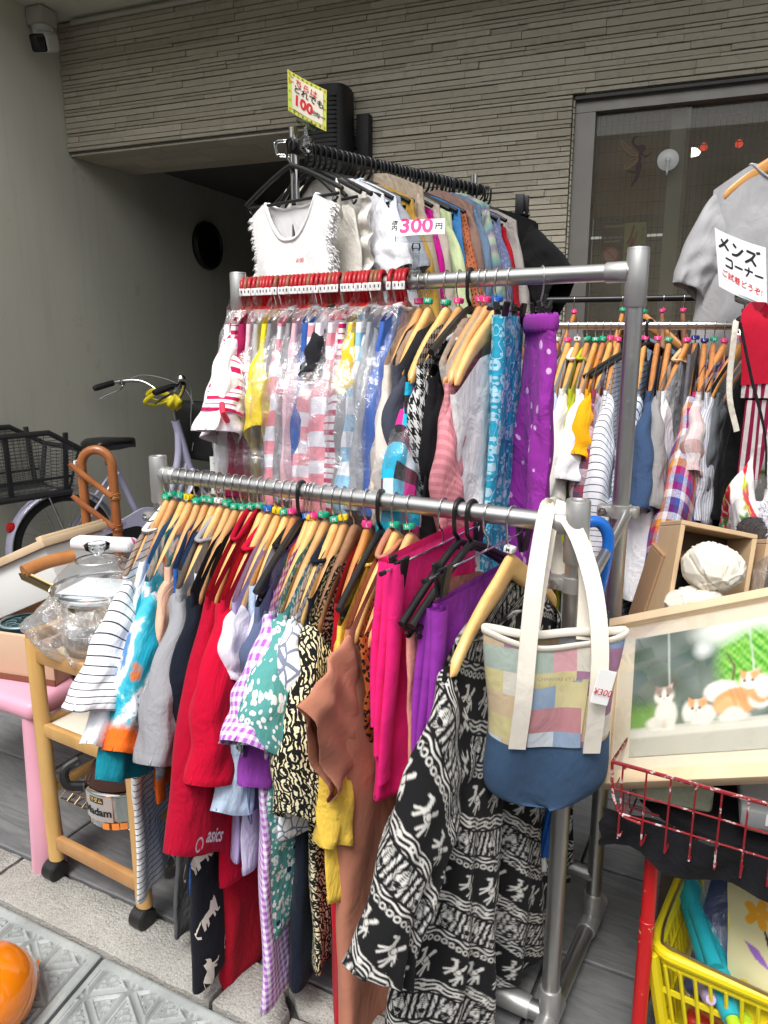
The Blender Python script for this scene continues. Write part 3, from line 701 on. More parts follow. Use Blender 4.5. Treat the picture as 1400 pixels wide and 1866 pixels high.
# ================================================================== GARMENTS
def sstep(x, a, b): t = np.clip((x - a) / (b - a), 0, 1); return t * t * (3 - 2 * t)
def hem_lip(V, UV, N, M):
    """turn the last ring inwards so that the cloth ends in a hem of some thickness"""
    R = V[(M - 1) * N:]; Q = V[(M - 3) * N:(M - 2) * N]; d = (R - Q); d /= np.linalg.norm(d, axis=1)[:, None] + 1e-9; o = np.roll(R, N // 2, 0) ; c = R.mean(0)
    inw = np.zeros_like(R); inw[:, 0] = -np.sign(R[:, 0] - R[::-1][:, 0] + 1e-9) * .0016; inw = inw * 1.0
    A = R + inw + d * .0008; B = R + inw * 1.6 - d * .016
    return np.vstack([V, A, B]), np.vstack([UV, UV[-N:] + np.array([0, -.001]), UV[-N:] + np.array([0, .012])])
class Cloth:
    """a garment hanging in its hanger's plane: x across the hanger, w out to the near tip, z up from the hanger's neck"""
    def __init__(s, L=.65, sw=.2, W=None, drop=.118, th=.016, ns=.46, nf=.045, nb=.02, fold=.012, k=7, seed=0, lean=0, top=.012, wave=.012, swing=0, sf=1.0):
        s.__dict__.update(locals()); s.r = np.random.default_rng(seed + 5); s.ph = s.r.uniform(0, 6.28, 8)
        s.W = W or [(0, sw), (.22, sw + .02), (1, sw + .05)]
    def hw(s, t): return np.interp(t, [a for a, _ in s.W], [b for _, b in s.W])
    def P(s, sc, q, t):           # sc in -1..1 across (1 = near), q = sine of the ring angle, t 0..1 down
        ph = s.ph; a = np.abs(sc)
        zt = s.top - s.drop * a ** 1.25
        nk = np.clip(1 - (a / max(s.ns, 1e-3)) ** 2, 0, 1) if s.ns else 0 * a
        zt = zt - nk * np.where(q > 0, s.nf, s.nb) - (s.ns > 0) * .0
        zb = -s.L + s.wave * np.sin(3.1 * sc + ph[0]) * .6 - s.wave * .5 * np.cos(5.3 * sc + ph[1])
        z = zt + (zb - zt) * t
        w = sc * s.hw(t) + s.swing * t * t + .004 * np.sin(9 * t + ph[2]) * t
        thk = (.0105 + (max(s.th, .0135) - .0105) * sstep(t, .0, .35)) * (1 + .25 * np.sin(4 * t + ph[3]))
        f = s.fold * sstep(t, .06, .9) * (np.sin(s.k * sc + ph[4] + 1.3 * np.sin(2.2 * t + ph[5])) + .55 * np.sin(1.9 * s.k * sc + ph[6] - 1.5 * t) + .3 * np.sin(3.3 * s.k * sc + ph[7] + 2 * t))
        f = f + .0032 * sstep(t, .02, .2) * (1 - .5 * t) * (np.sin(13 * (np.abs(sc) * .9 - t * 1.7) + ph[0]) + .7 * np.sin(21 * (sc * .5 + t) + ph[3])) * (.4 + .6 * np.sin(3 * sc + 5 * t + ph[6]) ** 2)
        x = np.sign(q) * np.abs(q) ** (.42 + .4 * sstep(t, 0, .4)) * thk + f * (1 - .35 * np.abs(q) * 0) + s.lean * t
        return x, w, z
    def body(s, N=72, M=40):
        th = np.linspace(0, 2 * np.pi, N, endpoint=False) + .001; t = np.linspace(0, 1, M) ** .9
        T, A = np.meshgrid(t, th, indexing='ij'); sc, q = np.cos(A), np.sin(A)
        x, w, z = s.P(sc, q, T); V = np.stack([x, -w, z], -1).reshape(-1, 3)
        d_ = np.hypot(np.diff(x, axis=1, append=x[:, :1]), np.diff(w, axis=1, append=w[:, :1])); u = np.cumsum(d_, 1) - d_; u = np.where(A <= np.pi + .002, u, u - d_.sum(1)[:, None]); u = u - u[:, N // 4:N // 4 + 1]; UV = np.stack([u + .4, z + s.L], -1).reshape(-1, 2)
        V, UV = hem_lip(V, UV, N, M); return V, gridf(N, M + 2, cu=True), UV
    def sleeve(s, near, hem, th=.02, N=40, M=26, droop=0, arm=.085, a_bias=0):
        """hem = (w,z outer corner, w,z inner corner)"""
        o = np.array(hem[:2]); i = np.array(hem[2:]); c2 = (o + i) / 2; a2 = np.linalg.norm(o - i) / 2; e2 = (o - i) / (2 * a2)
        p0 = np.array([s.sw - .035, -s.drop - arm * .93]); top = np.array([s.sw + .005, -s.drop + s.top]); 
        e1 = np.array([.28, .96]); a1 = arm
        t = np.linspace(0, 1, M); ctrl = np.array([max(s.sw + .02, (p0[0] + c2[0]) / 2 - .01), (p0[1] * .62 + c2[1] * .38)])
        C = ((1 - t) ** 2)[:, None] * p0 + (2 * t * (1 - t))[:, None] * ctrl + (t ** 2)[:, None] * c2
        b = sstep(t, 0, .75)[:, None]; E = e1 * (1 - b) + e2 * b; E /= np.linalg.norm(E, axis=1)[:, None]
        a = a1 + (a2 - a1) * sstep(t, 0, .8)
        A = np.linspace(0, 2 * np.pi, N, endpoint=False); cs, sn = np.cos(A), np.sin(A); ph = s.r.uniform(0, 6.28, 6)
        Tm = t[:, None]; th = th * 1.35; tk = (max(.012, th * .62) + (th - max(.012, th * .62)) * sstep(t, .0, .6))[:, None]
        fo = .0065 * sstep(Tm, .1, 1) * (np.sin(5 * cs[None] + ph[0] + 2 * Tm) + .6 * np.sin(9 * cs[None] + ph[1] - 2 * Tm)) + .005 * np.sin(11 * Tm + 3 * cs[None] + ph[2]) * (1 - Tm) + .0028 * np.sin(19 * Tm - 6 * cs[None] + ph[5])
        w = C[:, 0][:, None] + E[:, 0][:, None] * a[:, None] * cs + .004 * np.sin(8 * Tm + ph[3]); z = C[:, 1][:, None] + E[:, 1][:, None] * a[:, None] * cs + .005 * np.sin(3 * cs[None] + ph[4]) * Tm
        x = np.sign(sn) * np.abs(sn) ** .75 * tk + fo * s.sf + s.lean * .3 * Tm
        if near < 0: w = -w
        V = np.stack([x, -w, z], -1).reshape(-1, 3)
        L = np.r_[0, np.cumsum(np.linalg.norm(np.diff(C, axis=0), axis=1))]
        V3 = V.reshape(M, N, 3); d_ = np.linalg.norm(np.roll(V3, -1, 1) - V3, axis=2); U = np.cumsum(d_, 1) - d_; U = np.where(A[None] <= np.pi, U, U - d_.sum(1)[:, None]) + .3; UV = np.stack([U, np.repeat((L[-1] - L)[:, None], N, 1)], -1).reshape(-1, 2)
        V, UV = hem_lip(V, UV, N, M); return V, gridf(N, M + 2, cu=True), UV
    def neckband(s, r=.006):
        A = np.linspace(0, 2 * np.pi, 48, endpoint=False) + .001; sc = np.clip(np.cos(A) * s.ns * 1.02, -1, 1); q = np.sin(A)
        x, w, z = s.P(sc, q, A * 0); return tube(np.stack([x, -w, z], -1), r, 6, closed=True, flat=(1, .7))
    def surf(s, sc, t, side=1, off=.0012):
        """points on the visible side of the body, for prints that lie on the cloth"""
        q = side * np.sqrt(np.clip(1 - np.asarray(sc) ** 2, 0, 1)); x, w, z = s.P(np.asarray(sc), q, np.asarray(t)); return np.stack([x + off * side, -w, z], -1)
def garment(name, label, cat, mat, loc, rz, cl, near=None, far=True, group=None, sleeve_mat=None, band=None, sth=.02, kids=None, N=72, M=40, arm=.085):
    g = thing(name, label, cat, loc, rad(rz), group)
    V, F, UV = cl.body(N, M); part('body', (V, F), mat, g, 180, UV)
    if near is not None:
        for sd in ((1, -1) if far else (1,)):
            V, F, UV = cl.sleeve(sd, near, sth, arm=arm); part('sleeve', (V, F), sleeve_mat or mat, g, 180, UV)
    if band is not None and cl.ns: v, f = cl.neckband(); part('neckband', (v, f), band, g, 180, np.c_[v[:, 1], v[:, 2]])
    return g

# ================================================================== HANGERS
M_HW = wood('hanger_wood', (.62, .31, .10), (.80, .49, .21), 30, (1, .25, 1))
M_DW = wood('dark_hanger_wood', (.17, .075, .035), (.36, .19, .10), 38, (1, .3, 1), .6, 0)
M_OW = wood('amber_hanger_wood', (.48, .19, .05), (.68, .33, .10), 30, (1, .25, 1))
M_CHR = metal('chrome_wire', (.72, .72, .72), .2, .1); M_BP = plain('black_plastic', (.012, .012, .013), .38, rvar=.08)
M_RP = plain('red_hanger_plastic', (.42, .012, .018), .35); M_BRP = plain('brown_hanger_plastic', (.26, .085, .045), .4)
SZ = {'green': plain('green_marker', (.02, .42, .24), .35), 'yellow': plain('yellow_marker', (.85, .62, .02), .35), 'blue': plain('blue_marker', (.02, .14, .55), .35),
      'pink': plain('pink_marker', (.82, .05, .26), .35), 'white': plain('white_marker', (.75, .75, .73), .35), 'navy': plain('navy_marker', (.02, .03, .2), .35)}
def arm_loft(L=.195, drop=.112, h0=.046, h1=.026, t0=.015, t1=.015, bow=.003, hump=.012, n=20, m=10):
    """both arms of a shaped wooden hanger as one swept body"""
    S = np.linspace(-1, 1, 2 * n + 1); a = np.abs(S); w = S * L
    zc = hump * np.exp(-(a / .16) ** 2) - drop * (a ** 1.35) * (1 - .12 * np.sin(np.pi * a)) - .5 * h0
    hh = (h0 + (h1 - h0) * sstep(a, .1, .9)) / 2; tt = (t0 + (t1 - t0) * sstep(a, .25, .95)) / 2; xo = bow * a ** 1.6
    e = np.sqrt(np.clip(1 - np.clip((a - .94) / .06, 0, 1) ** 2, .02, 1)); hh = hh * e; tt = tt * e
    A = np.linspace(0, 2 * np.pi, m, endpoint=False) + np.pi / m
    V = np.stack([xo[:, None] + tt[:, None] * np.sign(np.cos(A)) * np.abs(np.cos(A)) ** .6, np.repeat(-w[:, None], m, 1), zc[:, None] + hh[:, None] * np.sign(np.sin(A)) * np.abs(np.sin(A)) ** .6], -1).reshape(-1, 3)
    F = gridf(m, len(S), cu=True); F += [tuple(range(m))[::-1], tuple((len(S) - 1) * m + j for j in range(m))]
    return V, F
def hook_path(hz, R, r, stem=.02):
    pts = [(0, 0, -.004), (0, 0, stem), (0, -R * .75, stem + .012), (0, -R, hz - .012)]
    pts += [(0, -R * math.cos(a), hz + R * math.sin(a)) for a in np.linspace(0, math.pi, 9)] + [(0, R * .93, hz - .009)]
    return tube(smooth_path(pts, 3), r, 7)
HZ = .062
_H = {}
def hmesh(k, f):
    if k not in _H: _H[k] = f()
    return _H[k]
def wood_hanger(x, y, z, rz, desc, marker=None, letter='M', mat=None, hz=HZ, R=.0185, where='front rail', group='wooden hangers on the front rail', big=1.0, spin=0, kind='varnished'):
    mat = mat or M_HW
    h = thing('wooden_hanger', ('%s wooden hanger %scarrying the %s' % (kind, ('with %s marker ' % marker) if marker else '', desc)), 'hanger', (x, y, z), rad(rz), group)
    link('arms', hmesh('wa' + mat.name + str(big), lambda: mesh('arms', arm_loft(.195 * big, .112 * min(1, big + .1)), mat, 60)), h)
    link('hook', hmesh('wh%.4f%.4f' % (hz, R), lambda: mesh('hook', hook_path(hz, R, .0017), M_CHR, 180)), h)
    if marker: size_marker(h, marker, letter, spin)
    return h
def size_marker(h, marker, letter, spin=0, z=.0185):
    mk = link('size_marker', hmesh('mk' + marker, lambda: mesh('size_marker', join(box((0, 0, 0), (.019, .013, .0115), .003), box((0, -.0075, 0), (.016, .004, .0105), .001)), SZ[marker], 40)), h, (0, -.002, z + random.uniform(-.004, .006)), (rad(random.uniform(-9, 9)), rad(random.uniform(-12, 12)), rad(spin)))
    t = text(letter, .0095, M_WHT if marker != 'yellow' and marker != 'white' else M_BLK, mk, frame_mat((0, -.0099, 0), (1, 0, 0), (0, 0, 1)), name='size_letter', bold=.012)
    return mk
def plastic_arms(L=.2, drop=.085, bar=True, h=.012, th=.006):
    w = np.linspace(-1, 1, 31); pts = np.stack([0 * w, -w * L, .006 - drop * np.abs(w) ** 1.2], -1)
    ps = [tube(pts, h * .55, 8, flat=(th / h, 1.0) if False else None)]
    if bar:
        ps.append(tube([(0, -L * .93, -drop - .004), (0, L * .93, -drop - .004)], .0045, 8))
        for s in (-1, 1): ps.append(tube(smooth_path([(0, -s * L * .80, -drop - .004), (0, -s * L * .86, -drop - .02), (0, -s * L * .92, -drop - .012)], 4), .0032, 6))
    return ps
def plastic_hanger(x, y, z, rz, desc, hz=HZ, R=.0195, mat=None, name='black', where='', group='black plastic hangers', bar=True, L=.2, wide=.008):
    mat = mat or M_BP
    h = thing('plastic_hanger', '%s plastic hanger carrying the %s' % (name, desc), 'hanger', (x, y, z), rad(rz), group)
    def arms():
        return mesh('arms', join(*plastic_arms(L, bar=bar)), mat, 60)
    link('arms', hmesh('pa%s%.3f%d' % (mat.name, L, bar), arms), h)
    def hook():
        pts = [(0, 0, -.006), (0, 0, .012), (0, -R * .8, .026), (0, -R, hz - .012)] + [(0, -R * math.cos(a), hz + R * math.sin(a)) for a in np.linspace(0, math.pi, 11)] + [(0, R * .95, hz - .012)]
        return mesh('hook', tube(smooth_path(pts, 3), .004, 8, flat=(1, 1)), mat, 60)
    link('hook', hmesh('ph%s%.4f%.4f' % (mat.name, hz, R), hook), h)
    return h

# ================================================================== DOUBLE RACK OF ALUMINIUM PIPE
M_PIPE = metal('silver_pipe', (.56, .56, .55), .38); M_JOIN = plain('silver_joint', (.47, .47, .46), .42, .75, vary=.1, wear=((.2, .2, .2), 40, .74)); M_CAP = plain('worn_pipe_cap', (.30, .29, .27), .7, .2, vary=.3, vscale=30)
FX0, FX1, FY, FZ = -1.255, -.325, 1.145, .982
RY, RZ = 1.43, 1.387
rk = thing('garment_rack', 'silver pipe garment rack with a low front rail and a high rear rail', 'rack', (0, 0, 0))
PR = .0158
def collar(p, d, L, r=.0195):
    d = Vector(d).normalized(); p = Vector(p); a = p - d * L / 2; b = p + d * L / 2
    return tube([a, a + d * .002, b - d * .002, b], [r * .94, r, r, r * .94], 24)
for (y, z) in ((FY, FZ), (RY, RZ)):
    part('rail', tube([(FX0, y, z), (FX1, y, z)], PR, 28), M_PIPE, rk, 40)
for x in (FX0, FX1):
    part('post', tube([(x, FY, .06), (x, FY, FZ + .035)], PR, 28), M_PIPE, rk, 40); part('post', tube([(x, RY, .06), (x, RY, RZ + .03)], PR, 28), M_PIPE, rk, 40)
    sx = 1 if x < -.8 else -1
    for y, z in ((FY, FZ), (RY, RZ)):
        part('tee_joint', join(collar((x, y, z - .012), (0, 0, 1), .10), collar((x + sx * .035, y, z), (1, 0, 0), .04, .0185), lathe([(.0195, 0), (.0185, .003), (.012, .0032), (.011, .001), (0, .001)], 20, (x, y, z + .0375))), M_JOIN, rk, 40)
        part('base_joint', join(collar((x, y, .075), (0, 0, 1), .07), collar((x, y, .045), (0, 1, 0), .09)), M_JOIN, rk, 40)
    part('foot_pipe', tube([(x, FY - .075, .045), (x, RY + .06, .045)], PR * 1.02, 28), M_PIPE, rk, 40)
    for y in (FY - .075, RY + .06): part('end_cap', tube([(x, y - .006, .045), (x, y + .006, .045)], [.018, .018], 24), M_CAP, rk, 40)
    for y, z in ((FY, .885), (RY, .95)):
        part('clamp', join(tube([(x, y, z - .012), (x, y, z + .012)], .0215, 24), box((x - .026, y - .006, z), (.03, .022, .022), .003), box((x + .026, y + .002, z), (.014, .03, .02), .003)), plain('zinc_clamp', (.42, .41, .39), .45, .7), rk, 40)
        part('bolt', xf(lathe([(.0085, -.004), (.0085, .004), (.004, .0045), (.004, .008), (0, .008)], 6), (x - .028, y - .02, z), (rad(90), 0, 0)), M_CHR, rk, 30)
    part('brace', tube([(x + .016, FY + .01, .875), (x + .016, RY - .01, .95)], .0095, 14), M_PIPE, rk, 40)
part('lower_rail', tube([(FX0, FY, .045 + .002), (FX1, FY, .045 + .002)], PR * 1.12, 24), M_PIPE, rk, 40)
part('lower_rail', tube([(FX0, RY, .15), (FX1, RY, .15)], PR, 24), M_PIPE, rk, 40)
part('sleeve_joint', collar((FX1 - .085, FY, .047), (1, 0, 0), .10, .0205), M_JOIN, rk, 40)

# ================================================================== CLOTHES ON THE FRONT RAIL
from mathutils.bvhtree import BVHTree
def conform(vf, targets, off=.0012, d=(-1, 0, 0), far=.3):
    """lay a flat print onto cloth: move each point along d until it meets the cloth"""
    v = np.asarray(vf[0], float).copy(); tr = [BVHTree.FromPolygons([tuple(p) for p in V], [tuple(map(int, f)) for f in F]) for V, F in targets]; D = Vector(d); hit = []
    for i in range(len(v)):
        o = Vector(v[i]) - D * far; best = None
        for b in tr:
            h = b.ray_cast(o, D, far * 2)
            if h[0] is not None and (best is None or h[3] < best[1]): best = (h[0], h[3])
        if best: v[i] = best[0] - D * off; hit.append(i)
    if 0 < len(hit) < len(v):            # points beyond the cloth edge follow their nearest neighbour
        ax = np.abs(np.array(d)).argmax(); hv = v[hit]
        for i in set(range(len(v))) - set(hit):
            k = np.argmin(((np.delete(hv, ax, 1) - np.delete(v[i], ax)) ** 2).sum(1)); v[i][ax] = hv[k][ax]
    return v, vf[1]
def obj_vf(o): 
    m = o.data; return np.array([x.co[:] for x in m.vertices]), [tuple(p.vertices) for p in m.polygons]
def bm_vf(bm):
    bm.verts.index_update(); v = np.array([x.co[:] for x in bm.verts]); f = [tuple(k.index for k in q.verts) for q in bm.faces]; bm.free(); return v, f
def fine_mesh(bm, lim):
    """split a flat print finely enough to follow folds"""
    bmesh.ops.triangulate(bm, faces=list(bm.faces))
    for _ in range(3):
        es = [e for e in bm.edges if e.calc_length() > lim]
        if not es: break
        bmesh.ops.subdivide_edges(bm, edges=es, cuts=1); bmesh.ops.triangulate(bm, faces=[f for f in bm.faces if len(f.verts) > 3])
def fine_poly(pts, lim):
    bm = bmesh.new(); bm.faces.new([bm.verts.new(p) for p in pts]); fine_mesh(bm, lim); return bm_vf(bm)
def text_vf(body, size, M, bold=0, shear=0):
    t = text(body, size, M_BLK, None, bold=bold, shear=shear); bm = bmesh.new(); bm.from_mesh(t.data); bpy.data.objects.remove(t); fine_mesh(bm, size * .14); v, f = bm_vf(bm)
    return np.array([(M @ Vector(p))[:] for p in v]), f
NZ = .920
def rzf(x): return float(np.interp(x, [-1.23, -1.0, -.85, -.70, -.6, -.5, -.43], [20, 16, 13, 11, 5, -2, -5]))
GF = 'clothes on the low front rail'
def F(x, name, label, cat, mat, L=.62, near=None, hang=('wood', 'green', 'M'), desc=None, rz=None, dz=0, smat=None, band=None, sth=.02, arm=.085, N=64, M=36, minor=False, **k):
    rz = rzf(x) + random.uniform(-1.5, 1.5) if rz is None else rz; k.setdefault('seed', int(abs(x) * 1000))
    mn = .155 if minor else .205
    if hang and hang[0] != 'black':
        k['sw'] = mn; k['drop'] = .100 if minor else .118; k['ns'] = k.get('ns') or .5
        if 'W' in k: k['W'] = [(0, mn)] + [(.18, max(mn, np.interp(.18, [a for a, _ in k['W']], [b for _, b in k['W']])))] + [q for q in k['W'][1:] if q[0] > .2]
    cl = Cloth(L=L, **k); g = garment(name, label, cat, mat, (x, FY, NZ + dz), rz, cl, near, group=GF, sleeve_mat=smat, band=band, sth=sth, arm=arm, N=N, M=M)
    d = desc or label.split(' hanging')[0].split(' with')[0]
    if hang:
        if hang[0] == 'wood': wood_hanger(x, FY, NZ, rz, d, hang[1], hang[2], spin=random.uniform(-25, 25), big=.76 if minor else 1.0)
        elif hang[0] == 'dark': wood_hanger(x, FY, NZ, rz, d, None, '', M_DW, kind='rough dark')
        elif hang[0] == 'amber': wood_hanger(x, FY, NZ, rz, d, hang[1], hang[2], M_OW, spin=random.uniform(-25, 25), big=.76 if minor else 1.0)
        elif hang[0] == 'black': plastic_hanger(x, FY, NZ, rz, d)
    g['cl'] = 0; del g['cl']; return g, cl
M_BRETON = fabric('breton_stripe', P_stripe(.0135, .14, WHITE, (.03, .032, .05), wob=.004))
F(-1.232, 'striped_shirt', 'white top with thin black stripes hanging at the rail end beside the pot', 'shirt', M_BRETON, .80, (.405, -.290, .255, -.365), sw=.20, W=[(0, .2), (.22, .23), (1, .28)], band=M_BRETON, th=.020, sth=.030, arm=.10, desc='thin striped white top')
F(-1.214, 'white_shirt', 'plain white shirt peeping below the thin striped sleeve', 'shirt', solid((.78, .80, .84)), .50, (.395, -.352, .290, -.425), W=[(0, .2), (1, .24)], th=.010, minor=True, desc='plain white shirt')
F(-1.186, 'teal_shirt', 'shirt with blue neck and teal sleeve showing under the tie dye sleeve', 'shirt', solid((.05, .17, .45)), .52, (.385, -.425, .235, -.505), ('wood', 'green', 'L'), smat=solid((.01, .22, .29)), th=.010, minor=True, desc='blue and teal shirt')
F(-1.165, 'tie_dye_shirt', 'tie dye shirt of white, blue and teal blots with orange sleeve hem', 'shirt', fabric('tie_dye', P_tiedye()), .55, (.368, -.375, .225, -.445), ('wood', 'yellow', 'S'), th=.020, sth=.030, arm=.10, desc='tie dye shirt')
F(-1.142, 'peach_blouse', 'pale peach blouse squeezed between the tie dye and heather grey shirts', 'blouse', solid((.80, .47, .33)), .5, (.290, -.30, .20, -.34), ('wood', 'green', 'M'), th=.008, minor=True, desc='pale peach blouse')
F(-1.120, 'blue_trousers', 'royal blue trouser leg reaching low beside the thin striped hem', 'trousers', solid(ROYAL), .78, None, ('wood', 'green', 'M'), drop=.03, ns=0, sw=.16, W=[(0, .16), (1, .205)], th=.010, minor=True, desc='royal blue trousers')
F(-1.098, 'grey_skirt', 'long charcoal velvet skirt reaching low left of the cat print cloth', 'skirt', solid((.085, .085, .088)), .86, None, ('wood', 'green', 'M'), drop=.03, ns=0, sw=.16, W=[(0, .16), (1, .235)], th=.026, minor=True, desc='long charcoal skirt')
F(-1.078, 'grey_shirt', 'heather grey t-shirt with wide sleeve next to the tie dye shirt', 'shirt', solid((.36, .36, .385), .55), .60, (.358, -.378, .205, -.455), ('wood', 'white', 'L'), th=.022, sth=.032, arm=.105, band=solid((.36, .36, .385), .55), desc='heather grey t-shirt')
F(-1.056, 'white_blouse', 'sliver of white blouse between heather grey and black shirts', 'blouse', solid((.74, .76, .80)), .55, (.235, -.33, .165, -.37), ('wood', 'green', 'M'), th=.008, minor=True, desc='sliver of white blouse')
F(-1.034, 'black_shirt', 'blue black t-shirt hanging left of the long red sleeve', 'shirt', solid((.010, .013, .022)), .68, (.29, -.365, .165, -.43), ('wood', 'green', 'M'), th=.020, sth=.026, arm=.10, desc='blue black t-shirt')
g, cl = F(-1.012, 'cat_print_trousers', 'long black cloth printed with walking cream cats', 'trousers', solid((.012, .013, .018)), .875, None, ('wood', 'green', 'M'), drop=.03, ns=0, sw=.18, W=[(0, .18), (.3, .27), (1, .315)], th=.030, fold=.006, k=3, minor=True, desc='cat print trousers')
CAT = [(-.030, .004), (-.026, .015), (-.012, .017), (.004, .016), (.014, .020), (.017, .030), (.021, .025), (.026, .025), (.031, .031), (.031, .020), (.027, .013), (.020, .010), (.019, .002), (.024, -.010), (.030, -.011), (.028, -.015), (.019, -.014), (.013, -.001), (.011, -.014), (.005, -.015), (.006, -.002), (-.010, .000), (-.014, -.012), (-.022, -.015), (-.017, -.002), (-.022, -.004), (-.028, -.014), (-.034, -.013)]
bd = obj_vf(g.children[0]); M_CRE = plain('cream_print', (.74, .69, .58), .85)
for w_, z_, rt_, fl in ((.278, -.600, .35, 1), (.272, -.725, .38, 1), (.287, -.835, 1.1, 1), (.20, -.66, .3, 1), (.205, -.80, .35, 1)):
    R = Matrix.Rotation(rt_, 2); P_ = [(R @ Vector((x * .8 * fl, y * .9))) for x, y in CAT]; tailp = [(R @ Vector((x * .8, y * .9))) for x, y in ((-.028, .012), (-.040, .004), (-.050, -.006), (-.052, -.014), (-.046, -.02))]
    vv, ff = prism([p[:] for p in P_], 0, .0004); ff = ff[:1] ; v3 = np.c_[np.zeros(len(vv)), -w_ + vv[:, 0], z_ + vv[:, 1]]
    part('cat_print', conform(fine_poly([tuple(q) for q in v3[:len(CAT)]], .007), [bd], .002), M_CRE, g, 0)
    tp = np.array([(0, -w_ + p[0], z_ + p[1]) for p in tailp]); nrm = np.array([0, .0, .0028]); tv = np.vstack([tp + nrm, tp - nrm]); m_ = len(tp)
    part('cat_tail', conform((tv, [(i, i + 1, m_ + i + 1, m_ + i) for i in range(m_ - 1)]), [bd]), M_CRE, g, 0)
g, cl = F(-.990, 'red_sweatshirt', 'deep red top whose long sleeve carries white sports lettering at its hem', 'sweatshirt', solid((.40, .004, .026)), .62, (.370, -.515, .205, -.625), ('wood', 'green', 'M'), th=.022, sth=.030, arm=.11, W=[(0, .2), (1, .21)], ns=.42, nf=.0, nb=.0, sf=.2, band=solid((.40, .004, .026)), desc='deep red top with sports lettering')
slv = obj_vf(g.children[1]); swb = obj_vf(g.children[0]); M_SIL = plain('silver_print', (.72, .70, .72), .5)
ex = Vector((0, .165, -.11)); ey = Vector((0, .11, .165))
part('lettering', conform(text_vf('asics', .035, frame_mat((.05, -.308, -.515), ex, ey), bold=.02, shear=.25), [slv, swb], .005), M_SIL, g, 0)
sp_ = []
Fm = frame_mat((.05, -.362, -.497), ex, ey)
for a in np.linspace(-.5, 5.6, 26): sp_.append((Fm @ Vector((.0135 * math.cos(a) * (1 - a * .06), .0125 * math.sin(a) * (1 - a * .04), 0)))[:])
sp_ = np.array(sp_); cen = sp_.mean(0); sv = np.vstack([cen + (sp_ - cen) * 1.16, cen + (sp_ - cen) * .84]); m_ = len(sp_)
part('emblem', conform((sv, [(i, i + 1, m_ + i + 1, m_ + i) for i in range(m_ - 1)]), [slv, swb], .005), M_SIL, g, 0)
F(-.968, 'red_trousers', 'long dark red trousers reaching almost to the kerb', 'trousers', solid(DRED), .915, None, ('wood', 'green', 'M'), drop=.03, ns=0, sw=.17, W=[(0, .17), (1, .235)], th=.034, k=4, minor=True, desc='long dark red trousers')
F(-.950, 'red_shirt', 'bright red t-shirt with short sleeve hanging over the lettered sleeve', 'shirt', solid(RED), .66, (.338, -.388, .185, -.470), ('wood', 'blue', 'L'), th=.022, sth=.032, arm=.11, band=solid(RED), desc='bright red t-shirt')
F(-.926, 'raglan_shirt', 'lilac shirt with short white sleeve beside the bright red t-shirt', 'shirt', solid((.43, .34, .62)), .60, (.245, -.235, .160, -.285), ('wood', 'yellow', 'S'), smat=solid((.74, .70, .78)), th=.020, sth=.020, arm=.075, W=[(0, .19), (1, .25)], desc='lilac shirt')
F(-.905, 'sky_blue_shirt', 'pale sky blue shirt tail hanging below the bright red t-shirt', 'shirt', solid((.50, .62, .78)), .55, (.305, -.455, .21, -.505), ('wood', 'green', 'M'), smat=solid((.50, .62, .78)), th=.010, minor=True, desc='pale sky blue shirt')
F(-.886, 'lavender_tunic', 'pale lavender tunic with black neck trim behind the purple shirt', 'tunic', solid((.60, .57, .76)), .62, (.225, -.31, .145, -.36), ('amber', 'pink', 'L'), band=solid(BLACK), th=.012, W=[(0, .18), (1, .245)], minor=True, desc='pale lavender tunic')
F(-.866, 'blue_check_shirt', 'grey blue shirt on a black hanger between lavender and purple', 'shirt', solid((.10, .13, .22)), .50, (.2, -.25, .13, -.3), ('black',), th=.010, desc='grey blue shirt')
F(-.850, 'purple_shirt', 'deep purple t-shirt beside the violet gingham blouse', 'shirt', solid(PURPLE), .52, (.285, -.40, .185, -.455), ('wood', 'blue', 'L'), th=.014, minor=True, desc='deep purple t-shirt')
F(-.843, 'print_tunic', 'tunic of green, orange and magenta print showing below the sleeves', 'tunic', fabric('bright_print', P_print([(.30, .55, .03), (.85, .25, .02), (.62, .01, .25), (.85, .55, .02), (.75, .05, .03)], 17)), .665, None, ('wood', 'yellow', 'S'), drop=.06, ns=.5, sw=.17, W=[(0, .17), (.4, .24), (1, .275)], th=.012, fold=.006, minor=True, desc='bright print tunic')
F(-.834, 'gingham_blouse', 'violet and white gingham blouse with flared sleeve', 'blouse', fabric('violet_gingham', P_gingham(.0135, (.80, .76, .84), (.42, .12, .55))), .835, (.345, -.275, .245, -.345), ('wood', 'pink', 'S'), W=[(0, .2), (.3, .25), (1, .305)], th=.022, sth=.034, arm=.10, desc='violet gingham blouse')
F(-.812, 'floral_blouse', 'teal blouse strewn with white blossoms and navy dots, puffed sleeve', 'blouse', fabric('teal_floral', P_floral((.10, .33, .31), (.80, .82, .80), (.015, .03, .09))), .715, (.325, -.285, .160, -.470), ('wood', 'green', 'M'), W=[(0, .19), (.3, .24), (1, .272)], th=.022, sth=.040, arm=.11, desc='teal blossom blouse')
F(-.787, 'lace_top', 'navy top with white lace overlay and scalloped hem', 'top', fabric('white_lace', P_lace((.22, .25, .34), (.82, .82, .84))), .50, (.255, -.265, .140, -.355), ('wood', 'green', 'M'), th=.018, sth=.032, arm=.10, band=solid(NAVY), desc='navy lace top')
F(-.768, 'navy_dress', 'long navy dress hanging low right of the violet gingham hem', 'dress', solid(NAVY), .83, None, ('wood', 'yellow', 'S'), drop=.06, sw=.17, W=[(0, .17), (1, .238)], th=.032, k=4, minor=True, desc='long navy dress')
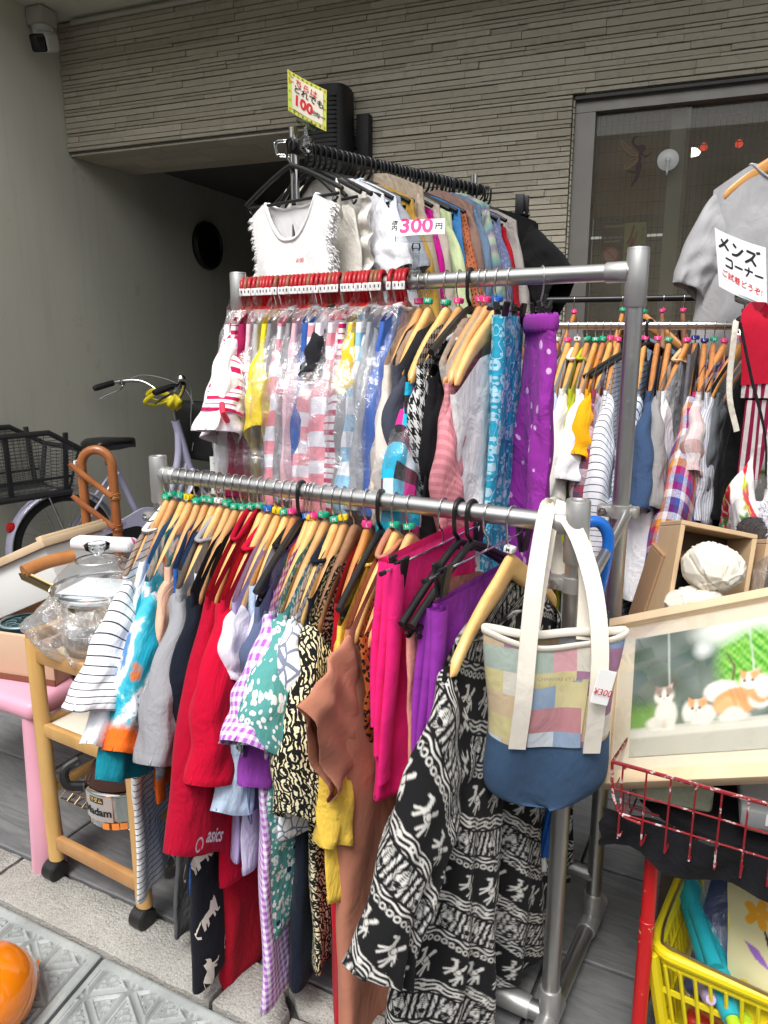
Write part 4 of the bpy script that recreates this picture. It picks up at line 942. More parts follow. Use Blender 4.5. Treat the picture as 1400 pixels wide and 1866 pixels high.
F(-.745, 'paisley_blouse', 'cream blouse covered in black ornamental scrolls', 'blouse', fabric('black_scroll', P_scroll((.80, .72, .47), (.012, .012, .012), 36)), .80, (.300, -.405, .165, -.53), ('dark',), W=[(0, .19), (.3, .22), (1, .21)], th=.020, sth=.036, arm=.11, desc='cream scroll print blouse')
F(-.716, 'crimson_dress', 'long crimson dress between the navy dress and terracotta cloth', 'dress', solid((.45, .008, .02)), .93, None, ('amber', 'pink', 'L'), drop=.06, sw=.17, W=[(0, .17), (1, .215)], th=.030, k=4, minor=True, desc='long crimson dress')
F(-.686, 'yellow_shirt', 'mustard yellow top seen as a strip beside the terracotta dress', 'shirt', solid(YEL), .60, (.275, -.465, .195, -.500), ('black',), th=.012, band=solid(YEL), desc='mustard yellow top')
M_TER = solid((.47, .195, .125), wrinkle=.22)
F(-.656, 'terracotta_dress', 'long terracotta dress with wide dropped sleeve', 'dress', M_TER, 1.0 - .02, (.355, -.165, .265, -.375), ('wood', 'green', 'M'), W=[(0, .2), (.2, .235), (1, .225)], th=.034, sth=.008, arm=.13, ns=.35, nf=.02, nb=.0, band=M_TER, fold=.010, k=5, desc='long terracotta dress', M=60)
F(-.626, 'leaf_print_blouse', 'rust brown blouse with black and white leaf print', 'blouse', fabric('rust_leaf', P_floral((.42, .10, .02), (.02, .012, .01), (.75, .7, .6), 75)), .32, None, ('wood', 'green', 'M'), drop=.05, ns=.0, sw=.16, top=.004, W=[(0, .165), (1, .175)], th=.014, desc='rust leaf print blouse')

# skirts folded over clip hangers
def clip_hanger(x, rz, desc, y=FY, z=NZ, L=.155, label='wire clip hanger with black clips holding the %s'):
    h = thing('clip_hanger', label % desc, 'hanger', (x, y, z), rad(rz), 'clip hangers')
    link('hook', hmesh('wh%.4f%.4f' % (HZ, .0185), lambda: mesh('hook', hook_path(HZ, .0185, .0017), M_CHR, 180)), h)
    part('rod', tube([(0, -L - .05, 0), (0, L + .05, 0)], .0022, 8), M_CHR, h)
    part('rod_tip', tube([(0, -L - .057, 0), (0, -L - .045, 0)], .004, 8), M_BP, h)
    for s in (-1, 1):
        part('clip', join(box((.007, -s * L, -.012), (.005, .024, .055), .002, 1, Euler((0, rad(10), 0)).to_matrix()), box((-.007, -s * L, -.012), (.005, .024, .055), .002, 1, Euler((0, rad(-10), 0)).to_matrix()), tube([(0, -s * L - .013, .004), (0, -s * L + .013, .004)], .004, 8)), M_BP, h)
    return h
def folded(x, rz, name, label, cat, mat, w0, zt, L, th=.02, fold=.006, desc='', W=None, k=5, seed=1, y=FY, z=NZ, rolls=3, wn=None, group=GF):
    cl = Cloth(L=L, sw=w0, W=W or [(0, w0), (1, w0 + .02)], drop=0, ns=0, th=th, fold=fold, k=k, seed=seed, top=zt)
    g = garment(name, label, cat, mat, (x, y, z), rz, cl, group=group)
    # the doubled-over waist: loops of cloth at the near edge
    for r in range(rolls):
        t = np.linspace(0, 1, 16); a = np.linspace(0, 2 * np.pi, 20, endpoint=False)
        cx = .012 - r * .012 + .004 * np.sin(5 * t + r); rx = .006 + .006 * (1 - t); wy = (wn or w0) + .006 - .004 * r + t * .03
        V = np.stack([cx[:, None] + rx[:, None] * np.cos(a), -(wy[:, None] + .018 * np.sin(a)), np.repeat((zt - .004 - t * L * (.92 - .12 * r))[:, None], 20, 1)], -1).reshape(-1, 3)
        part('fold', (V, gridf(20, 16, cu=True)), mat, g, 180, np.c_[V[:, 1], V[:, 2]])
    return g
M_HP = solid((.80, .02, .19), wrinkle=.3); M_VI = solid((.28, .035, .36), wrinkle=.3)
folded(-.575, 0, 'pink_skirt', 'hot pink skirt folded over a clip hanger', 'skirt', M_HP, .155, .010, .40, desc='hot pink skirt', W=[(0, .155), (1, .20)], th=.022)
clip_hanger(-.560, 0, 'hot pink skirt')
F(-.530, 'salmon_top', 'pale salmon top hanging between the hot pink and violet skirts', 'top', solid((.70, .30, .24)), .42, None, ('black',), drop=.07, ns=.6, sw=.18, W=[(0, .18), (1, .17)], th=.014, dz=-.05, desc='pale salmon top', rz=0)
folded(-.492, -3, 'violet_skirt', 'violet skirt folded over a black clip hanger beside the tote', 'skirt', M_VI, .150, -.055, .40, desc='violet skirt', W=[(0, .15), (1, .18)], th=.026, seed=4)
plastic_hanger(-.506, FY, NZ, -2, 'violet skirt beside the wire clip hanger'); clip_hanger(-.476, -3, 'violet skirt')

# black and white folklore print dress
def folk_print(X, Y):
    an = rad(31); p = Y * math.cos(an) - X * math.sin(an) + .012 * np.sin(X * 16); q = X * math.cos(an) + Y * math.sin(an); pm = np.mod(p + .05, .265); row = np.floor((p + .05) / .265); pm = np.where(pm > .157, np.maximum(.157, pm - .03), pm) if False else pm
    img = np.zeros(X.shape)
    # white band with pointed leaf panels
    b = pm < .082; dq = np.mod(q + row * .04, .075) - .0375; dp = pm - .041; 
    k = np.abs(dq) / .024 + np.abs(dp) / .042; panel = np.where((k > .82) & (k < 1.0), 0., np.where(k >= 1.0, ((np.sin(q * 300) > .1) & (np.abs(dp) < .034)) * 1., 1.)); panel = np.where((k <= .82) & (k > .66), ((np.mod((dq + dp) * 260, 2) < 1) * 1.), panel)
    leaf = np.hypot(dq / .008, (dp - .010) / .016) < 1; vein = np.abs(dq) < .0012; panel = np.where(leaf & (k < .66), np.where(np.abs(np.mod(dp * 180, 1) - .5) < .2, 0, 1), panel); panel = np.where((np.hypot(dq / .015, (dp + .014) / .007) < 1) & (k < .7), 0., panel)
    panel = np.where((k < .7) & vein, 0, panel); panel = np.where((k > 1.12) & (np.abs(np.mod(np.abs(dq) * 90 + np.abs(dp) * 40, 1) - .5) < .12), 0, panel)
    img = np.where(b, panel, img)
    # wavy lines
    b = (pm >= .082) & (pm < .118) | (pm >= .246); w = np.sin((pm + .0035 * np.sin(q * 95)) * 2 * np.pi / .0125); img = np.where(b, (w > .25) * 1., img)
    bud = (np.hypot(np.mod(q, .05) - .025, (pm - .100) * 1.5) < .010); img = np.where(b & bud & (np.hypot(np.mod(q, .05) - .025, (pm - .1) * 1.5) > .004), 1., img)
    # black band with riders
    b = (pm >= .118) & (pm < .226); hq = np.mod(q + row * .05, .105) - .05; hp = pm - .168
    ca, sa = math.cos(.55), math.sin(.55); hx = hq * ca + hp * sa; hy = -hq * sa + hp * ca
    h = np.hypot(hx / .022, hy / .011) < 1
    for ax, ay, bx_, by_, r in ((-.016, -.006, -.024, -.033, .0035), (-.012, -.008, -.010, -.034, .003), (.014, -.006, .018, -.034, .0033), (.018, -.004, .030, -.026, .003), (.016, .004, .030, .022, .0055), (.030, .022, .040, .014, .004), (-.02, .004, -.034, -.010, .0022), (.0, .008, -.002, .030, .0048), (-.002, .034, -.002, .035, .0055)):
        vx, vy = bx_ - ax, by_ - ay; t = np.clip(((hx - ax) * vx + (hy - ay) * vy) / (vx * vx + vy * vy + 1e-9), 0, 1); h |= np.hypot(hx - ax - vx * t, hy - ay - vy * t) < r
    h &= ~((np.abs(np.hypot(hx, hy - .004) - .010) < .0014)) & ~((np.abs(hx - .008) < .001) & (np.abs(hy) < .012))
    img = np.where(b & h, .92, img)
    # chain
    cqm = np.mod(q, .024) - .012; b = (pm >= .224) & (pm < .246); cr = np.hypot(cqm / .0105, (pm - .235) / .0085); img = np.where(b, ((cr < 1) & (cr > .55)) * .95, img)
    return img
M_FOLK = painted('folk_print_cloth', .9, .2)
cl = Cloth(L=.80, sw=.19, W=[(0, .195), (.18, .225), (.55, .255), (1, .320)], drop=.105, th=.036, ns=.80, nf=.075, nb=.02, fold=.022, k=8, seed=21, wave=.05, swing=.01)
dr = thing('folklore_dress', 'long black dress printed with white riders, chains and leaf panels', 'dress', (-.437, FY, .880), rad(-6), GF)
def folk(UV, du=0., dv=0.):
    g_ = sum(folk_print((1.4 - UV[:, 0] + du + a) * 1.8, (UV[:, 1] + .12 + dv + b) * 1.8) for a, b in ((-.0007, -.0003), (.0007, .0003), (-.0003, .0007), (.0003, -.0007), (0, 0)))[:, None] / 5; return g_ * np.array([.60, .585, .55]) + (1 - g_) * np.array([.012, .012, .013])
V, F_, UV = cl.body(600, 460); part('body', (V, F_), M_FOLK, dr, 180, None, folk(UV))
for sd_ in (1, -1):
    V, F_, UV = cl.sleeve(sd_, (.415, -.480, .320, -.545), .030, 150, 300, arm=.105)
    # gathered frill at the cuff
    kk = np.r_[np.repeat(np.linspace(0, 1, 300), 150), np.ones(300)]; V[:, 0] += .006 * np.clip((kk - .93) / .07, 0, 1) * np.sin(np.tile(np.linspace(0, 60, 150), 302))
    part('sleeve', (V, F_), M_FOLK, dr, 180, None, folk(UV, .03, .05))
    bz = [i for i in range(8, 213, 30)]
v, f = cl.neckband(.004); part('neckband', (v, f), M_FOLK, dr, 180, None, folk(v[:, 1:]))
wood_hanger(-.434, FY, NZ - .012, -5, 'long folklore print dress', 'white', 'M', hz=.074)

# ================================================================== CLOTHES ON THE HIGH REAR RAIL
NR = 1.325; HK = .046; NK = RZ - HK; GR = 'clothes on the high rear rail'
M_FILM = plastic_film('clear_plastic_film', (.985, .99, 1.0), .065, 15, .10, .014, .55)
def rzr(x): return float(np.interp(x, [-1.25, -1.0, -.8, -.6, -.5], [24, 18, 11, 2, -6]))
def red_hanger(x, rz, desc, mat, tagged=True):
    h = thing('childrens_hanger', '%s ring hook hanger with white tag carrying the %s' % ('red' if mat is M_RP else 'brown', desc), 'hanger', (x, RY, NK), rad(rz), 'ring hook hangers on the rear rail')
    def hook():
        pts = [(0, 0, -.012), (0, -.004, .012)] + [(0, -.0245 * math.cos(a), HK + .0245 * math.sin(a)) for a in np.linspace(-.95, math.pi + .5, 22)]
        return mesh('hook', tube(pts, .0052, 8, flat=(1, 1)), mat, 60)
    link('hook', hmesh('rh' + mat.name, hook), h)
    link('arms', hmesh('ra' + mat.name, lambda: mesh('arms', join(*plastic_arms(.105, .05, False, .009)), mat, 60)), h)
    if tagged:
        t = link('size_tag', hmesh('rtag', lambda: mesh('size_tag', box((0, 0, 0), (.011, .003, .017), .001, 1), plain('tag_white', (.8, .8, .79), .5), 40)), h, (0, -.0285, HK - .008), (rad(random.uniform(-8, 8)), 0, rad(random.uniform(-12, 12))))
        link('tag_print', hmesh('rtp', lambda: mesh('tag_print', box((0, -.0017, .001), (.0022, .0005, .006)), M_BLK, 0)), t)
    return h
def film_bag(g, w0, w1, top, L, th, seed, cut=0):
    """thin crumpled cover over a garment, a part of it"""
    cl = Cloth(L=L, sw=w0, W=[(0, w0), (.14, w0 + .5 * (w1 - w0)), (.3, w1), (1, w1 + .008)], drop=.05, ns=0, th=th, fold=.006, k=9, seed=seed, top=top, wave=.03)
    V, F_, UV = cl.body(76, 48); r = np.random.default_rng(seed); 
    for k in range(7):
        d = r.normal(size=3); d /= np.linalg.norm(d); f = r.uniform(25, 95); V[:, 0] += .0022 * np.abs(np.sin(V @ d * f + r.uniform(0, 6))) * np.sign(V[:, 0]); V[:, 1] += .0018 * np.sin(V @ d[[1, 2, 0]] * f * 1.3)
    part('plastic_cover', (V, F_), M_FILM, g, 180)
fm = "none"
def RG(x, name, label, cat, mat, L, near, hang, desc, film=None, smat=None, band=None, rz=None, dz=0, sth=.02, arm=.07, **k):
    rz = rzr(x) + random.uniform(-1.5, 1.5) if rz is None else rz; k.setdefault('seed', int(abs(x) * 1700)); cl = Cloth(L=L, **k)
    g = garment(name, label, cat, mat, (x, RY, NR + dz), rz, cl, near, group=GR, sleeve_mat=smat, band=band, sth=sth, arm=arm, N=56, M=34)
    _ci[0] += 1
    if film and (film is not fm or _ci[0] % 3): film_bag(g, film[0], film[1], film[2], film[3], film[4], int(abs(x) * 991))
    if hang == 'red': red_hanger(x, rz, desc, M_RP)
    elif hang == 'brown': red_hanger(x, rz, desc, M_BRP)
    elif hang == 'black': plastic_hanger(x, RY, NR, rz, desc)
    elif hang: wood_hanger(x, RY, NR, rz, desc, hang[0], hang[1], M_OW if len(hang) > 2 else None, group='wooden hangers on the rear rail', spin=random.uniform(-25, 25))
    return g, cl
CANDY = fabric('candy_stripe', P_stripe(.030, .30, (.84, .80, .82), (.50, .015, .09), wob=.006, cc=(.55, .05, .12), w2=.05))
PW = lambda nm, ca, cb, p: fabric(nm, P_stripe(p, .5, ca, cb))
PWS = PW('pink_wide_stripe', (.80, .79, .85), (.80, .30, .36), .052); BWS = PW('blue_wide_stripe', (.80, .82, .86), (.30, .55, .74), .052)
GH = solid((.33, .33, .345), .5); k0 = dict(sw=.15, W=[(0, .15), (.2, .175), (1, .20)], drop=.05, th=.018, ns=.40, nf=.02, nb=.008, dz=NK - NR, top=.012)
nr0 = (.235, -.40, .155, -.43); fm = (.09, .235, .045, .60, .027)
def kid(x, name, label, cat, mat, hang, desc, L=.50, near=nr0, film=fm, smat=None, band=None, **k):
    q = dict(k0); q.update(k); return RG(x, name, label, cat, mat, L, near, hang, desc, film, smat, band, **q)
kid(-1.235, 'berry_romper', 'white baby romper printed with red strawberries', 'romper', fabric('strawberry_speck', P_dots(.032, .0065, (.82, .80, .82), (.72, .08, .08))), 'red', 'strawberry romper', .36, film=fm)
g, cl = kid(-1.212, 'ruffled_dress', 'small crimson and white candy striped dress with ruffled sleeves', 'dress', CANDY, 'red', 'ruffled candy dress', .30, (.30, -.215, .175, -.265), sth=.03)
V, F_, UV = cl.sleeve(1, (.335, -.245, .185, -.30), .030, 60, 26, arm=.08); kk = np.r_[np.repeat(np.linspace(0, 1, 26), 60), np.ones(120)]; V[:, 0] += .007 * kk * np.sin(np.tile(np.linspace(0, 50, 60), 28)); part('ruffle', (V, F_), solid((.80, .74, .78)), g, 180, UV)
part('trim', tube(smooth_path([(.02, -.30, -.20), (.03, -.325, -.215), (.03, -.30, -.235)], 4), .006, 6), plain('scarlet_ribbon', (.75, .03, .08), .6), g)
kid(-1.185, 'wine_vest', 'small wine red vest behind the candy striped dress', 'vest', solid((.30, .012, .07)), 'brown', 'wine red vest', .25)
kid(-1.168, 'rose_tights', 'pale rose baby trousers in clear plastic', 'trousers', solid((.72, .50, .55)), 'red', 'pale rose trousers', .46, None)
kid(-1.148, 'marl_tights', 'pale grey marl baby trousers with dark letters in clear plastic', 'trousers', solid((.50, .50, .50), .5), 'red', 'pale grey marl trousers', .46, None)
kid(-1.118, 'yellow_shirt', 'lemon yellow child shirt in clear plastic', 'shirt', solid((.86, .66, .03)), 'red', 'lemon yellow shirt', .40, (.235, -.25, .145, -.36))
kid(-1.098, 'grey_pants', 'mid grey child trousers next to the lemon yellow shirt', 'trousers', GH, 'brown', 'mid grey trousers', .42, None)
kid(-1.075, 'pink_striped_shirt', 'pink and white striped child shirt with grey cuffs next to lemon yellow', 'shirt', PWS, 'red', 'pink striped shirt near lemon yellow', .46, (.235, -.41, .150, -.44), band=GH)
kid(-1.050, 'grey_romper', 'grey child romper bagged between two pink garments', 'romper', GH, 'red', 'bagged grey romper', .42)
kid(-1.030, 'pink_romper', 'dusty pink child romper bagged left of the royal blue shirt', 'romper', solid((.70, .44, .50)), 'red', 'dusty pink romper', .40)
kid(-1.004, 'blue_shirt', 'royal blue child shirt with grey neckband in clear plastic', 'shirt', solid((.04, .11, .38)), 'red', 'royal blue child shirt', .47, (.235, -.41, .150, -.44), band=GH)
kid(-.982, 'narrow_striped_shirt', 'narrow pink and white striped child shirt right of royal blue', 'shirt', PW('pink_narrow_stripe', (.80, .79, .85), (.78, .32, .36), .046), 'brown', 'narrow pink striped shirt', .48, (.235, -.41, .150, -.44))
kid(-.962, 'black_yoke_shirt', 'white child shirt with black armhole in clear plastic', 'shirt', solid((.78, .78, .82)), 'red', 'black yoke child shirt', .38, band=solid(BLACK), smat=solid((.02, .02, .025)), near=(.20, -.13, .15, -.17))
kid(-.928, 'raglan_striped_shirt', 'large pink and white striped child shirt with grey sleeve seam', 'shirt', PWS, 'red', 'large pink striped shirt', .50, (.235, -.41, .150, -.44), band=GH, sth=.028)
kid(-.905, 'candy_blouse', 'crimson and white candy striped blouse beside pink stripes', 'blouse', CANDY, 'red', 'candy striped blouse', .50, (.235, -.41, .150, -.44))
kid(-.886, 'marl_shirt', 'grey marl child shirt next to the candy striped blouse', 'shirt', GH, 'red', 'grey marl child shirt', .40)
kid(-.872, 'daisy_shirt', 'yellow child shirt with small dark flowers', 'shirt', fabric('daisy', P_floral((.80, .52, .04), (.75, .70, .55), (.05, .06, .2), 70)), 'brown', 'yellow daisy shirt', .36, (.19, -.17, .13, -.21))
kid(-.852, 'sky_striped_shirt', 'pale blue and white striped child shirt with grey hem', 'shirt', BWS, 'red', 'pale blue striped shirt', .50, (.235, -.41, .150, -.44), band=GH)
kid(-.828, 'silver_shirt', 'silver grey child shirt with printed letters in clear plastic', 'shirt', solid((.42, .43, .46), .5), 'red', 'silver grey shirt', .42)
kid(-.793, 'cobalt_shirt', 'cobalt blue child shirt with pale grey neckband at the red hangers end', 'shirt', solid((.05, .13, .45)), 'red', 'cobalt blue shirt', .36, band=solid((.6, .6, .62)))
KIDS = sorted((round(o.location.x, 4), o['label'].split('carrying the ')[1]) for o in bpy.data.objects if o.name.startswith('childrens_hanger'))
for i, x in enumerate((-1.224, -1.198, -1.176, -1.158, -1.134, -1.108, -1.086, -1.062, -1.04, -1.017, -.993, -.972, -.945, -.938, -.916, -.895, -.862, -.812, -.803)):
    a_ = [d for q, d in KIDS if q < x][-1]; b_ = [d for q, d in KIDS if q > x][0]
    h = red_hanger(x, rzr(x), 'x', M_RP if i % 4 else M_BRP); h['label'] = '%s ring hook hanger between %s and %s' % ('red' if i % 4 else 'brown', a_, b_)
# price labels hanging below the bagged clothes
for x, w_, z_, rt in ((-1.225, .22, -.32, .05), (-1.195, .14, -.35, -.05), (-1.12, .17, -.31, .1)):
    t = thing('price_label', 'white printed price label hanging under the %s' % {-1.225: 'strawberry romper', -1.195: 'candy striped dress', -1.12: 'lemon yellow shirt'}[x], 'label', (x + .075, RY - w_ + .02, NR + z_ - .03), rad(22), 'printed labels of the bagged child clothes')
    part('card', box((0, 0, 0), (.052, .0012, .085), .0005, 1), plain('card_white', (.78, .78, .77), .6), t)
    part('barcode', join(*[box((-.018 + i * .0028, -.0008, -.028), (.0012 if i % 3 else .0019, .0004, .012)) for i in range(14)]), M_BLK, t, 0, kind='stuff')
    part('small_print', join(*[box((-.004, -.0008, .028 - i * .0065), (.03 - (i % 3) * .007, .0004, .0016)) for i in range(6)]), plain('grey_ink', (.3, .3, .3), .6), t, 0, kind='stuff')
# right half of the rear rail
k1 = dict(sw=.2, W=[(0, .2), (.25, .21), (1, .22)], drop=.115, th=.016, ns=.5, nf=.03)
def adult(x, name, label, cat, mat, hang, desc, L=.6, near=None, film=None, **k):
    q = dict(k1); q.update(k); return RG(x, name, label, cat, mat, L, near, hang, desc, film, **q)
adult(-.762, 'cream_pyjamas', 'long cream top with tiny bow print and hanging sleeve', 'top', fabric('bow_speck', P_speck((.76, .66, .58), (.10, .07, .06), 36, .13)), ('pink', 'L'), 'tiny bow print cream top', .60, (.245, -.40, .20, -.41), film=None, sth=.016)
adult(-.742, 'denim_tunic', 'dark grey blue tunic inside a loose clear bag', 'tunic', solid((.06, .065, .09)), ('green', 'M'), 'dark grey blue tunic', .62, (.2, -.40, .13, -.42), film=(.06, .25, -.06, .62, .055))
adult(-.700, 'square_print_top', 'turquoise, black and maroon pixel square top in a loose clear bag', 'top', fabric('pixel_squares', P_cells([(.02, .45, .68), (.10, .33, .48), (.12, .03, .06), (.02, .45, .68), (.03, .03, .035), (.60, .72, .78), (.62, .04, .28)], .0235)), ('green', 'M'), 'turquoise square print top', .62, (.285, -.42, .165, -.47), film=(.06, .27, .0, .66, .045), dz=-.03, W=[(0, .2), (.25, .22), (1, .25)], th=.022, sth=.024)
adult(-.672, 'houndstooth_jacket', 'black and white houndstooth jacket', 'jacket', fabric('houndstooth', P_hound(.014, (.6, .6, .6), (.012, .012, .012))), ('pink', 'L'), 'houndstooth jacket', .60, (.15, -.42, .085, -.44))
adult(-.648, 'black_knit', 'black knit with white collar on a black hanger', 'knitwear', solid(BLACK), 'black', 'black knit', .62, (.125, -.40, .05, -.42), band=solid(WHITE), dz=-.02)
adult(-.626, 'ivory_shirt', 'ivory shirt collar rolled over the black knit', 'shirt', solid(OFFW), ('pink', 'L'), 'ivory shirt', .45, None, ns=.3, nf=.0, W=[(0, .2), (.3, .15), (1, .12)])
adult(-.612, 'pink_knit', 'rose pink ribbed knit next to the turquoise trousers', 'knitwear', fabric('rose_knit', P_stripe(.012, .45, (.62, .22, .26), (.72, .30, .34)), wrinkle=.5), ('pink', 'L'), 'rose pink knit', .50, (.15, -.46, .075, -.48), dz=-.03, th=.012)
adult(-.588, 'white_tunic', 'plain white flared tunic between rose knit and turquoise trousers', 'tunic', solid((.82, .81, .82)), ('blue', 'L'), 'plain white flared tunic', .60, None, dz=-.05, W=[(0, .2), (.3, .17), (1, .16)])
folded(-.566, -3, 'turquoise_trousers', 'turquoise trousers with pale flower vines on a clip hanger', 'trousers', fabric('turquoise_vine', P_vine((.03, .36, .55), (.42, .66, .78))), .055, -.01, .60, th=.012, fold=.004, W=[(0, .06), (1, .075)], y=RY, z=NR, rolls=1, group=GR)
clip_hanger(-.562, -3, 'turquoise vine trousers', RY, NR, .04)
M_DOT = fabric('violet_dots', P_dots(.036, .0088, (.30, .035, .34), (.70, .42, .70), .55))
g = folded(-.500, 34, 'dotted_skirt', 'violet elastic waist skirt with scattered pale dots on the rear rail', 'skirt', M_DOT, .07, -.012, .66, th=.020, fold=.024, W=[(0, .084), (.1, .092), (.5, .102), (1, .112)], y=RY, z=NR, rolls=0, seed=8, k=5, group=GR)
V = []
part('waistband', tube([(.020 * math.cos(a), -.086 * math.sin(a), -.026) for a in np.linspace(0, 6.283, 65)[:-1]], [.017 + .002 * math.sin(i * 2.2) for i in range(64)], 10, closed=True, flat=(.3, 1.0)), fabric('violet_cloth', P_solid((.30, .035, .34)), wrinkle=.8), g, 180, [(0, 0)] * 640)
clip_hanger(-.500, 30, 'violet dotted skirt', RY, NR, .035, 'wire hanger with silver clips holding the %s')
0 and adult(-.535, 'gauze_top', 'dark net top on a black hanger behind the turquoise trousers', 'top', solid((.03, .03, .035)), 'black', 'dark net top', .3)

# price card clipped on the rear rail
M_ACR = clear_glass('acrylic', (.9, .92, .92), .05); M_CARD = plain('card_white', (.78, .78, .77), .6)
pc = thing('price_card', 'white 300 yen card in a clear clip on the rear rail', 'sign', (-.766, RY - .012, RZ), rad(26))
part('clip', join(box((0, 0, .0), (.03, .042, .042), .006), box((0, 0, .04), (.014, .012, .05), .003), lathe([(.008, .06), (.010, .066), (.008, .074), (0, .075)], 12), box((.0, -.004, .085), (.085, .012, .018), .003)), M_ACR, pc)
a = np.linspace(0, 1, 14); xs = np.linspace(-.058, .058, 20)
V = np.array([(x, -.016 + .030 * t + .028 * t * t, .088 + .060 * t - .022 * t * t + .0015 * math.sin(30 * x)) for t in a for x in xs]); bvt = [(V, gridf(20, 14))]
part('card', bvt[0], M_CARD, pc, 180)
for s_, x_, sz, m_, zz in (('300', 0, .046, M_PNK, .108), ('店', -.044, .013, M_BLK, .116), ('内', -.044, .013, M_BLK, .103), ('円', .046, .016, M_BLK, .106)):
    tv = text_vf(s_, sz, frame_mat((x_, -.06, zz), (1, 0, 0), (0, 0, 1)), bold=.03); part('lettering', conform(tv, bvt, .0008, (0, 1, 0), .2), m_, pc, 0)

# ================================================================== HUNDRED YEN RACK IN FRONT OF THE TILED WALL
BA = Vector((-1.378, 1.857, 1.806)); BB = Vector((-1.185, 2.669, 1.806)); bdir = (BB - BA).normalized()
M_CH2 = metal('chrome_pole', (.66, .65, .64), .12, .06)
r1 = thing('chrome_rack', 'chrome post clothes rack with black rail before the tiled wall', 'rack', (0, 0, 0))
part('rail', tube([BA - bdir * .03, BB + bdir * .03], .0125, 18), plain('black_coated_rail', (.012, .012, .013), .35), r1)
for p in (BA, BB):
    q = p + Vector((-.018, -.006, 0))
    part('post', tube([(q.x, q.y, .03), (q.x, q.y, 1.853)], .0125, 20), M_CH2, r1)
    part('post_cap', tube([(q.x, q.y, 1.853), (q.x, q.y, 1.857)], .0135, 20), M_CH2, r1)
    part('rail_clamp', box((q.x + .006, q.y, p.z), (.045, .035, .04), .008), M_BP, r1)
    part('foot', join(beam((q.x - .25, q.y + .06, .03), (q.x + .25, q.y - .06, .03), .03, .02, .004), xf(lathe([(0, 0), (.025, 0), (.025, .02), (0, .02)], 14), (q.x - .23, q.y + .055, 0)), xf(lathe([(0, 0), (.025, 0), (.025, .02), (0, .02)], 14), (q.x + .23, q.y - .055, 0))), M_BP, r1)
NB = BA.z - .06; G1_ = 'clothes on the hundred yen rack'
BKL = []
def back(t, name, label, cat, mat, L=.62, near=None, desc='', hang=True, rz=76.7, dz=0, band=None, smat=None, sth=.02, **k):
    p = BA + (BB - BA) * t; k.setdefault('seed', int(abs(t) * 500)); k.setdefault('sw', .205); k.setdefault('W', [(0, k['sw']), (.25, k['sw'] + .02), (1, k['sw'] + .04)]); k.setdefault('th', .015); k.setdefault('drop', .085); BKL.append((t, desc or label))
    cl = Cloth(L=L, **k); g = garment(name, label, cat, mat, (p.x, p.y, NB + dz), rz + random.uniform(-3, 3), cl, near, group=G1_, band=band, smat=smat, sth=sth, N=56, M=32) if False else garment(name, label, cat, mat, (p.x, p.y, NB + dz), rz + random.uniform(-3, 3), cl, near, group=G1_, band=band, sleeve_mat=smat, sth=sth, N=56, M=32)
    if hang: plastic_hanger(p.x, p.y, NB, rz, desc or label, hz=.06, R=.0155, group='black hangers on the hundred yen rack')
    return g, cl
LS = (.29, -.48, .235, -.51); SS = (.31, -.27, .20, -.33)
g, cl = back(-.045, 'frayed_blouse', 'white sleeveless blouse with frayed armholes and scooped neck', 'blouse', solid((.84, .83, .83), wrinkle=.25), .66, None, 'white frayed blouse', rz=-100, sw=.185, W=[(0, .185), (.16, .165), (1, .20)], ns=.60, nf=.150, nb=.06, drop=.075, th=.03, fold=.006, dz=-.055, band=solid((.84, .83, .83)))
M_FRAY = solid((.86, .85, .85), wrinkle=.2)
for sd_ in (1, -1):
    fr = []; rr = random.Random(4)
    for i in range(260):
        t = rr.random() * .34; a = rr.uniform(-.8, .8); P0 = cl.P(np.array([sd_ * math.cos(a * .45)]), np.array([math.sin(a * .45)]), np.array([t])); p0 = Vector((P0[0][0], -P0[1][0], P0[2][0]))
        d = Vector((rr.uniform(-.6, .6), -sd_ * rr.uniform(.7, 1.2), rr.uniform(-.9, .3))).normalized(); l = rr.uniform(.006, .017)
        fr.append(tube([p0, p0 + d * l * .6, p0 + d * l + Vector((0, 0, -.4 * l))], [.0022, .0018, .0006], 4))
    part('frayed_trim', join(*fr), M_FRAY, g, 180, [(0, 0)] * (sum(len(v) for v, f in fr)), kind='stuff')
bvt = [obj_vf(g.children[0])]
part('lettering', conform(text_vf('¥100', .018, frame_mat((0, .055, -.20), (0, 1, 0), (0, 0, 1))), bvt), M_RED, g, 0)
0 and part('neck_label', conform((np.array([(0, .0, -.085), (0, .045, -.09), (0, .045, -.115), (0, .0, -.11)]), [(0, 1, 2, 3)]), bvt, .002, (-1, 0, 0)), plain('card_white', (.78, .78, .77), .6), g, 0)
M_ECRU = solid((.74, .71, .64))
g, cl = back(.05, 'canvas_apron', 'ecru strapped top with small tulip drawing behind the frayed blouse', 'top', M_ECRU, .64, None, 'ecru strapped top', sw=.17, W=[(0, .17), (.2, .2), (1, .21)], drop=.10, ns=.9, nf=.10, nb=.06, dz=-.03)
for sd_ in (.75, -.75):
    P0 = cl.P(np.array([sd_]), np.array([-.6]), np.array([.05])); p0 = (P0[0][0] - .006, -P0[1][0], P0[2][0]); part('strap', tube([p0, (p0[0], p0[1] * .9, p0[2] + .07), (0, p0[1] * .82, p0[2] + .10)], .009, 8, flat=(.35, 1)), M_ECRU, g, 180, [(0, 0)] * 24)
bvt = [obj_vf(g.children[0])]
part('lettering', conform(text_vf('¥100', .016, frame_mat((0, -.09, -.20), (0, -1, 0), (0, 0, 1))), bvt, .0012, (1, 0, 0)), M_RED, g, 0)
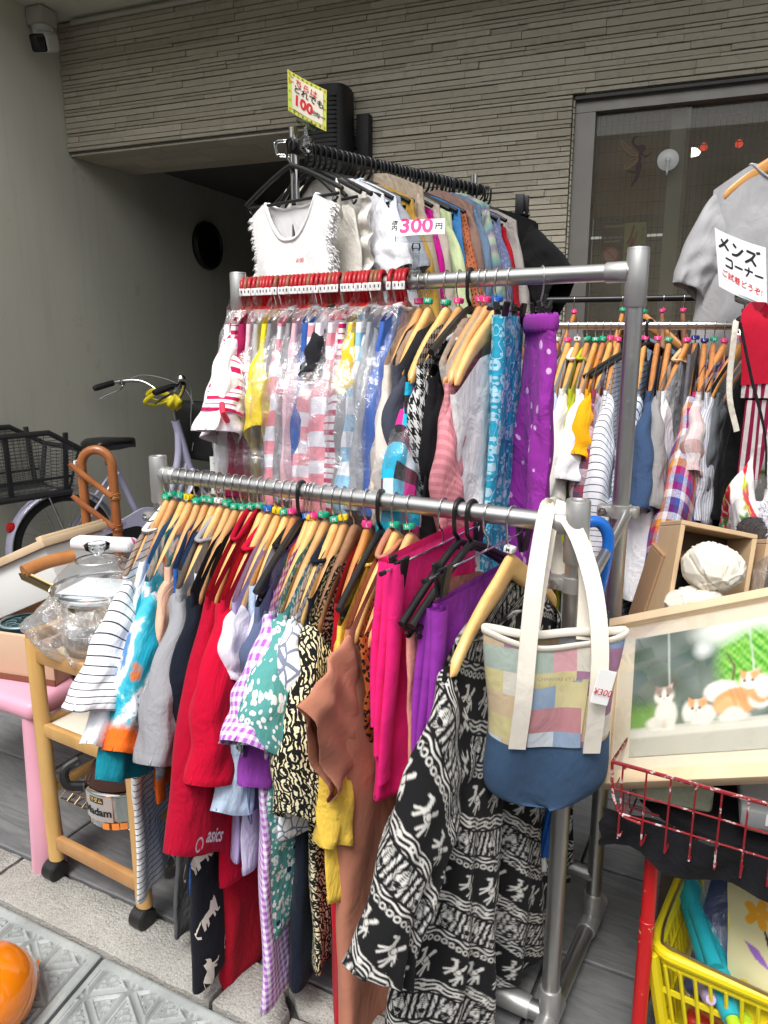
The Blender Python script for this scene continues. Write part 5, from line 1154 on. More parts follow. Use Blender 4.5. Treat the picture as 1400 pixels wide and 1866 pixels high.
def stroke(pts, r, ax=1):
    P = smooth_path(pts, 5); T = np.gradient(P, axis=0); N_ = np.cross(T, (1, 0, 0)); N_ /= np.linalg.norm(N_, axis=1)[:, None] + 1e-9; n_ = len(P)
    return np.vstack([P + N_ * r, P - N_ * r]), [(i, i + 1, n_ + i + 1, n_ + i) for i in range(n_ - 1)]
for pts, mt, r in (([(0, -.03, -.36), (0, -.04, -.30), (0, -.035, -.25)], M_BLK, .0016), ([(0, -.05, -.31), (0, -.058, -.29), (0, -.05, -.28)], M_BLK, .0015), ([(0, -.036, -.248), (0, -.028, -.235), (0, -.036, -.222), (0, -.046, -.235), (0, -.038, -.246)], M_RED, .004), ([(0, .005, -.34), (0, .0, -.32), (0, -.01, -.335)], M_BLK, .002), ([(0, .02, -.37), (0, .012, -.35), (0, .004, -.37)], M_BLK, .002)):
    part('drawing', conform(stroke(pts, r), bvt, .0012, (1, 0, 0)), mt, g, 0)
g, cl = back(.10, 'sleeveless_shirt', 'cream shirt with long ruffled armhole edge', 'top', solid((.76, .73, .68)), .60, None, 'cream ruffled top', sw=.185, drop=.085)
yy = np.linspace(0, 1, 60); V = np.array([(-.014 + .010 * math.sin(26 * t) + .004 * w_, -(.175 + .015 * t + w_ * .035), -.09 - .30 * t + .006 * math.sin(20 * t)) for t in yy for w_ in np.linspace(0, 1, 6)]); part('ruffle', (V, gridf(6, 60)), solid((.76, .73, .68)), g, 180, np.c_[V[:, 1], V[:, 2]])
back(.15, 'white_shirt', 'white t-shirt with short sleeve on the hundred yen rack', 'shirt', solid((.80, .81, .85)), .62, SS, 'white short sleeve t-shirt', sth=.026, ns=.4)
back(.205, 'white_cardigan', 'white long shirt with pale blue collar behind the t-shirt', 'shirt', solid((.76, .79, .85)), .64, (.30, -.46, .23, -.49), 'white long shirt', band=solid((.5, .6, .75)), ns=.35)
back(.245, 'steel_shirt', 'steel grey shirt beside the mustard shirt', 'shirt', solid((.28, .30, .34)), .6, SS, 'steel grey shirt')
back(.29, 'mustard_shirt', 'mustard shirt behind the 300 yen card', 'shirt', solid((.50, .30, .06)), .62, (.31, -.42, .22, -.47), 'mustard shirt', ns=.4)
back(.345, 'beige_knit', 'beige knit pullover standing high on its hanger', 'knitwear', solid((.43, .35, .27), .3), .6, LS, 'beige knit pullover', ns=.3, nf=.01, nb=.01, dz=.03, drop=.075)
back(.41, 'magenta_top', 'magenta top showing as a bright strip', 'top', solid((.55, .01, .27)), .60, LS, 'magenta top', dz=-.02)
back(.45, 'sand_top', 'pale sand top next to the magenta strip', 'top', solid((.46, .40, .34)), .6, LS, 'pale sand top')
back(.51, 'mint_shirt', 'pale green shirt with long sleeve', 'shirt', solid((.50, .58, .34)), .62, (.32, -.45, .24, -.49), 'pale green shirt', ns=.35, dz=-.015)
back(.555, 'blue_vest', 'azure strip of a vest beside the pale green shirt', 'vest', solid((.05, .20, .46)), .6, None, 'azure vest')
back(.60, 'crochet_cardigan', 'rust crochet cardigan full of small holes', 'cardigan', fabric('rust_crochet', P_dots(.012, .0028, (.42, .13, .06), (.06, .02, .012), .2)), .60, (.30, -.46, .235, -.49), 'rust crochet cardigan', dz=-.01)
back(.65, 'mocha_knit', 'mocha brown pullover with long sleeve', 'knitwear', solid((.24, .15, .125)), .62, LS, 'mocha brown pullover', ns=.3, dz=.02)
back(.70, 'slate_shirt', 'slate blue shirt right of the mocha pullover', 'shirt', solid((.13, .19, .28)), .62, LS, 'slate blue shirt', dz=.025)
back(.755, 'pastel_knit', 'loose knit in pastel green, violet and grey bands', 'knitwear', fabric('pastel_knit', lambda t: t.ramp(t.frac(t.m('ADD', t.m('DIVIDE', t.m('ADD', t.uv()[1], t.m('MULTIPLY', t.noise(t.uvv(), 60, 3), .014)), .085), 10)), [(0, (.25, .38, .25)), (.2, (.42, .45, .38)), (.4, (.18, .14, .24)), (.55, (.15, .34, .33)), (.75, (.36, .42, .30)), (.9, (.24, .21, .28))])), .62, LS, 'pastel banded knit', dz=.03, sth=.028)
back(.81, 'periwinkle_jacket', 'periwinkle denim jacket beside the pastel knit', 'jacket', fabric('periwinkle_denim', P_speck((.13, .15, .27), (.25, .27, .38), 220, .3)), .60, LS, 'periwinkle denim jacket')
back(.87, 'scarlet_top', 'scarlet top strip left of the pale grey knit', 'top', solid((.35, .01, .02)), .56, (.28, -.4, .22, -.43), 'scarlet top', dz=-.03)
back(.93, 'pale_grey_knit', 'pale taupe grey knit at the far rack end', 'knitwear', solid((.36, .325, .31)), .66, LS, 'pale taupe grey knit', dz=.0)
back(1.02, 'black_jacket', 'black jacket with broad shoulder against the tiled wall', 'jacket', solid((.008, .008, .009)), .60, (.39, -.24, .30, -.42), 'broad black jacket', sw=.24, th=.03, sth=.05, W=[(0, .24), (1, .27)], dz=.0)
back(1.06, 'black_coat', 'black cardigan behind the broad shouldered jacket', 'cardigan', solid((.008, .008, .009)), .6, (.36, -.22, .27, -.3), 'black cardigan', sw=.22)
for t in (.02, .075, .125, .18, .225, .27, .32, .375, .39, .43, .475, .49, .535, .575, .62, .675, .725, .735, .78, .80, .84, .90, .96):
    p = BA + (BB - BA) * t; h = plastic_hanger(p.x, p.y, NB, 76.7 + random.uniform(-6, 6), 'x', hz=.06, R=.0155, group='black hangers on the hundred yen rack', bar=False, L=.13); BKL.sort(); a_ = [d for q, d in BKL if q < t][-1]; b_ = [d for q, d in BKL if q > t][0]; h['label'] = 'bare black hanger between the %s and the %s' % (a_, b_)
# a few clip hangers without clothes at the far end
for t in (1.0, 1.035):
    p = BA + (BB - BA) * t; h = thing('clip_hanger', 'black clip hanger sticking out at the far end of the hundred yen rack', 'hanger', (p.x, p.y, NB), rad(60 + 40 * t), 'black clip hangers at the rack end')
    part('hook', hook_path(.06, .0155, .003), M_BP, h); part('bar', tube([(0, -.17, -.03), (0, .17, -.03)], .006, 8), M_BP, h)
    for s_ in (-.15, .12): part('clip', join(box((.006, s_, -.01), (.006, .03, .09), .002), box((-.008, s_, .0), (.006, .03, .07), .002)), M_BP, h)

# ---- signs
def sheet(par, mat, w, h, bend=.0, twist=.0, nx=16, ny=16, name='sheet'):
    V = []
    for j in range(ny):
        for i in range(nx):
            x = (i / (nx - 1) - .5) * w; y = (j / (ny - 1) - .5) * h; V.append((x, y, bend * ((2 * x / w) ** 2) + twist * x * y / (w * h) * 4))
    V = np.array(V); part(name, (V, gridf(nx, ny)), mat, par, 180); return V, gridf(nx, ny)
def sign_frame(tl, tr, bl):
    tl, tr, bl = Vector(tl), Vector(tr), Vector(bl); ex = tr - tl; ey = tl - bl; c = (tr + bl) / 2
    return frame_mat(c, ex, ey), ex.length, ey.length
def on_sheet(par, VF, s, size, x, y, mat, bold=.02, shear=0, rot=0):
    M = Matrix.Translation((x, y, .05)) @ Matrix.Rotation(rot, 4, 'Z'); tv = text_vf(s, size, M, bold, shear); return part('lettering', conform(tv, [VF], .0012, (0, 0, -1), .2), mat, par, 0)
s1 = thing('price_sign', 'hand lettered 100 yen sign with lime border clipped above the chrome rack', 'sign'); Mx, w_, h_ = frame_mat((-1.3304, 1.8268, 1.9111), (.349, .9062, -.2386), (-.2208, .3269, .9189)), .128, .128; s1.matrix_world = Mx
VF = sheet(s1, plain('lime_border_paper', (.50, .62, .10), .7), w_, h_, .003, .002, name='border')
V2 = VF[0].copy(); V2[:, 0] *= .80; V2[:, 1] *= .80; V2[:, 2] += .0008; part('paper', (V2, VF[1]), plain('cream_paper', (.74, .67, .55), .75), s1, 180)
V3 = (V2 + np.array([0, 0, .0003]), VF[1]); k_ = w_ / .125
on_sheet(s1, V3, 'こちらは', .024 * k_, -.016 * k_, .034, M_RED, .01, 0, -.12); on_sheet(s1, V3, 'どれでも', .025 * k_, .004, .010, M_BLK, .015, 0, -.1); on_sheet(s1, V3, '100', .042 * k_, -.014 * k_, -.022, M_RED, .035, 0, -.06); on_sheet(s1, V3, '円均一', .016 * k_, .032 * k_, -.030, M_BLK, .02, 0, -.06)
for i in range(9):
    for (x, y) in (((i / 8 - .5) * w_ * .9, h_ * .45), ((i / 8 - .5) * w_ * .9, -h_ * .45), (-w_ * .45, (i / 8 - .5) * h_ * .85), (w_ * .45, (i / 8 - .5) * h_ * .85)):
        if i % 2 == 0 or abs(y) > h_ * .44:
            c = lathe([(0, .0002), (.0034, .0002)], 10); part('border_dot', conform(xf(c, (x, y, .05)), [VF], .0007, (0, 0, -1), .2), [plain('dot_orange', (.65, .22, .03), .7), plain('dot_brown', (.25, .10, .03), .7)][i % 2], s1, 0)
part('clip', join(box((0, -h_ / 2 - .004, -.004), (.06, .018, .010), .003), tube([(0, -h_ / 2 - .012, -.004), (.002, -h_ / 2 - .045, -.01)], .006, 10), lathe([(0, -.006), (.008, 0), (0, .006)], 10, (0, -h_ / 2 - .02, -.004)), box((.004, -h_ / 2 - .06, -.01), (.03, .04, .03), .008)), M_ACR, s1)
ac = thing('acrylic_bracket', 'clear acrylic hook bracket on the chrome post', 'bracket', (BA.x - .02, BA.y - .012, 1.805), rad(20))
part('loop', join(tube(smooth_path([(-.045, 0, -.016), (-.05, 0, .01), (-.04, 0, .018), (.0, 0, .016), (.01, 0, -.002), (0, 0, -.02), (-.045, 0, -.018)], 4), .0045, 8), box((.035, 0, 0), (.05, .03, .04), .006)), M_ACR, ac)

# ================================================================== MENSWEAR RACK
MA = Vector((-.690, 2.085, 1.312)); MB = Vector((-.135, 2.175, 1.308)); md = (MB - MA)
r2 = thing('menswear_rack', 'thin silver rail rack of menswear before the shop window', 'rack')
part('rail', tube([MA - md * .18, MB + md * .5], .0085, 16), M_PIPE, r2); part('label_strip', beam(MA + Vector((0, -.003, -.0105)), MB + md * .1 + Vector((0, -.003, -.0105)), .012, .0035), plain('brown_strip', (.24, .13, .08), .5), r2)
for p in (MA - md * .18, MB + md * .5): part('post', tube([(p.x, p.y, 0), (p.x, p.y, p.z + .02)], .011, 16), M_PIPE, r2)
part('top_rail', tube([(MB.x + md.x * .5, MB.y + md.y * .5, 1.3), (MB.x + md.x * .5, MB.y + md.y * .5, 2.05), (MB.x - .02, MB.y + .23, 2.05)], .009, 12), M_PIPE, r2)
NM = MA.z - .055; G2_ = 'menswear on the silver rail'
def men(px, name, label, cat, mat, L=.85, near=(.37, -.36, .24, -.43), marker=None, letter='L', desc='', rz=7, dz=0, band=None, smat=None, sth=.024, arm=.095, hmat=None, bar=None, **k):
    t = (px - 1000) / 400.; p = (bar[0] + (bar[1] - bar[0]) * t) if bar else MA + md * t; k.setdefault('seed', px); k.setdefault('sw', .21); k.setdefault('W', [(0, k['sw']), (.25, k['sw'] + .03), (1, k['sw'] + .05)]); k.setdefault('th', .016)
    cl = Cloth(L=L, **k); rz = rz + random.uniform(-2, 2); g = garment(name, label, cat, mat, (p.x, p.y, NM + dz + (p.z - MA.z)), rz, cl, near, group=G2_, band=band, sleeve_mat=smat, sth=sth, arm=arm, N=60, M=36)
    wood_hanger(p.x, p.y, NM + (p.z - MA.z), rz, desc or label, marker, letter, hmat or M_OW, hz=.055, R=.0105, group='wooden hangers on the menswear rail', spin=random.uniform(-20, 20)); return g, cl
men(1008, 'grey_tshirt', 'taupe grey t-shirt behind the violet dotted skirt', 'shirt', solid((.22, .20, .19)), marker='white', letter='L', desc='taupe grey t-shirt')
men(1030, 'pinstripe_shirt', 'pale blue pinstripe shirt beside the violet dotted skirt', 'shirt', fabric('blue_pin', P_stripe(.005, .4, (.62, .68, .78), (.40, .50, .66), 'u')), marker='pink', letter='L', desc='pale blue pinstripe shirt', ns=.5)
men(1048, 'ivory_polo', 'ivory polo shirt with open collar', 'shirt', solid((.74, .71, .66)), marker='white', letter='M', desc='ivory polo shirt', band=solid((.74, .71, .66)))
men(1066, 'lime_shirt', 'lime green shirt on the menswear rail', 'shirt', solid((.42, .45, .025)), marker='green', letter='M', desc='lime green shirt', near=(.33, -.55, .25, -.58), band=solid((.42, .45, .025)))
men(1082, 'white_tshirt', 'white t-shirt between lime and sunflower shirts', 'shirt', solid(WHITE), marker='green', letter='M', desc='white t-shirt near lime', near=(.34, -.31, .23, -.37))
men(1096, 'sunflower_shirt', 'sunflower yellow t-shirt beside the white t-shirt', 'shirt', solid((.80, .38, .01)), marker='green', letter='S', desc='sunflower yellow t-shirt', near=(.31, -.26, .22, -.31))
men(1110, 'check_shirt', 'wine and grey check shirt strip', 'shirt', fabric('wine_check', P_plaid([(.3, .05, .08), (.35, .37, .42), (.6, .6, .64), (.1, .06, .1)], .06)), marker='pink', letter='L', desc='wine and grey check shirt', near=(.34, -.4, .25, -.45))
men(1124, 'pinstripe_jinbei', 'white jacket with black pinstripes behind the tall post', 'jacket', fabric('black_pin', P_stripe(.0125, .13, (.74, .75, .80), (.02, .02, .035), 'v')), marker='pink', letter='L', desc='black pinstripe jacket', near=(.40, -.58, .22, -.64), sth=.03, L=.72, arm=.11)
men(1172, 'sailor_shirt', 'pale blue shirt with navy stripes at the shoulder', 'shirt', fabric('sky_stripe', P_stripe(.014, .2, (.62, .70, .80), (.05, .07, .16), 'v')), marker='pink', letter='L', desc='pale blue sailor shirt', near=(.33, -.36, .24, -.42))
men(1196, 'denim_shirt', 'dark denim shirt beside the grey marl t-shirt', 'shirt', solid((.05, .09, .18), .4), marker='pink', letter='L', desc='dark denim shirt')
men(1216, 'marl_tshirt', 'grey marl t-shirt on the menswear rail', 'shirt', solid((.36, .35, .35), .6), marker='green', letter='M', desc='grey marl t-shirt', near=(.33, -.36, .23, -.42))
men(1248, 'striped_collar_shirt', 'white long sleeve shirt with navy and beige collar band', 'shirt', solid((.80, .80, .82)), marker='pink', letter='L', desc='white shirt with banded collar', near=(.36, -.60, .235, -.63), L=.74, rz=-4, sth=.03, band=solid((.62, .45, .25)), arm=.11, W=[(0, .21), (1, .28)])
men(1262, 'grey_trousers', 'grey trousers hanging below the white banded shirt', 'trousers', solid((.17, .165, .185)), near=None, L=.88, drop=.03, ns=0, sw=.2, W=[(0, .2), (1, .25)], marker='navy', letter='L', desc='grey trousers')
men(1278, 'pale_check_shirt', 'pale pink and brown check shirt', 'shirt', fabric('pale_check', P_plaid([(.66, .60, .60), (.62, .45, .45), (.70, .68, .68), (.40, .22, .2)], .07)), marker='navy', letter='L', desc='pale pink check shirt', near=(.29, -.28, .20, -.34))
men(1294, 'pinstripe_white_shirt', 'white shirt with fine grey blue pinstripes', 'shirt', fabric('grey_pin', P_stripe(.006, .35, (.66, .67, .72), (.34, .36, .46), 'u')), marker='green', letter='M', desc='white grey pinstripe shirt', near=(.27, -.40, .2, -.45))
MAD = fabric('madras_plaid', P_plaid([(.55, .02, .10), (.75, .35, .04), (.70, .70, .74), (.12, .02, .14), (.05, .08, .30), (.60, .60, .66), (.35, .02, .18), (.10, .15, .38)], .088), wrinkle=.6)
g, cl = men(1312, 'madras_shirt', 'red, purple and orange madras plaid shirt with open collar', 'shirt', MAD, marker='pink', letter='L', desc='madras plaid shirt', near=(.43, -.60, .285, -.70), L=.85, sth=.034, arm=.13, rz=-10, W=[(0, .21), (.3, .27), (1, .30)])
V = np.array([(x + .018, -(.06 + .085 * a + .01 * b), -.015 - .05 * a - .045 * b - .03 * a * b) for a in np.linspace(0, 1, 8) for b in np.linspace(0, 1, 8) for x in (0.006 * math.sin(3 * a + 2 * b),)]); part('collar', (V, gridf(8, 8)), MAD, g, 180, np.c_[V[:, 1], V[:, 2]])
g, cl = men(1338, 'black_hoodie', 'black shirt with grey side and drawn eyes print', 'shirt', solid((.010, .010, .012)), marker='pink', letter='L', desc='black drawn eyes shirt', near=(.30, -.60, .22, -.63), L=.78, W=[(0, .21), (.3, .225), (1, .23)], rz=-14)
men(1362, 'face_tshirt', 'steel grey t-shirt with black line faces', 'shirt', solid((.12, .13, .145)), L=.62, near=(.27, -.33, .17, -.38), marker='pink', letter='L', desc='steel grey line face t-shirt', hmat=M_DW, rz=-12)
g = [o for o in bpy.data.objects if o.name.startswith('face_tshirt')][0]; bvt = [obj_vf(c) for c in g.children if c.name.startswith(('body', 'sleeve'))]
def ring3(cy_, cz, ry, rz_, r, n=40, a0=0, a1=6.2832):
    return stroke([(0, cy_ + ry * math.cos(a), cz + rz_ * math.sin(a)) for a in np.linspace(a0, a1, 13)], r)
for q in (ring3(-.20, -.30, .035, .055, .0035), stroke([(0, -.20, -.33), (0, -.20, -.27)], .006), ring3(-.19, -.45, .05, .045, .004), ring3(-.185, -.45, .024, .022, .0035), stroke([(0, -.26, -.425), (0, -.20, -.392), (0, -.13, -.42)], .005), stroke([(0, -.24, -.50), (0, -.18, -.515), (0, -.12, -.5)], .004)):
    part('line_drawing', conform(q, bvt, .0014), M_BLK, g, 0)
men(1385, 'charcoal_jacket', 'charcoal black jacket at the menswear rail end', 'jacket', solid((.009, .009, .010)), near=(.28, -.55, .2, -.6), L=.75, desc='charcoal black jacket', hmat=M_DW)
# white shirt standing above the rail and the black rail with more hangers behind it
M2 = (Vector((-.86, 2.50, 1.404)), Vector((-.22, 2.66, 1.404)))
r3 = thing('black_rail_rack', 'black rail rack with spare hangers against the shop window', 'rack'); md2 = M2[1] - M2[0]
part('rail', tube([M2[0], M2[1] + md2 * .5], .010, 14), plain('black_coated_rail', (.012, .012, .013), .35), r3)
for p in (M2[0], M2[1] + md2 * .5): part('post', tube([(p.x, p.y, 0), (p.x, p.y, p.z + .02)], .011, 14), plain('black_coated_rail', (.012, .012, .013), .35), r3)
men(1058, 'white_polo', 'white polo on an amber hanger standing above the menswear rail', 'shirt', solid((.74, .75, .78)), marker='pink', letter='L', desc='white polo above the rail', bar=M2, near=(.33, -.3, .23, -.36), ns=.3, dz=.0)
men(1150, 'navy_knit', 'navy knit on a black rail', 'knitwear', solid((.02, .03, .06)), desc='navy knit', bar=M2, dz=-.04, marker='green')
men(1190, 'powder_shirt', 'powder blue shirt spread behind the menswear rail', 'shirt', solid((.22, .33, .42)), desc='powder blue shirt', bar=M2, dz=-.05, rz=60, marker='green')
for px, nm, c in ((1225, 'wine', (.12, .03, .05)), (1262, 'mauve', (.35, .16, .24)), (1290, 'umber', (.10, .06, .04)), (1320, 'teal', (.02, .12, .13)), (1345, 'moss', (.10, .11, .06))):
    men(px, nm + '_shirt', nm + ' coloured shirt on the black rail behind the menswear', 'shirt', solid(c), desc=nm + ' coloured shirt', bar=M2, dz=-.05, marker=random.choice(['green', 'pink', 'green']), hmat=M_DW, rz=12)
for x_, d_ in ((1168, 'pale blue sailor shirt'), (1180, 'dark denim shirt')):
    p = MA + md * ((x_ - 1000) / 400); h = plastic_hanger(p.x, p.y, NM, -30, 'x', hz=.055, R=.0115, group='black hangers on the menswear rail', bar=False); h['label'] = 'black plastic hanger turned sideways on the menswear rail beside the ' + d_
# grey t-shirt in front of the window
gt = Vector((-.150, 2.40, 1.775)); cl = Cloth(L=.66, sw=.215, W=[(0, .215), (.3, .23), (1, .25)], drop=.125, th=.03, ns=.56, nf=.10, nb=.05, fold=.008, k=4, seed=3)
g = garment('grey_tshirt', 'light grey t-shirt displayed before the shop window', 'shirt', solid((.40, .40, .41), wrinkle=.3), gt, -60, cl, (.305, -.345, .215, -.395), sth=.03, band=solid((.40, .40, .41)), arm=.10)
part('neck_label', conform((np.array([(0, .0, -.062), (0, .075, -.058), (0, .075, -.098), (0, .0, -.104)]), [(0, 1, 2, 3)]), [obj_vf(g.children[0])], .004), plain('label_cream', (.42, .39, .30), .7), g, 0)
wood_hanger(gt.x, gt.y, gt.z + .0, -60, 'light grey t-shirt before the window', None, '', M_OW, hz=.25, R=.012, group='wooden hangers on the menswear rail', big=1.0); 
# menswear sign
s2 = thing('menswear_sign', 'white hand lettered menswear corner sign in a clear clip', 'sign'); Mx, w_, h_ = frame_mat((-.2343, 2.1287, 1.4454), (.6165, .7429, -.2607), (-.1676, .4473, .8785)), .168, .168; s2.matrix_world = Mx
VF = sheet(s2, plain('sign_white', (.80, .81, .82), .6), w_, h_, .005, .003)
STROKES = {'メ': [[(.8, .95), (.45, .45), (.1, .1)], [(.25, .7), (.85, .2)]], 'ン': [[(.15, .85), (.4, .68)], [(.1, .12), (.5, .25), (.9, .75)]], 'ズ': [[(.12, .85), (.75, .85)], [(.75, .85), (.5, .45), (.08, .06)], [(.5, .45), (.85, .1)], [(.84, 1.04), (.92, .9)], [(.97, 1.1), (1.05, .96)]],
           'コ': [[(.15, .82), (.85, .82)], [(.85, .82), (.85, .15)], [(.12, .15), (.85, .15)]], 'ー': [[(.08, .5), (.92, .53)]], 'ナ': [[(.08, .65), (.92, .66)], [(.52, .95), (.5, .5), (.25, .08)]]}
def brush(par, VF, word, size, x, y, rot, mat, r=.062, gap=1.02):
    M = Matrix.Translation((x, y, .05)) @ Matrix.Rotation(rot, 4, 'Z')
    for i, ch in enumerate(word):
        for pts in STROKES[ch]:
            P = smooth_path([((a + (i - len(word) / 2) * gap) * size, (b - .5) * size, 0) for a, b in pts], 6); T = np.gradient(P, axis=0); N_ = np.cross(T, (0, 0, 1)); N_ /= np.linalg.norm(N_, axis=1)[:, None]; n_ = len(P); wv = size * r * (1 + .25 * np.sin(np.linspace(.3, 2.6, n_)))[:, None]
            V = np.array([(M @ Vector(q))[:] for q in np.vstack([P + N_ * wv, P - N_ * wv])]); part('lettering', conform((V, [(k, k + 1, n_ + k + 1, n_ + k) for k in range(n_ - 1)]), [VF], .0012, (0, 0, -1), .2), mat, par, 0)
brush(s2, VF, 'メンズ', .045, -.008, .044, -.10, M_BLK); brush(s2, VF, 'コーナー', .033, .010, -.004, -.05, M_BLK); on_sheet(s2, VF, 'ご試着どうぞ!', .0225, -.0, -.045, M_RED, .008, 0, -.10)
part('clip', join(box((.02, -h_ / 2 - .002, -.004), (.07, .018, .012), .003), tube([(.02, -h_ / 2 - .012, -.004), (.02, -h_ / 2 - .04, -.008)], .006, 10), lathe([(0, -.012), (.012, -.004), (.012, .004), (0, .012)], 12, (.02, -h_ / 2 - .03, -.006)), box((.02, -h_ / 2 - .065, -.01), (.035, .05, .035), .008)), M_ACR, s2)

# ================================================================== LEFT SIDE: bicycle, rattan stand, table, trolley
bk = thing('bicycle', 'lavender small wheeled city bicycle with rear basket parked by the plaster wall', 'bicycle', (-3.284, 2.350, 0), rad(80.8))
M_LAV = plain('lavender_paint', (.50, .49, .66), .3, coat=.4, vary=.06); M_RUB = plain('tyre_rubber', (.02, .02, .02), .85); M_STEEL = metal('bike_steel', (.6, .6, .6), .25)
M_BKP = plain('black_basket_plastic', (.018, .018, .02), .5)
WR = .262
def wheel(cx):
    w = part('wheel', tube([(cx + (WR - .028) * math.cos(a), 0, WR + (WR - .028) * math.sin(a)) for a in np.linspace(0, 6.2832, 49)[:-1]], .010, 8, closed=True, flat=(1, 1)), M_STEEL, bk)
    part('tyre', tube([(cx + (WR - .018) * math.cos(a), 0, WR + (WR - .018) * math.sin(a)) for a in np.linspace(0, 6.2832, 57)[:-1]], .0185, 10, closed=True), M_RUB, w)
    for k in range(28):
        a = k * 2 * math.pi / 28; b = a + (.7 if k % 2 else -.7); s = .025 if k % 4 < 2 else -.025
        part('spoke', tube([(cx + .022 * math.cos(b), s, WR + .022 * math.sin(b)), (cx + (WR - .03) * math.cos(a), 0, WR + (WR - .03) * math.sin(a))], .0011, 5), M_STEEL, w)
    part('hub', tube([(cx, -.05, WR), (cx, .05, WR)], .018, 14), M_STEEL, w)
wheel(0); wheel(.985)
def guard(cx, a0, a1):
    A = np.linspace(a0, a1, 30); pr = np.linspace(-1, 1, 9); R_ = WR + .018
    V = np.array([(cx + (R_ + .016 * math.cos(p * 1.3)) * math.cos(a), .032 * math.sin(p * 1.45), WR + (R_ + .016 * math.cos(p * 1.3)) * math.sin(a)) for a in A for p in pr]); return part('mudguard', (V, gridf(9, 30)), M_LAV, bk, 180)
mg = guard(0, rad(20), rad(205)); guard(.985, rad(-10), rad(170))
part('tail_reflector', xf(lathe([(0, .018), (.022, .014), (.026, 0), (.026, -.01), (0, -.01)], 20), (-.262, 0, .400), (0, rad(-80), 0)), plain('red_reflector', (.5, .01, .012), .2), mg)
part('maker_plate', box((-.292, 0, .245), (.004, .03, .022), .002), plain('pale_plate', (.5, .5, .52), .4), mg)
part('frame', join(tube(smooth_path([(.715, 0, .80), (.70, 0, .62), (.62, 0, .42), (.47, 0, .285)], 8), .021, 14), tube(smooth_path([(.76, 0, .60), (.68, 0, .42), (.52, 0, .30)], 6), .016, 12), tube([(.45, 0, .27), (.275, 0, .70)], .018, 14), tube([(.70, 0, .84), (.775, 0, .56)], .024, 14), tube([(.46, -.04, .27), (0, -.055, WR)], .010, 10), tube([(.46, .04, .27), (0, .055, WR)], .010, 10), tube([(.31, -.03, .60), (0, -.055, WR)], .008, 10), tube([(.31, .03, .60), (0, .055, WR)], .008, 10), tube([(.45, -.04, .27), (.45, .04, .27)], .024, 14)), M_LAV, bk)
part('fork', join(tube(smooth_path([(.775, -.045, .55), (.83, -.05, .42), (.985, -.05, WR)], 6), .010, 10), tube(smooth_path([(.775, .045, .55), (.83, .05, .42), (.985, .05, WR)], 6), .010, 10), tube([(.775, -.05, .55), (.775, .05, .55)], .014, 10)), M_LAV, bk)
# chain case with a slot
o_ = crv([(-.05, WR - .055), (-.065, WR), (-.03, WR + .055), (.25, .345), (.42, .395), (.53, .36), (.575, .28), (.54, .19), (.44, .165), (.2, .19)], 5)
cc_ = part('chain_case', join(xf(prism(o_, .058, .072), (0, 0, 0), (rad(90), 0, 0))), M_LAV, bk)
sl = crv([(.10, .245), (.13, .28), (.34, .305), (.40, .285), (.385, .245), (.30, .225), (.14, .222)], 5); part('case_slot', xf(prism(sl, .0721, .0735), (0, 0, 0), (rad(90), 0, 0)), plain('slot_black', (.01, .01, .01), .8), cc_)
text('Alumio', .04, plain('grey_script', (.25, .25, .32), .5), cc_, frame_mat((.24, -.0745, .325), (1, 0, .12), (0, 0, 1)), shear=.4)
part('crank', join(tube([(.46, -.072, .27), (.46, -.10, .27)], .024, 16), beam((.46, -.095, .27), (.60, -.10, .215), .016, .022, .004), tube([(.60, -.10, .215), (.60, -.18, .215)], .009, 8), box((.60, -.15, .215), (.085, .07, .022), .006)), M_STEEL, bk)
part('kickstand', tube(smooth_path([(-.02, .06, WR), (-.08, .075, .12), (-.14, .08, .012), (-.14, -.08, .012), (-.08, -.075, .12), (-.02, -.06, WR)], 6), .007, 8), M_STEEL, bk)
# saddle
sh = [(-.115, .085, .0), (-.09, .098, .012), (-.02, .085, .012), (.05, .045, .005), (.11, .026, 0), (.145, .016, -.006)]
V = []; n_ = 16
for (x, w_, z) in [(-.128, .04, -.005)] + sh + [(.152, .006, -.012)]:
    for a in np.linspace(0, 2 * math.pi, n_, endpoint=False): V.append((.285 + x, w_ * math.cos(a), .755 + z + (.022 * math.sin(a) if math.sin(a) > 0 else .055 * math.sin(a) * (1 - .5 * abs(x + .0) / .15))))
V = np.array(V); F_ = gridf(n_, len(sh) + 2, cu=True); F_ += [tuple(range(n_))[::-1], tuple((len(sh) + 1) * n_ + j for j in range(n_))]
part('saddle', (V, F_), plain('black_vinyl', (.014, .014, .015), .32), bk, 180)
part('seat_post', join(tube([(.275, 0, .69), (.263, 0, .735)], .013, 12), tube([(.275, 0, .64), (.272, 0, .69)], .02, 12), tube([(.26, .05, .70), (.25, -.05, .70)], .012, 8)), M_STEEL, bk)
# handlebar with grips, levers, bell
part('stem', tube(smooth_path([(.70, 0, .84), (.69, 0, .90), (.685, 0, .97)], 4), .013, 12), M_STEEL, bk)
hb = part('handlebar', tube(smooth_path([(.43, .285, 1.035), (.52, .28, 1.055), (.63, .20, 1.055), (.685, .08, .985), (.69, 0, .965), (.685, -.08, .985), (.63, -.20, 1.055), (.52, -.28, 1.055), (.43, -.285, 1.035)], 6), .0115, 12), M_STEEL, bk)
for s in (1, -1):
    part('grip', tube([(.385, s * .288, 1.022), (.40, s * .287, 1.026), (.50, s * .282, 1.050)], [.014, .0175, .0165], 14), M_BP, hb)
    part('brake_lever', join(tube(smooth_path([(.545, s * .272, 1.05), (.53, s * .25, 1.02), (.44, s * .262, .985), (.40, s * .268, .965)], 5), .0055, 8), box((.545, s * .268, 1.05), (.03, .03, .028), .006)), M_STEEL, hb)
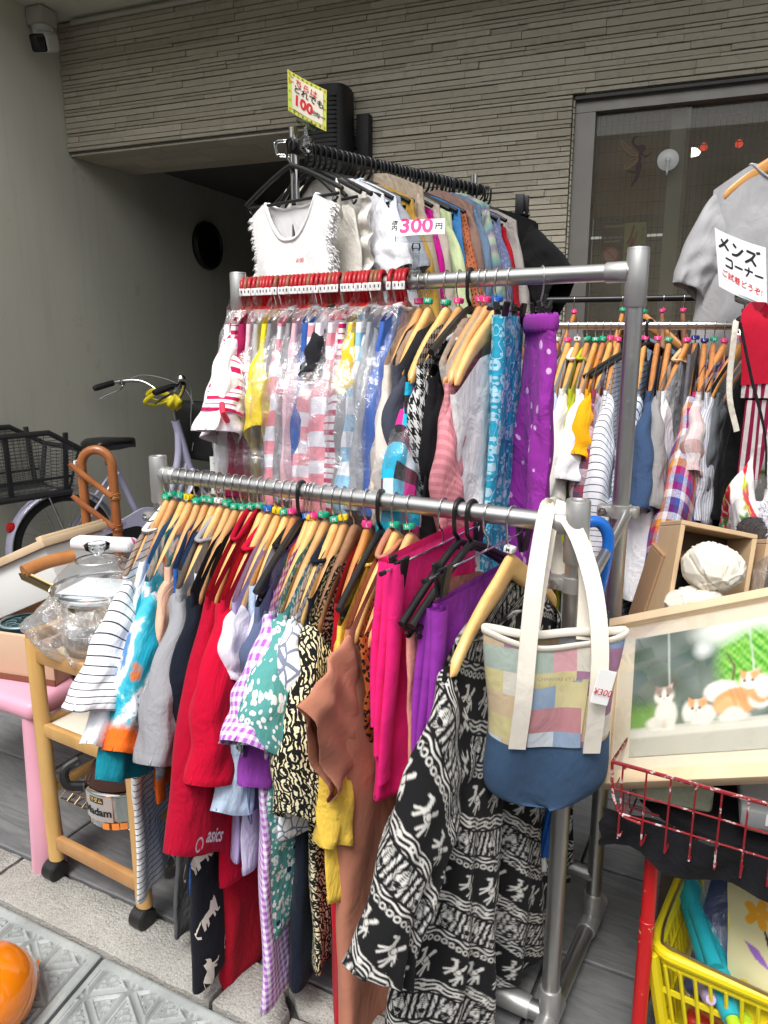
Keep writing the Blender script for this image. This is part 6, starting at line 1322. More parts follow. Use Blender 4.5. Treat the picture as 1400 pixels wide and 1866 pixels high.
part('bell', xf(lathe([(0, .022), (.014, .018), (.022, .008), (.024, 0), (0, -.004)], 18), (.57, -.262, 1.085)), M_STEEL, hb)
part('brake_cable', tube(smooth_path([(.54, .26, 1.05), (.66, .20, 1.09), (.80, .05, 1.02), (.84, 0, .85), (.80, 0, .66)], 7), .0026, 6), plain('grey_cable', (.3, .3, .32), .5), bk)
part('brake_cable', tube(smooth_path([(.54, -.26, 1.05), (.64, -.16, 1.08), (.78, -.05, 1.03), (.80, 0, .80)], 7), .0026, 6), plain('grey_cable', (.3, .3, .32), .5), bk)
# front basket in a black cover
V, F_ = box((.96, 0, .76), (.30, .36, .34), .05, 4); V = V + .012 * np.sin(V[:, [1, 2, 0]] * 23) ; part('front_cover', (V, F_), plain('black_nylon', (.012, .012, .013), .6, bump=.6, bscale=25), bk, 180)
# rear carrier and basket
part('carrier', join(*[tube([(-.33, y, .548), (.17, y, .548)], .006, 8) for y in (-.06, -.02, .02, .06)], tube([(0, -.06, WR), (-.1, -.07, .548)], .005, 6), tube([(0, .06, WR), (-.1, .07, .548)], .005, 6)), M_STEEL, bk, kind=None)
_bk0 = set(bpy.data.objects)
rb = part('rear_basket', join(tube([(-.42, -.20, .86), (.02, -.20, .86), (.18, -.185, .765), (.18, .185, .765), (.02, .20, .86), (-.42, .20, .86)], .0135, 8, closed=True), tube([(-.36, -.155, .565), (.12, -.155, .565), (.12, .155, .565), (-.36, .155, .565)], .016, 8, closed=True), *[beam((a, s * .20, .855), (b, s * .157, .57), .024, .012, .003) for s in (1, -1) for a, b in ((-.40, -.345), (-.18, -.16), (.10, .10))], beam((.175, -.17, .765), (.125, -.14, .57), .02, .012), beam((.175, .17, .765), (.125, .14, .57), .02, .012), beam((-.36, -.165, .64), (.13, -.165, .64), .012, .012), beam((-.36, .165, .64), (.13, .165, .64), .012, .012)), M_BKP, bk)
ws = []
for k in range(17):
    f = k / 17; z = .575 + f * .28; y = .157 + f * .042; x1 = .135 + min(f, .68) * .06 if z < .77 else .17 - (z - .765) * 1.6
    for s in (1, -1): ws.append(tube([(-.36 - f * .05, s * y, z), (x1, s * y, z)], .0017, 5))
    if z < .765: ws.append(tube([(.128 + f * .06, -y, z), (.128 + f * .06, y, z)], .0017, 5))
for k in range(20):
    x = -.36 + k * .026
    for s in (1, -1): ws.append(tube([(x, s * .157, .57), (x - .03 + k * .0015, s * .198, .855 if x < .02 else .80)], .0014, 5))
for k in range(11): ws.append(tube([(-.36, -.15 + k * .03, .57), (.12, -.15 + k * .03, .57)], .0015, 5))
part('basket_wires', join(*ws), plain('basket_wire', (.10, .10, .10), .45, .3), rb, kind='stuff')
for o_ in set(bpy.data.objects) - _bk0:
    if o_ is rb: o_.location = (-.15, 0, 0)
yb_ = thing('plastic_bag', 'yellow plastic bag knotted round the bicycle handlebar stem', 'bag', (-3.284 + .66 * .16 + .05, 2.350 + .66 * .987 - .02, .955), rad(80.8))
M_YB = plain('yellow_film', (.62, .52, .02), .3, vary=.25, vscale=30, bump=.8, bscale=40)
th = np.linspace(0, 2 * math.pi, 30, endpoint=False); V = []
for t in np.linspace(0, 1, 20):
    for a in th: r = .045 * math.sin(math.pi * (.12 + .8 * t)) * (1 + .22 * math.sin(5 * a + 4 * t) + .12 * math.sin(11 * a - 7 * t)); V.append((.01 + r * math.cos(a), r * math.sin(a), .035 - .085 * t + .006 * math.sin(3 * a)))
part('pouch', (np.array(V), gridf(30, 20, cu=True)), M_YB, yb_, 180)
for pts in ([(0, 0, .03), (-.05, .08, .06), (-.07, .13, .03), (-.03, .10, .0), (0, .02, .0)], [(0, 0, .03), (-.08, .02, .045), (-.13, .06, .0), (-.08, .05, -.02), (0, .0, 0)]): part('handle_loop', tube(smooth_path(pts, 6), .011, 8, flat=(.25, 1)), M_YB, yb_, 180)

# rattan slipper stand
rs = thing('rattan_stand', 'bent rattan slipper stand with angled pegs behind the pot', 'stand', (-1.93, 1.515, 0), rad(28))
M_RAT = wood('rattan', (.26, .085, .022), (.42, .17, .05), 24, (1, 1, .2), .35, .4)
for y in (0, .20):
    hh = .945
    part('arch', tube([(-.048, y, 0), (-.048, y, .2), (-.048, y, .55), (-.048, y, hh - .05)] + [(-.048 * math.cos(a), y, hh - .05 + .05 * math.sin(a)) for a in np.linspace(.2, math.pi - .2, 9)] + [(.048, y, hh - .05), (.048, y, .55), (.048, y, .2), (.048, y, 0)], .0145, 14), M_RAT, rs) if y == 0 else None
for k, z in enumerate((.80, .70, .60, .48, .36)):
    part('peg', tube([(.045, -.012, z), (-.055, -.02, z + .085), (-.075, -.024, z + .105)], [.0095, .0095, .007], 10), M_RAT, rs)
    part('binding', tube([(.048 + .0165 * math.cos(a), .0165 * math.sin(a), z - .012 + .0008 * a) for a in np.linspace(0, 30, 90)], .0022, 5), M_RAT, rs)
part('base', join(tube([(-.10, -.12, .014), (-.10, .12, .014), (.10, .12, .014), (.10, -.12, .014)], .013, 10, closed=True), tube([(-.10, 0, .014), (.10, 0, .014)], .012, 10)), M_RAT, rs)
part('white_tape', box((-.062, -.008, .895), (.006, .022, .034), .002), plain('white_tape', (.75, .75, .75), .6), rs)

# pink play table
tb = thing('pink_table', 'pink plastic children table with tapered legs under the boxes', 'table', (-1.52, .955, 0), rad(3))
M_PK = plain('pink_plastic', (.74, .36, .47), .35, vary=.05)
part('table_top', box((-.33, .30, .425), (.68, .62, .05), .022, 4), M_PK, tb)
for x in (-.02, -.62):
    for y in (.02, .56): part('leg', tube([(x - .006, y + .004, .41), (x, y, .2), (x + .004, y - .004, .004), (x + .004, y - .004, 0)], [.026, .033, .040, .037], 20), M_PK, tb)
M_PEA = plain('peach_carton', (.62, .42, .29), .75, vary=.08, bump=.15); M_PALEW = wood('pale_wood', (.66, .49, .29), (.76, .61, .40), 20, (1, .12, 1), .5, .1); M_CAR = plain('white_carton', (.66, .66, .65), .7, vary=.05)
b1 = thing('wooden_crate', 'peach coloured shallow wooden box on the pink table', 'box', (-1.78, 1.12, .4515), rad(14))
part('walls', join(box((0, -.13, .06), (.42, .012, .12), .002), box((0, .13, .06), (.42, .012, .12), .002), box((-.204, 0, .06), (.012, .248, .12), .002), box((.204, 0, .06), (.012, .248, .12), .002)), M_PEA, b1); part('floor', box((0, 0, .006), (.394, .246, .010)), M_PEA, b1)
part('base_strip', box((0, -.1375, .008), (.424, .003, .014)), plain('brown_strip2', (.20, .07, .035), .6), b1)
tn = thing('round_tin', 'dark teal patterned round tin in the peach box', 'tin', (-1.715, 1.085, .463), 0)
part('can', lathe([(0, 0), (.055, 0), (.057, .003), (.057, .105), (.0, .105)], 32), plain('teal_tin', (.02, .06, .075), .3, .5), tn)
part('lid_rim', tube([(.055 * math.cos(a), .055 * math.sin(a), .108) for a in np.linspace(0, 6.283, 33)[:-1]], .0035, 6, closed=True), plain('tin_rim', (.25, .35, .36), .3, .6), tn)
for k in range(10): part('scroll', tube([(.030 * math.cos(k * .628) + .012 * math.cos(a), .030 * math.sin(k * .628) + .012 * math.sin(a), .106) for a in np.linspace(0, 4.5, 9)], .0012, 5), plain('tin_rim', (.25, .35, .36), .3, .6), tn)
b2 = thing('gift_box', 'white carton box with slanting pale wood lid above the peach box', 'box'); b2.matrix_world = Matrix.Translation((-1.80, 1.21, .575)) @ Euler((rad(-4), rad(-24), rad(20))).to_matrix().to_4x4()
part('carton', box((0, 0, .06), (.33, .26, .12), .003), M_CAR, b2); part('lid', box((.005, -.005, .131), (.35, .28, .020), .002), M_PALEW, b2); part('batten', box((.165, 0, .146), (.018, .27, .010), .002), M_PALEW, b2)

# wooden trolley
tr = thing('wooden_trolley', 'three tier beech wood kitchen trolley on black casters', 'trolley', (0, 0, 0))
M_BEE = wood('beech', (.44, .235, .075), (.58, .345, .13), 16, (1, 1, .18), .42, .2)
X0, X1, Y0, Y1 = -1.487, -1.185, .958, 1.255
for x in (X0, X1):
    for y in (Y0, Y1): part('leg', tube([(x, y, .052), (x, y, .3), (x, y, .615), (x, y, .628)], [.0165, .0165, .0165, .010], 14, flat=(1, 1.25)), M_BEE, tr)
    part('side_rail', beam((x, Y0 - .014, .622), (x, Y1 + .014, .622), .028, .032, .010), M_BEE, tr); part('side_rail', beam((x, Y0, .40), (x, Y1, .40), .018, .03, .004), M_BEE, tr); part('side_rail', beam((x, Y0, .235), (x, Y1, .235), .018, .022, .004), M_BEE, tr)
for y in (Y0, Y1):
    part('cross_rail', beam((X0 + .012, y, .578), (X1 - .012, y, .578), .018, .034, .005), M_BEE, tr); part('cross_rail', beam((X0 + .012, y, .395), (X1 - .012, y, .395), .018, .032, .005), M_BEE, tr); part('cross_rail', beam((X0 + .012, y, .10), (X1 - .012, y, .10), .018, .036, .005), M_BEE, tr)
part('top_shelf', box(((X0 + X1) / 2, (Y0 + Y1) / 2, .572), (X1 - X0 - .03, Y1 - Y0 - .02, .012), .002), wood('shelf_wood', (.60, .43, .22), (.70, .53, .30), 14), tr)
part('middle_shelf', box(((X0 + X1) / 2, (Y0 + Y1) / 2, .402), (X1 - X0 - .03, Y1 - Y0 - .02, .010), .002), plain('cream_board', (.70, .66, .55), .5), tr)
ws = [tube([(X0 + .02 + k * .0263, Y0 + .03, .225), (X0 + .02 + k * .0263, Y0 + .012, .185 + .03), (X0 + .02 + k * .0263, Y0 + .03, .196), (X0 + .02 + k * .0263, Y1 - .02, .196)], .0016, 5) for k in range(11)] + [tube([(X0 + .012, y, .1975), (X1 - .012, y, .1975)], .002, 6) for y in (Y0 + .03, Y0 + .12, Y1 - .05)] + [tube([(X0 + .012, Y0 + .03, .226), (X1 - .012, Y0 + .03, .226)], .002, 6)]
part('wire_shelf', join(*ws), metal('brass_wire', (.55, .42, .25), .35), tr, kind='stuff')
for x in (X0, X1):
    for y in (Y0, Y1):
        w = part('caster', join(tube([(x - .020, y - .008, .0255), (x - .016, y - .008, .0255)], [.021, .0255], 20), tube([(x - .016, y - .008, .0255), (x + .016, y - .008, .0255)], .0255, 20), tube([(x + .016, y - .008, .0255), (x + .020, y - .008, .0255)], [.0255, .021], 20)), plain('black_caster', (.014, .014, .014), .4), tr)
        part('caster_hood', join(tube([(x, y, .040), (x, y, .060)], .013, 14), box((x, y, .042), (.026, .03, .018), .006)), plain('black_caster', (.014, .014, .014), .4), w)

# pot with glass lid, wrapped in clear plastic
pt = thing('casserole_pot', 'steel casserole with glass dome lid wrapped in clear plastic on the trolley', 'pot', (-1.375, 1.062, .579), rad(20))
M_SS = metal('polished_steel', (.68, .68, .68), .10, .05); M_GOLD = metal('gold_band', (.72, .56, .28), .15, .05)
part('vessel', lathe([(0, .002), (.082, .002), (.088, .008), (.090, .05), (.092, .125), (.096, .132), (.093, .133), (.088, .12), (.086, .012), (0, .010)], 44), M_SS, pt); part('gold_band', lathe([(.0925, .085), (.0935, .088), (.0945, .122), (.0935, .125)], 44), M_GOLD, pt)
lid = part('lid', lathe([(.104, .150), (.106, .154), (.103, .163), (.088, .182), (.06, .205), (.03, .216), (.012, .219), (0, .219)], 44), plastic_film('lid_glass', (.93, .95, .96), .03, 3, .03, .03), pt, 180)
part('lid_rim', tube([(.104 * math.cos(a), .104 * math.sin(a), .150) for a in np.linspace(0, 6.283, 49)[:-1]], .004, 8, closed=True), M_SS, lid)
part('knob', lathe([(.006, .219), (.010, .226), (.026, .236), (.028, .246), (.022, .250), (.016, .244), (0, .243)], 26), clear_glass('knob_glass', (.9, .93, .94), .01), lid)
part('lid_seat', lathe([(.045, .2115), (.05, .2115), (.048, .2135)], 30), M_SS, lid)
part('leaflet', box((0, 0, .146), (.14, .12, .003), .001), plain('leaflet', (.74, .75, .76), .6, vary=.25, vscale=25), pt); part('padding', lathe([(0, .144), (.07, .143), (.086, .136), (.088, .128)], 40), plain('pale_tissue', (.62, .64, .66), .7, vary=.2, vscale=30), pt)
part('handle', join(tube([(-.10, -.02, .138), (-.165, -.035, .175), (-.165, -.035, .18)], .012, 8, flat=(.3, 1)), ), M_GOLD, pt); part('handle_grip', tube(smooth_path([(-.165, -.035, .183), (-.14, .01, .193), (-.10, .06, .198)], 5), .0155, 12), wood('grip_wood', (.30, .09, .02), (.42, .16, .05), 20), pt)
V, F_ = box((-.06, .125, .212), (.16, .05, .03), .012, 3); part('printed_cloth', (V, F_), fabric('pink_scribble', P_speck((.78, .74, .76), (.62, .12, .28), 30, .22)), pt, 180, V[:, [0, 2]] + V[:, [1, 1]])
V = []; th = np.linspace(0, 2 * math.pi, 90, endpoint=False)
for t in np.linspace(0, 1, 34):
    for a in th:
        r = .100 + .026 * math.sin(math.pi * min(1, t * 1.1)) + .014 * (1 - t) + .012 * math.sin(7 * a + 5 * t) * math.sin(3 * a - 6 * t) + .008 * math.sin(17 * a + 11 * t) * math.sin(9 * t + a) + (.03 * max(0, math.cos(a - 3.5)) ** 3 * math.sin(math.pi * t)); V.append((r * math.cos(a), r * math.sin(a) * .95, .004 + t * .14 + .012 * math.sin(5 * a) * t))
part('plastic_wrap', (np.array(V), gridf(90, 34, cu=True)), plastic_film('wrap_film', (.97, .98, .99), .16, 24, .10, .10, .7), pt, 180)
bw = thing('glass_bowl', 'textured plum glass bowl on the middle trolley shelf', 'bowl', (-1.36, 1.09, .4085), 0)
part('bowl', lathe([(0, .0), (.04, 0), (.06, .02), (.095, .075), (.112, .115), (.108, .116), (.09, .076), (.055, .024), (0, .008)], 40), plain('plum_glass', (.17, .06, .085), .15, vary=.3, vscale=60, bump=.8, bscale=120), bw); part('pale_base', lathe([(.041, .001), (.062, .021), (.078, .048), (.079, .047)], 40), plain('frosted_base', (.5, .46, .42), .3), bw)
# enamelled kettle in printed packaging
kt = thing('cooking_kettle', 'chrome lidded cooker printed Madam on the lower wire shelf', 'kettle', (-1.305, 1.03, .2005), rad(28))
part('body', lathe([(0, .002), (.075, .002), (.085, .012), (.088, .06), (.088, .095), (.08, .10), (.0, .10)], 40), M_SS, kt); ldk = part('lid', lathe([(.083, .101), (.082, .106), (.07, .128), (.04, .142), (0, .146)], 40), plain('dark_glass_lid', (.05, .025, .02), .08), kt)
part('lid_handle', tube(smooth_path([(-.05, -.02, .136), (-.03, -.02, .16), (.03, -.02, .16), (.05, -.02, .136)], 5), .010, 10), M_BP, ldk); part('side_handle', join(tube(smooth_path([(-.085, -.03, .08), (-.118, -.04, .09), (-.125, -.03, .12), (-.10, -.01, .135)], 5), .011, 10)), M_BP, kt)
def wrap_on(r, s, size, a0, z, mat, bold=.02):
    tv, tf = text_vf(s, size, Matrix(), bold); V = np.array([(r * math.sin(a0 + x / r), -r * math.cos(a0 + x / r), z + y) for x, y, _ in tv]); return part('lettering', (V, tf), mat, kt, 0)
def patch(r, a0, a1, z0, z1, mat, nm):
    A = np.linspace(a0, a1, 14); V = [(r * math.sin(a), -r * math.cos(a), z) for z in (z0, z1) for a in A]; return part(nm, (V, gridf(14, 2)), mat, kt, 180)
patch(.0886, -.85, .05, .030, .092, plain('silver_label', (.55, .54, .52), .4, .5), 'label'); patch(.0892, -.62, -.18, .073, .088, plain('brown_badge', (.05, .025, .015), .5), 'badge')
wrap_on(.0897, 'マダム', .012, -.40, .0805, plain('gold_ink', (.7, .5, .2), .4)); wrap_on(.0895, 'Madam', .026, -.40, .052, M_BLK, .03)
patch(.0886, .15, .55, .03, .09, plain('window_chrome', (.5, .52, .5), .15, .9), 'window'); patch(.0886, .60, .72, .03, .09, plain('violet_print', (.4, .15, .4), .4), 'print')
for a_ in (-.25, .0, .2): patch(.0890, a_, a_ + .18, .012, .028, plain('orange_print', (.8, .25, .05), .4), 'fruit_print')

# balloon
bl = thing('balloon', 'orange rubber balloon lying on the grey ramp plate', 'balloon', (-1.285, .655, .03), 0)
part('skin', xf(lathe([(.003, -.108), (.012, -.100), (.055, -.075), (.085, -.03), (.092, .015), (.080, .06), (.05, .09), (.02, .102), (0, .104)], 48), (0, 0, 0), (rad(70), rad(30), 0)), plain('orange_rubber', (.92, .24, .006), .10, vary=.03, rvar=.02, coat=.8), bl, 180)
part('knot', xf(tube([(0, 0, -.107), (0, 0, -.116), (.004, 0, -.122)], [.004, .006, .009], 10), (0, 0, 0), (rad(70), rad(30), 0)), plain('orange_rubber', (.92, .24, .006), .16), bl)

# ================================================================== TOTE, UMBRELLA
tt_ = thing('tote_bag', 'small patchwork plaid tote with navy base hung from the rail end', 'bag', (-.325, 1.055, .822), rad(30.7))
PATCH = fabric('linen_patch', P_cells([(.20, .28, .42), (.56, .50, .26), (.48, .18, .22), (.36, .43, .38), (.52, .56, .60), (.32, .17, .27), (.54, .42, .28), (.20, .22, .27), (.60, .57, .50), (.58, .32, .35)], .037), wrinkle=.35, weave=.8)
NVB = solid((.045, .085, .155), wrinkle=.3); CANV = solid((.74, .69, .60), wrinkle=.2)
def tote_pt(u, t, side):     # u -1..1, t 0 top .. 1 bottom
    w = np.interp(t, [0, .5, .72, .88, .96, 1], [.126, .116, .108, .092, .062, .0])
    w = np.where(t > .60, .0975 * np.sqrt(np.clip(1 - ((t - .6) / .4) ** 7, 0, 1)), np.interp(t, [0, .6], [.104, .0975])) if True else np.where(t > .72, .094 * np.sqrt(np.clip(1 - ((t - .72) / .28) ** 2, 0, 1)) ** .6, np.interp(t, [0, .72], [.104, .094]))
    dp = (.006 + .034 * np.sin(np.pi * np.clip(t * .62 + .12, 0, 1))) * np.sqrt(np.clip(1 - u ** 2, 0, 1)) ** .8
    z = -.285 * t + .02 * np.clip((t - .8) / .2, 0, 1) ** 2 * np.abs(u) * 0 + .014 * (np.abs(u) ** 2) * (1 - t) - .008 * (1 - u ** 2) * (1 - t) * (side < 0)
    x = u * w + .004 * np.sin(7 * t + 2 * u); y = side * dp + .006 * np.sin(5 * u + 3 * t) + .02 * t
    return x, y, z
def tote_shell(t0, t1, off=0., M=24):
    A = np.linspace(0, 2 * np.pi, 72, endpoint=False); T = np.linspace(t0, t1, M); Tm, Am = np.meshgrid(T, A, indexing='ij')
    u = np.cos(Am); sd = np.where(np.sin(Am) > 0, 1, -1); x, y, z = tote_pt(u, Tm, sd); V = np.stack([x * (1 + off), y + sd * off * .03, z], -1).reshape(-1, 3)
    return V, gridf(72, M, cu=True), np.stack([x + .3 + (sd > 0) * .5, z + .6], -1).reshape(-1, 2)
V, F_, UV = tote_shell(0, .585); part('body', (V, F_), PATCH, tt_, 180, UV)
V, F_, UV = tote_shell(.58, 1.0, .012, 30); part('base', (V, F_), NVB, tt_, 180, UV)
A = np.linspace(0, 2 * np.pi, 72, endpoint=False); x, y, z = tote_pt(np.cos(A), A * 0, np.where(np.sin(A) > 0, 1, -1)); part('rim_band', tube(np.stack([x, y, z], -1), .006, 8, closed=True, flat=(.6, 1.2)), CANV, tt_, 180, [(0, 0)] * 576)
# front pocket
uu = np.linspace(-.42, .46, 14); tv_ = np.linspace(.2, .57, 10); U, T = np.meshgrid(uu, tv_); x, y, z = tote_pt(U, T, -1 + 0 * U); V = np.stack([x, y - .004, z + .006 * np.sin(U * 3) * (T < .21)], -1).reshape(-1, 3); part('pocket', (V, gridf(14, 10)), fabric('linen_patch_b', P_cells([(.44, .17, .21), (.34, .18, .28), (.26, .34, .46), (.56, .50, .28), (.52, .56, .60), (.46, .22, .24)], .040), wrinkle=.3, weave=.8), tt_, 180, np.c_[V[:, 0] + .2, V[:, 2] + .5])
text('CHANVRE ET LINE PROMO', .0085, plain('grey_ink', (.3, .3, .3), .6), tt_, frame_mat((.02, -.040, -.048), (1, 0, 0), (0, -.15, 1)))
def ribbon(pts, w, nrm, mat, par, nm='strap', th=.003):
    P = smooth_path(pts, 6); T = np.gradient(P, axis=0); T /= np.linalg.norm(T, axis=1)[:, None]; nr = np.asarray(nrm, float); nr = np.broadcast_to(nr, P.shape) if nr.ndim == 1 else nr
    S = np.cross(T, nr); S /= np.linalg.norm(S, axis=1)[:, None]; N_ = np.cross(S, T); n = len(P)
    V = np.stack([P - S * w / 2 - N_ * th / 2, P + S * w / 2 - N_ * th / 2, P + S * w / 2 + N_ * th / 2, P - S * w / 2 + N_ * th / 2], 1).reshape(-1, 3); F_ = gridf(4, n, cu=True) + [(3, 2, 1, 0), tuple(4 * (n - 1) + k for k in range(4))]
    return part(nm, (V, F_), mat, par, 30, np.c_[V[:, 0] + V[:, 1], V[:, 2] + 1])
ribbon([(-.056, -.034, -.165), (-.052, -.046, -.08), (-.047, -.038, .0), (-.036, -.010, .09), (-.016, .045, .155), (-.002, .082, .184), (.006, .106, .182), (.016, .128, .15), (.03, .10, .06)], .026, (0, -1, .15), CANV, tt_)
ribbon([(.058, -.034, -.172), (.058, -.046, -.09), (.060, -.036, .0), (.056, .0, .08), (.042, .05, .145), (.022, .09, .182), (.014, .11, .178)], .026, (0, -1, .15), CANV, tt_); ribbon([(-.03, .03, .0), (-.012, .06, .09), (.006, .09, .175), (.02, .11, .183), (.03, .125, .15)], .028, (0, -1, .2), CANV, tt_)
ribbon([(.052, .02, -.01), (.06, .055, .08), (.056, .085, .14)], .026, (0, -1, .15), CANV, tt_)
tg = part('price_tag', xf(box((0, 0, 0), (.030, .0012, .052), .0005, 1), (.062, -.058, -.052), (rad(-6), rad(18), rad(14))), plain('card_white', (.78, .78, .77), .6), tt_)
text('¥300', .0150, M_RED, tg, frame_mat((.060, -.0640, -.058), (.95, .2, -.28), (.28, -.1, .95)), bold=.005)
um = thing('folded_umbrella', 'rolled blue umbrella with hooked handle hanging on the rack', 'umbrella', (-.333, 1.262, .93)); M_UB = plain('blue_gloss', (.01, .12, .48), .22)
sh_ = np.array([-.052, -.03, -.66]); part('handle', tube(smooth_path([(-.035, -.02, -.03), (-.03, -.018, .0), (-.012, -.006, .028), (.012, .008, .030), (.026, .016, .0), (.022, .012, -.06), (.016, .009, -.10)], 6), .0105, 12), M_UB, um); part('collar', tube([(.016, .009, -.10), (.012, .006, -.16)], .0095, 12), plain('white_plastic', (.72, .72, .7), .4), um)
T = np.linspace(0, 1, 24); A = np.linspace(0, 2 * np.pi, 32, endpoint=False); V = np.array([((.012 - .058 * t) + (.011 + .014 * math.sin(math.pi * min(1, t * 1.25) ** .7) * (1 - .35 * t)) * math.cos(a) * (1 + .18 * math.sin(7 * a + 5 * t)), (.006 - .034 * t) + (.011 + .014 * math.sin(math.pi * min(1, t * 1.25) ** .7) * (1 - .35 * t)) * math.sin(a) * (1 + .18 * math.sin(7 * a + 5 * t)), -.16 - .46 * t) for t in T for a in A]); part('canopy', (V, gridf(32, 24, cu=True)), plain('blue_nylon', (.012, .10, .42), .4, bump=.3, bscale=60), um, 180)
part('tip', xf(lathe([(0, -.012), (.009, -.008), (.011, .0), (.008, .01), (.004, .03)], 14), (-.047, -.028, -.645)), plain('white_plastic', (.72, .72, .7), .4), um)
# beaded keyring cloth behind the post
kb = thing('beaded_scarf', 'small black and white beaded scarf hanging behind the front post', 'scarf', (-.295, 1.20, .84)); 
for k in range(22): part('bead', xf(lathe([(0, -.006), (.0055, -.003), (.0055, .003), (0, .006)], 10), (random.uniform(-.014, .014), random.uniform(-.006, .006), -.004 * k + random.uniform(-.003, .003))), [plain('white_bead', (.75, .75, .73), .3), plain('black_bead', (.012, .012, .014), .3), plain('blue_bead', (.04, .09, .2), .3)][k % 3], kb)

# ================================================================== RED WIRE CART WITH PICTURE
ct = thing('red_wire_cart', 'chipped red wire basket cart loaded with books and a picture', 'cart')
M_RW = plain('chipped_red_paint', (.24, .012, .018), .5, wear=((.58, .48, .47), 70, .575), vary=.2); M_RPOST = plain('red_tube', (.52, .012, .015), .35, wear=((.62, .45, .14), 38, .66))
rx0, rx1, ry0, ry1, rz1 = -.234, .46, 1.095, 1.60, .622
part('rim', tube([(rx0, ry0, rz1), (rx1, ry0, rz1), (rx1, ry1, rz1 - .05), (rx0, ry1, rz1 - .05)], .0034, 8, closed=True), M_RW, ct)
for z, ins in ((.577, .006), (.537, .010)): part('wire', tube([(rx0 + ins + (.012 if z < .55 else 0), ry0, z), (rx1, ry0, z), (rx1, ry1, z), (rx0 + ins, ry1, z)], .0017, 6, closed=True), M_RW, ct)
part('corner_wire', tube(smooth_path([(rx0, ry0, rz1), (rx0 + .004, ry0, .57), (rx0 + .018, ry0, .537), (rx0 + .05, ry0, .53)], 5), .0026, 6), M_RW, ct)
for k in range(19): part('wire', tube([(rx0 + .017 + k * .0355, ry0 - .001, rz1), (rx0 + .017 + k * .0355, ry0 - .001, .493), (rx0 + .017 + k * .0355, ry0 + .02, .486), (rx0 + .017 + k * .0355, ry1, .486)], .0016, 6), M_RW, ct)
for k in range(1, 10): part('wire', tube([(rx0 + .01, ry0 + k * .05, .600 - k * .005), (rx0 + .012, ry0 + k * .05, .4885), (rx1, ry0 + k * .05, .4885)], .0022, 6), M_RW, ct)
for (x, y) in ((-.175, 1.176), (.40, 1.176), (-.175, 1.56), (.40, 1.56)):
    part('post', tube([(x, y, .483), (x + .001, y, .30), (x + .001, y, .299), (x + .002, y, .06)], [.0118, .0118, .0128, .0128], 16), M_RPOST, ct)
    part('caster', tube([(x - .012, y, .03), (x + .012, y, .03)], .029, 18), plain('black_caster', (.014, .014, .014), .4), ct)
part('lower_frame', tube([(-.174, 1.176, .055), (.40, 1.176, .055), (.40, 1.56, .055), (-.174, 1.56, .055)], .008, 10, closed=True), M_RPOST, ct)
bc = thing('black_cloth', 'crumpled black cloth bag lying in the red wire basket', 'cloth', (.02, 1.33, .49)); T = np.linspace(0, 1, 26); A = np.linspace(0, 2 * np.pi, 60, endpoint=False)
V = np.array([((.275 + .02 * math.sin(5 * a)) * math.cos(a) * math.sin(math.pi * (.5 + .5 * t)) ** .4 * (1 + .05 * math.sin(9 * a + 7 * t)) if t < 1 else 0, (.19) * math.sin(a) * math.sin(math.pi * (.5 + .5 * t)) ** .4 if t < 1 else 0, .005 + .035 * t + .008 * math.sin(6 * a + 9 * t) * (1 - t)) for t in T for a in A]); part('folds', (V, gridf(60, 26, cu=True)), solid((.012, .012, .013), wrinkle=.8), bc, 180, V[:, :2])
part('drape', (np.array([(-.27 + .02 * k + .004 * math.sin(j * 2 + k), -.205 - .012 * math.sin(k * .9 + j * .5) , .03 - .012 * j + .008 * math.sin(k * .7)) for j in range(7) for k in range(28)]), gridf(28, 7)), solid((.012, .012, .013), wrinkle=.8), bc, 180, [(k * .02, j * .02) for j in range(7) for k in range(28)])
def book(nm, lab, c, d, mat, rz=0, pages=True, rx=0):
    b = thing(nm, lab, 'book', c, rad(rz)); part('cover', join(box((0, 0, d[2] / 2 - .0015), (d[0], d[1], .003)), box((0, 0, -d[2] / 2 + .0015), (d[0], d[1], .003)), box((0, d[1] / 2 - .0015, 0), (d[0], .003, d[2] - .006))), mat, b); part('pages', box((0, -.001, 0), (d[0] - .006, d[1] - .006, d[2] - .006)), plain('page_block', (.62, .57, .46), .8), b); return b
book('flat_book', 'pale edged thick book under the silver box in the wire basket', (.12, 1.30, .538), (.34, .24, .022), plain('tan_cover', (.46, .33, .20), .6), 4)
pk = thing('silver_packet', 'silver grey printed packet lying over the books', 'packet', (.13, 1.29, .567), rad(8)); part('box', box((0, 0, 0), (.40, .26, .03), .004), plain('silver_card', (.34, .345, .35), .4, .3), pk); part('white_label', box((-.15, -.1312, .004), (.032, .0012, .018)), plain('card_white', (.78, .78, .77), .6), pk); part('barcode', join(*[box((-.162 + i * .0022, -.1322, .003), (.001, .0006, .012)) for i in range(11)]), M_BLK, pk, 0, kind='stuff')
fb = thing('foam_block', 'pale green speckled foam block in the wire basket', 'block', (-.165, 1.25, .548), rad(10)); part('foam', box((0, 0, 0), (.12, .16, .045), .008, 3), plain('green_foam', (.36, .38, .27), .95, vary=.25, vscale=120, bump=.6, bscale=160), fb)

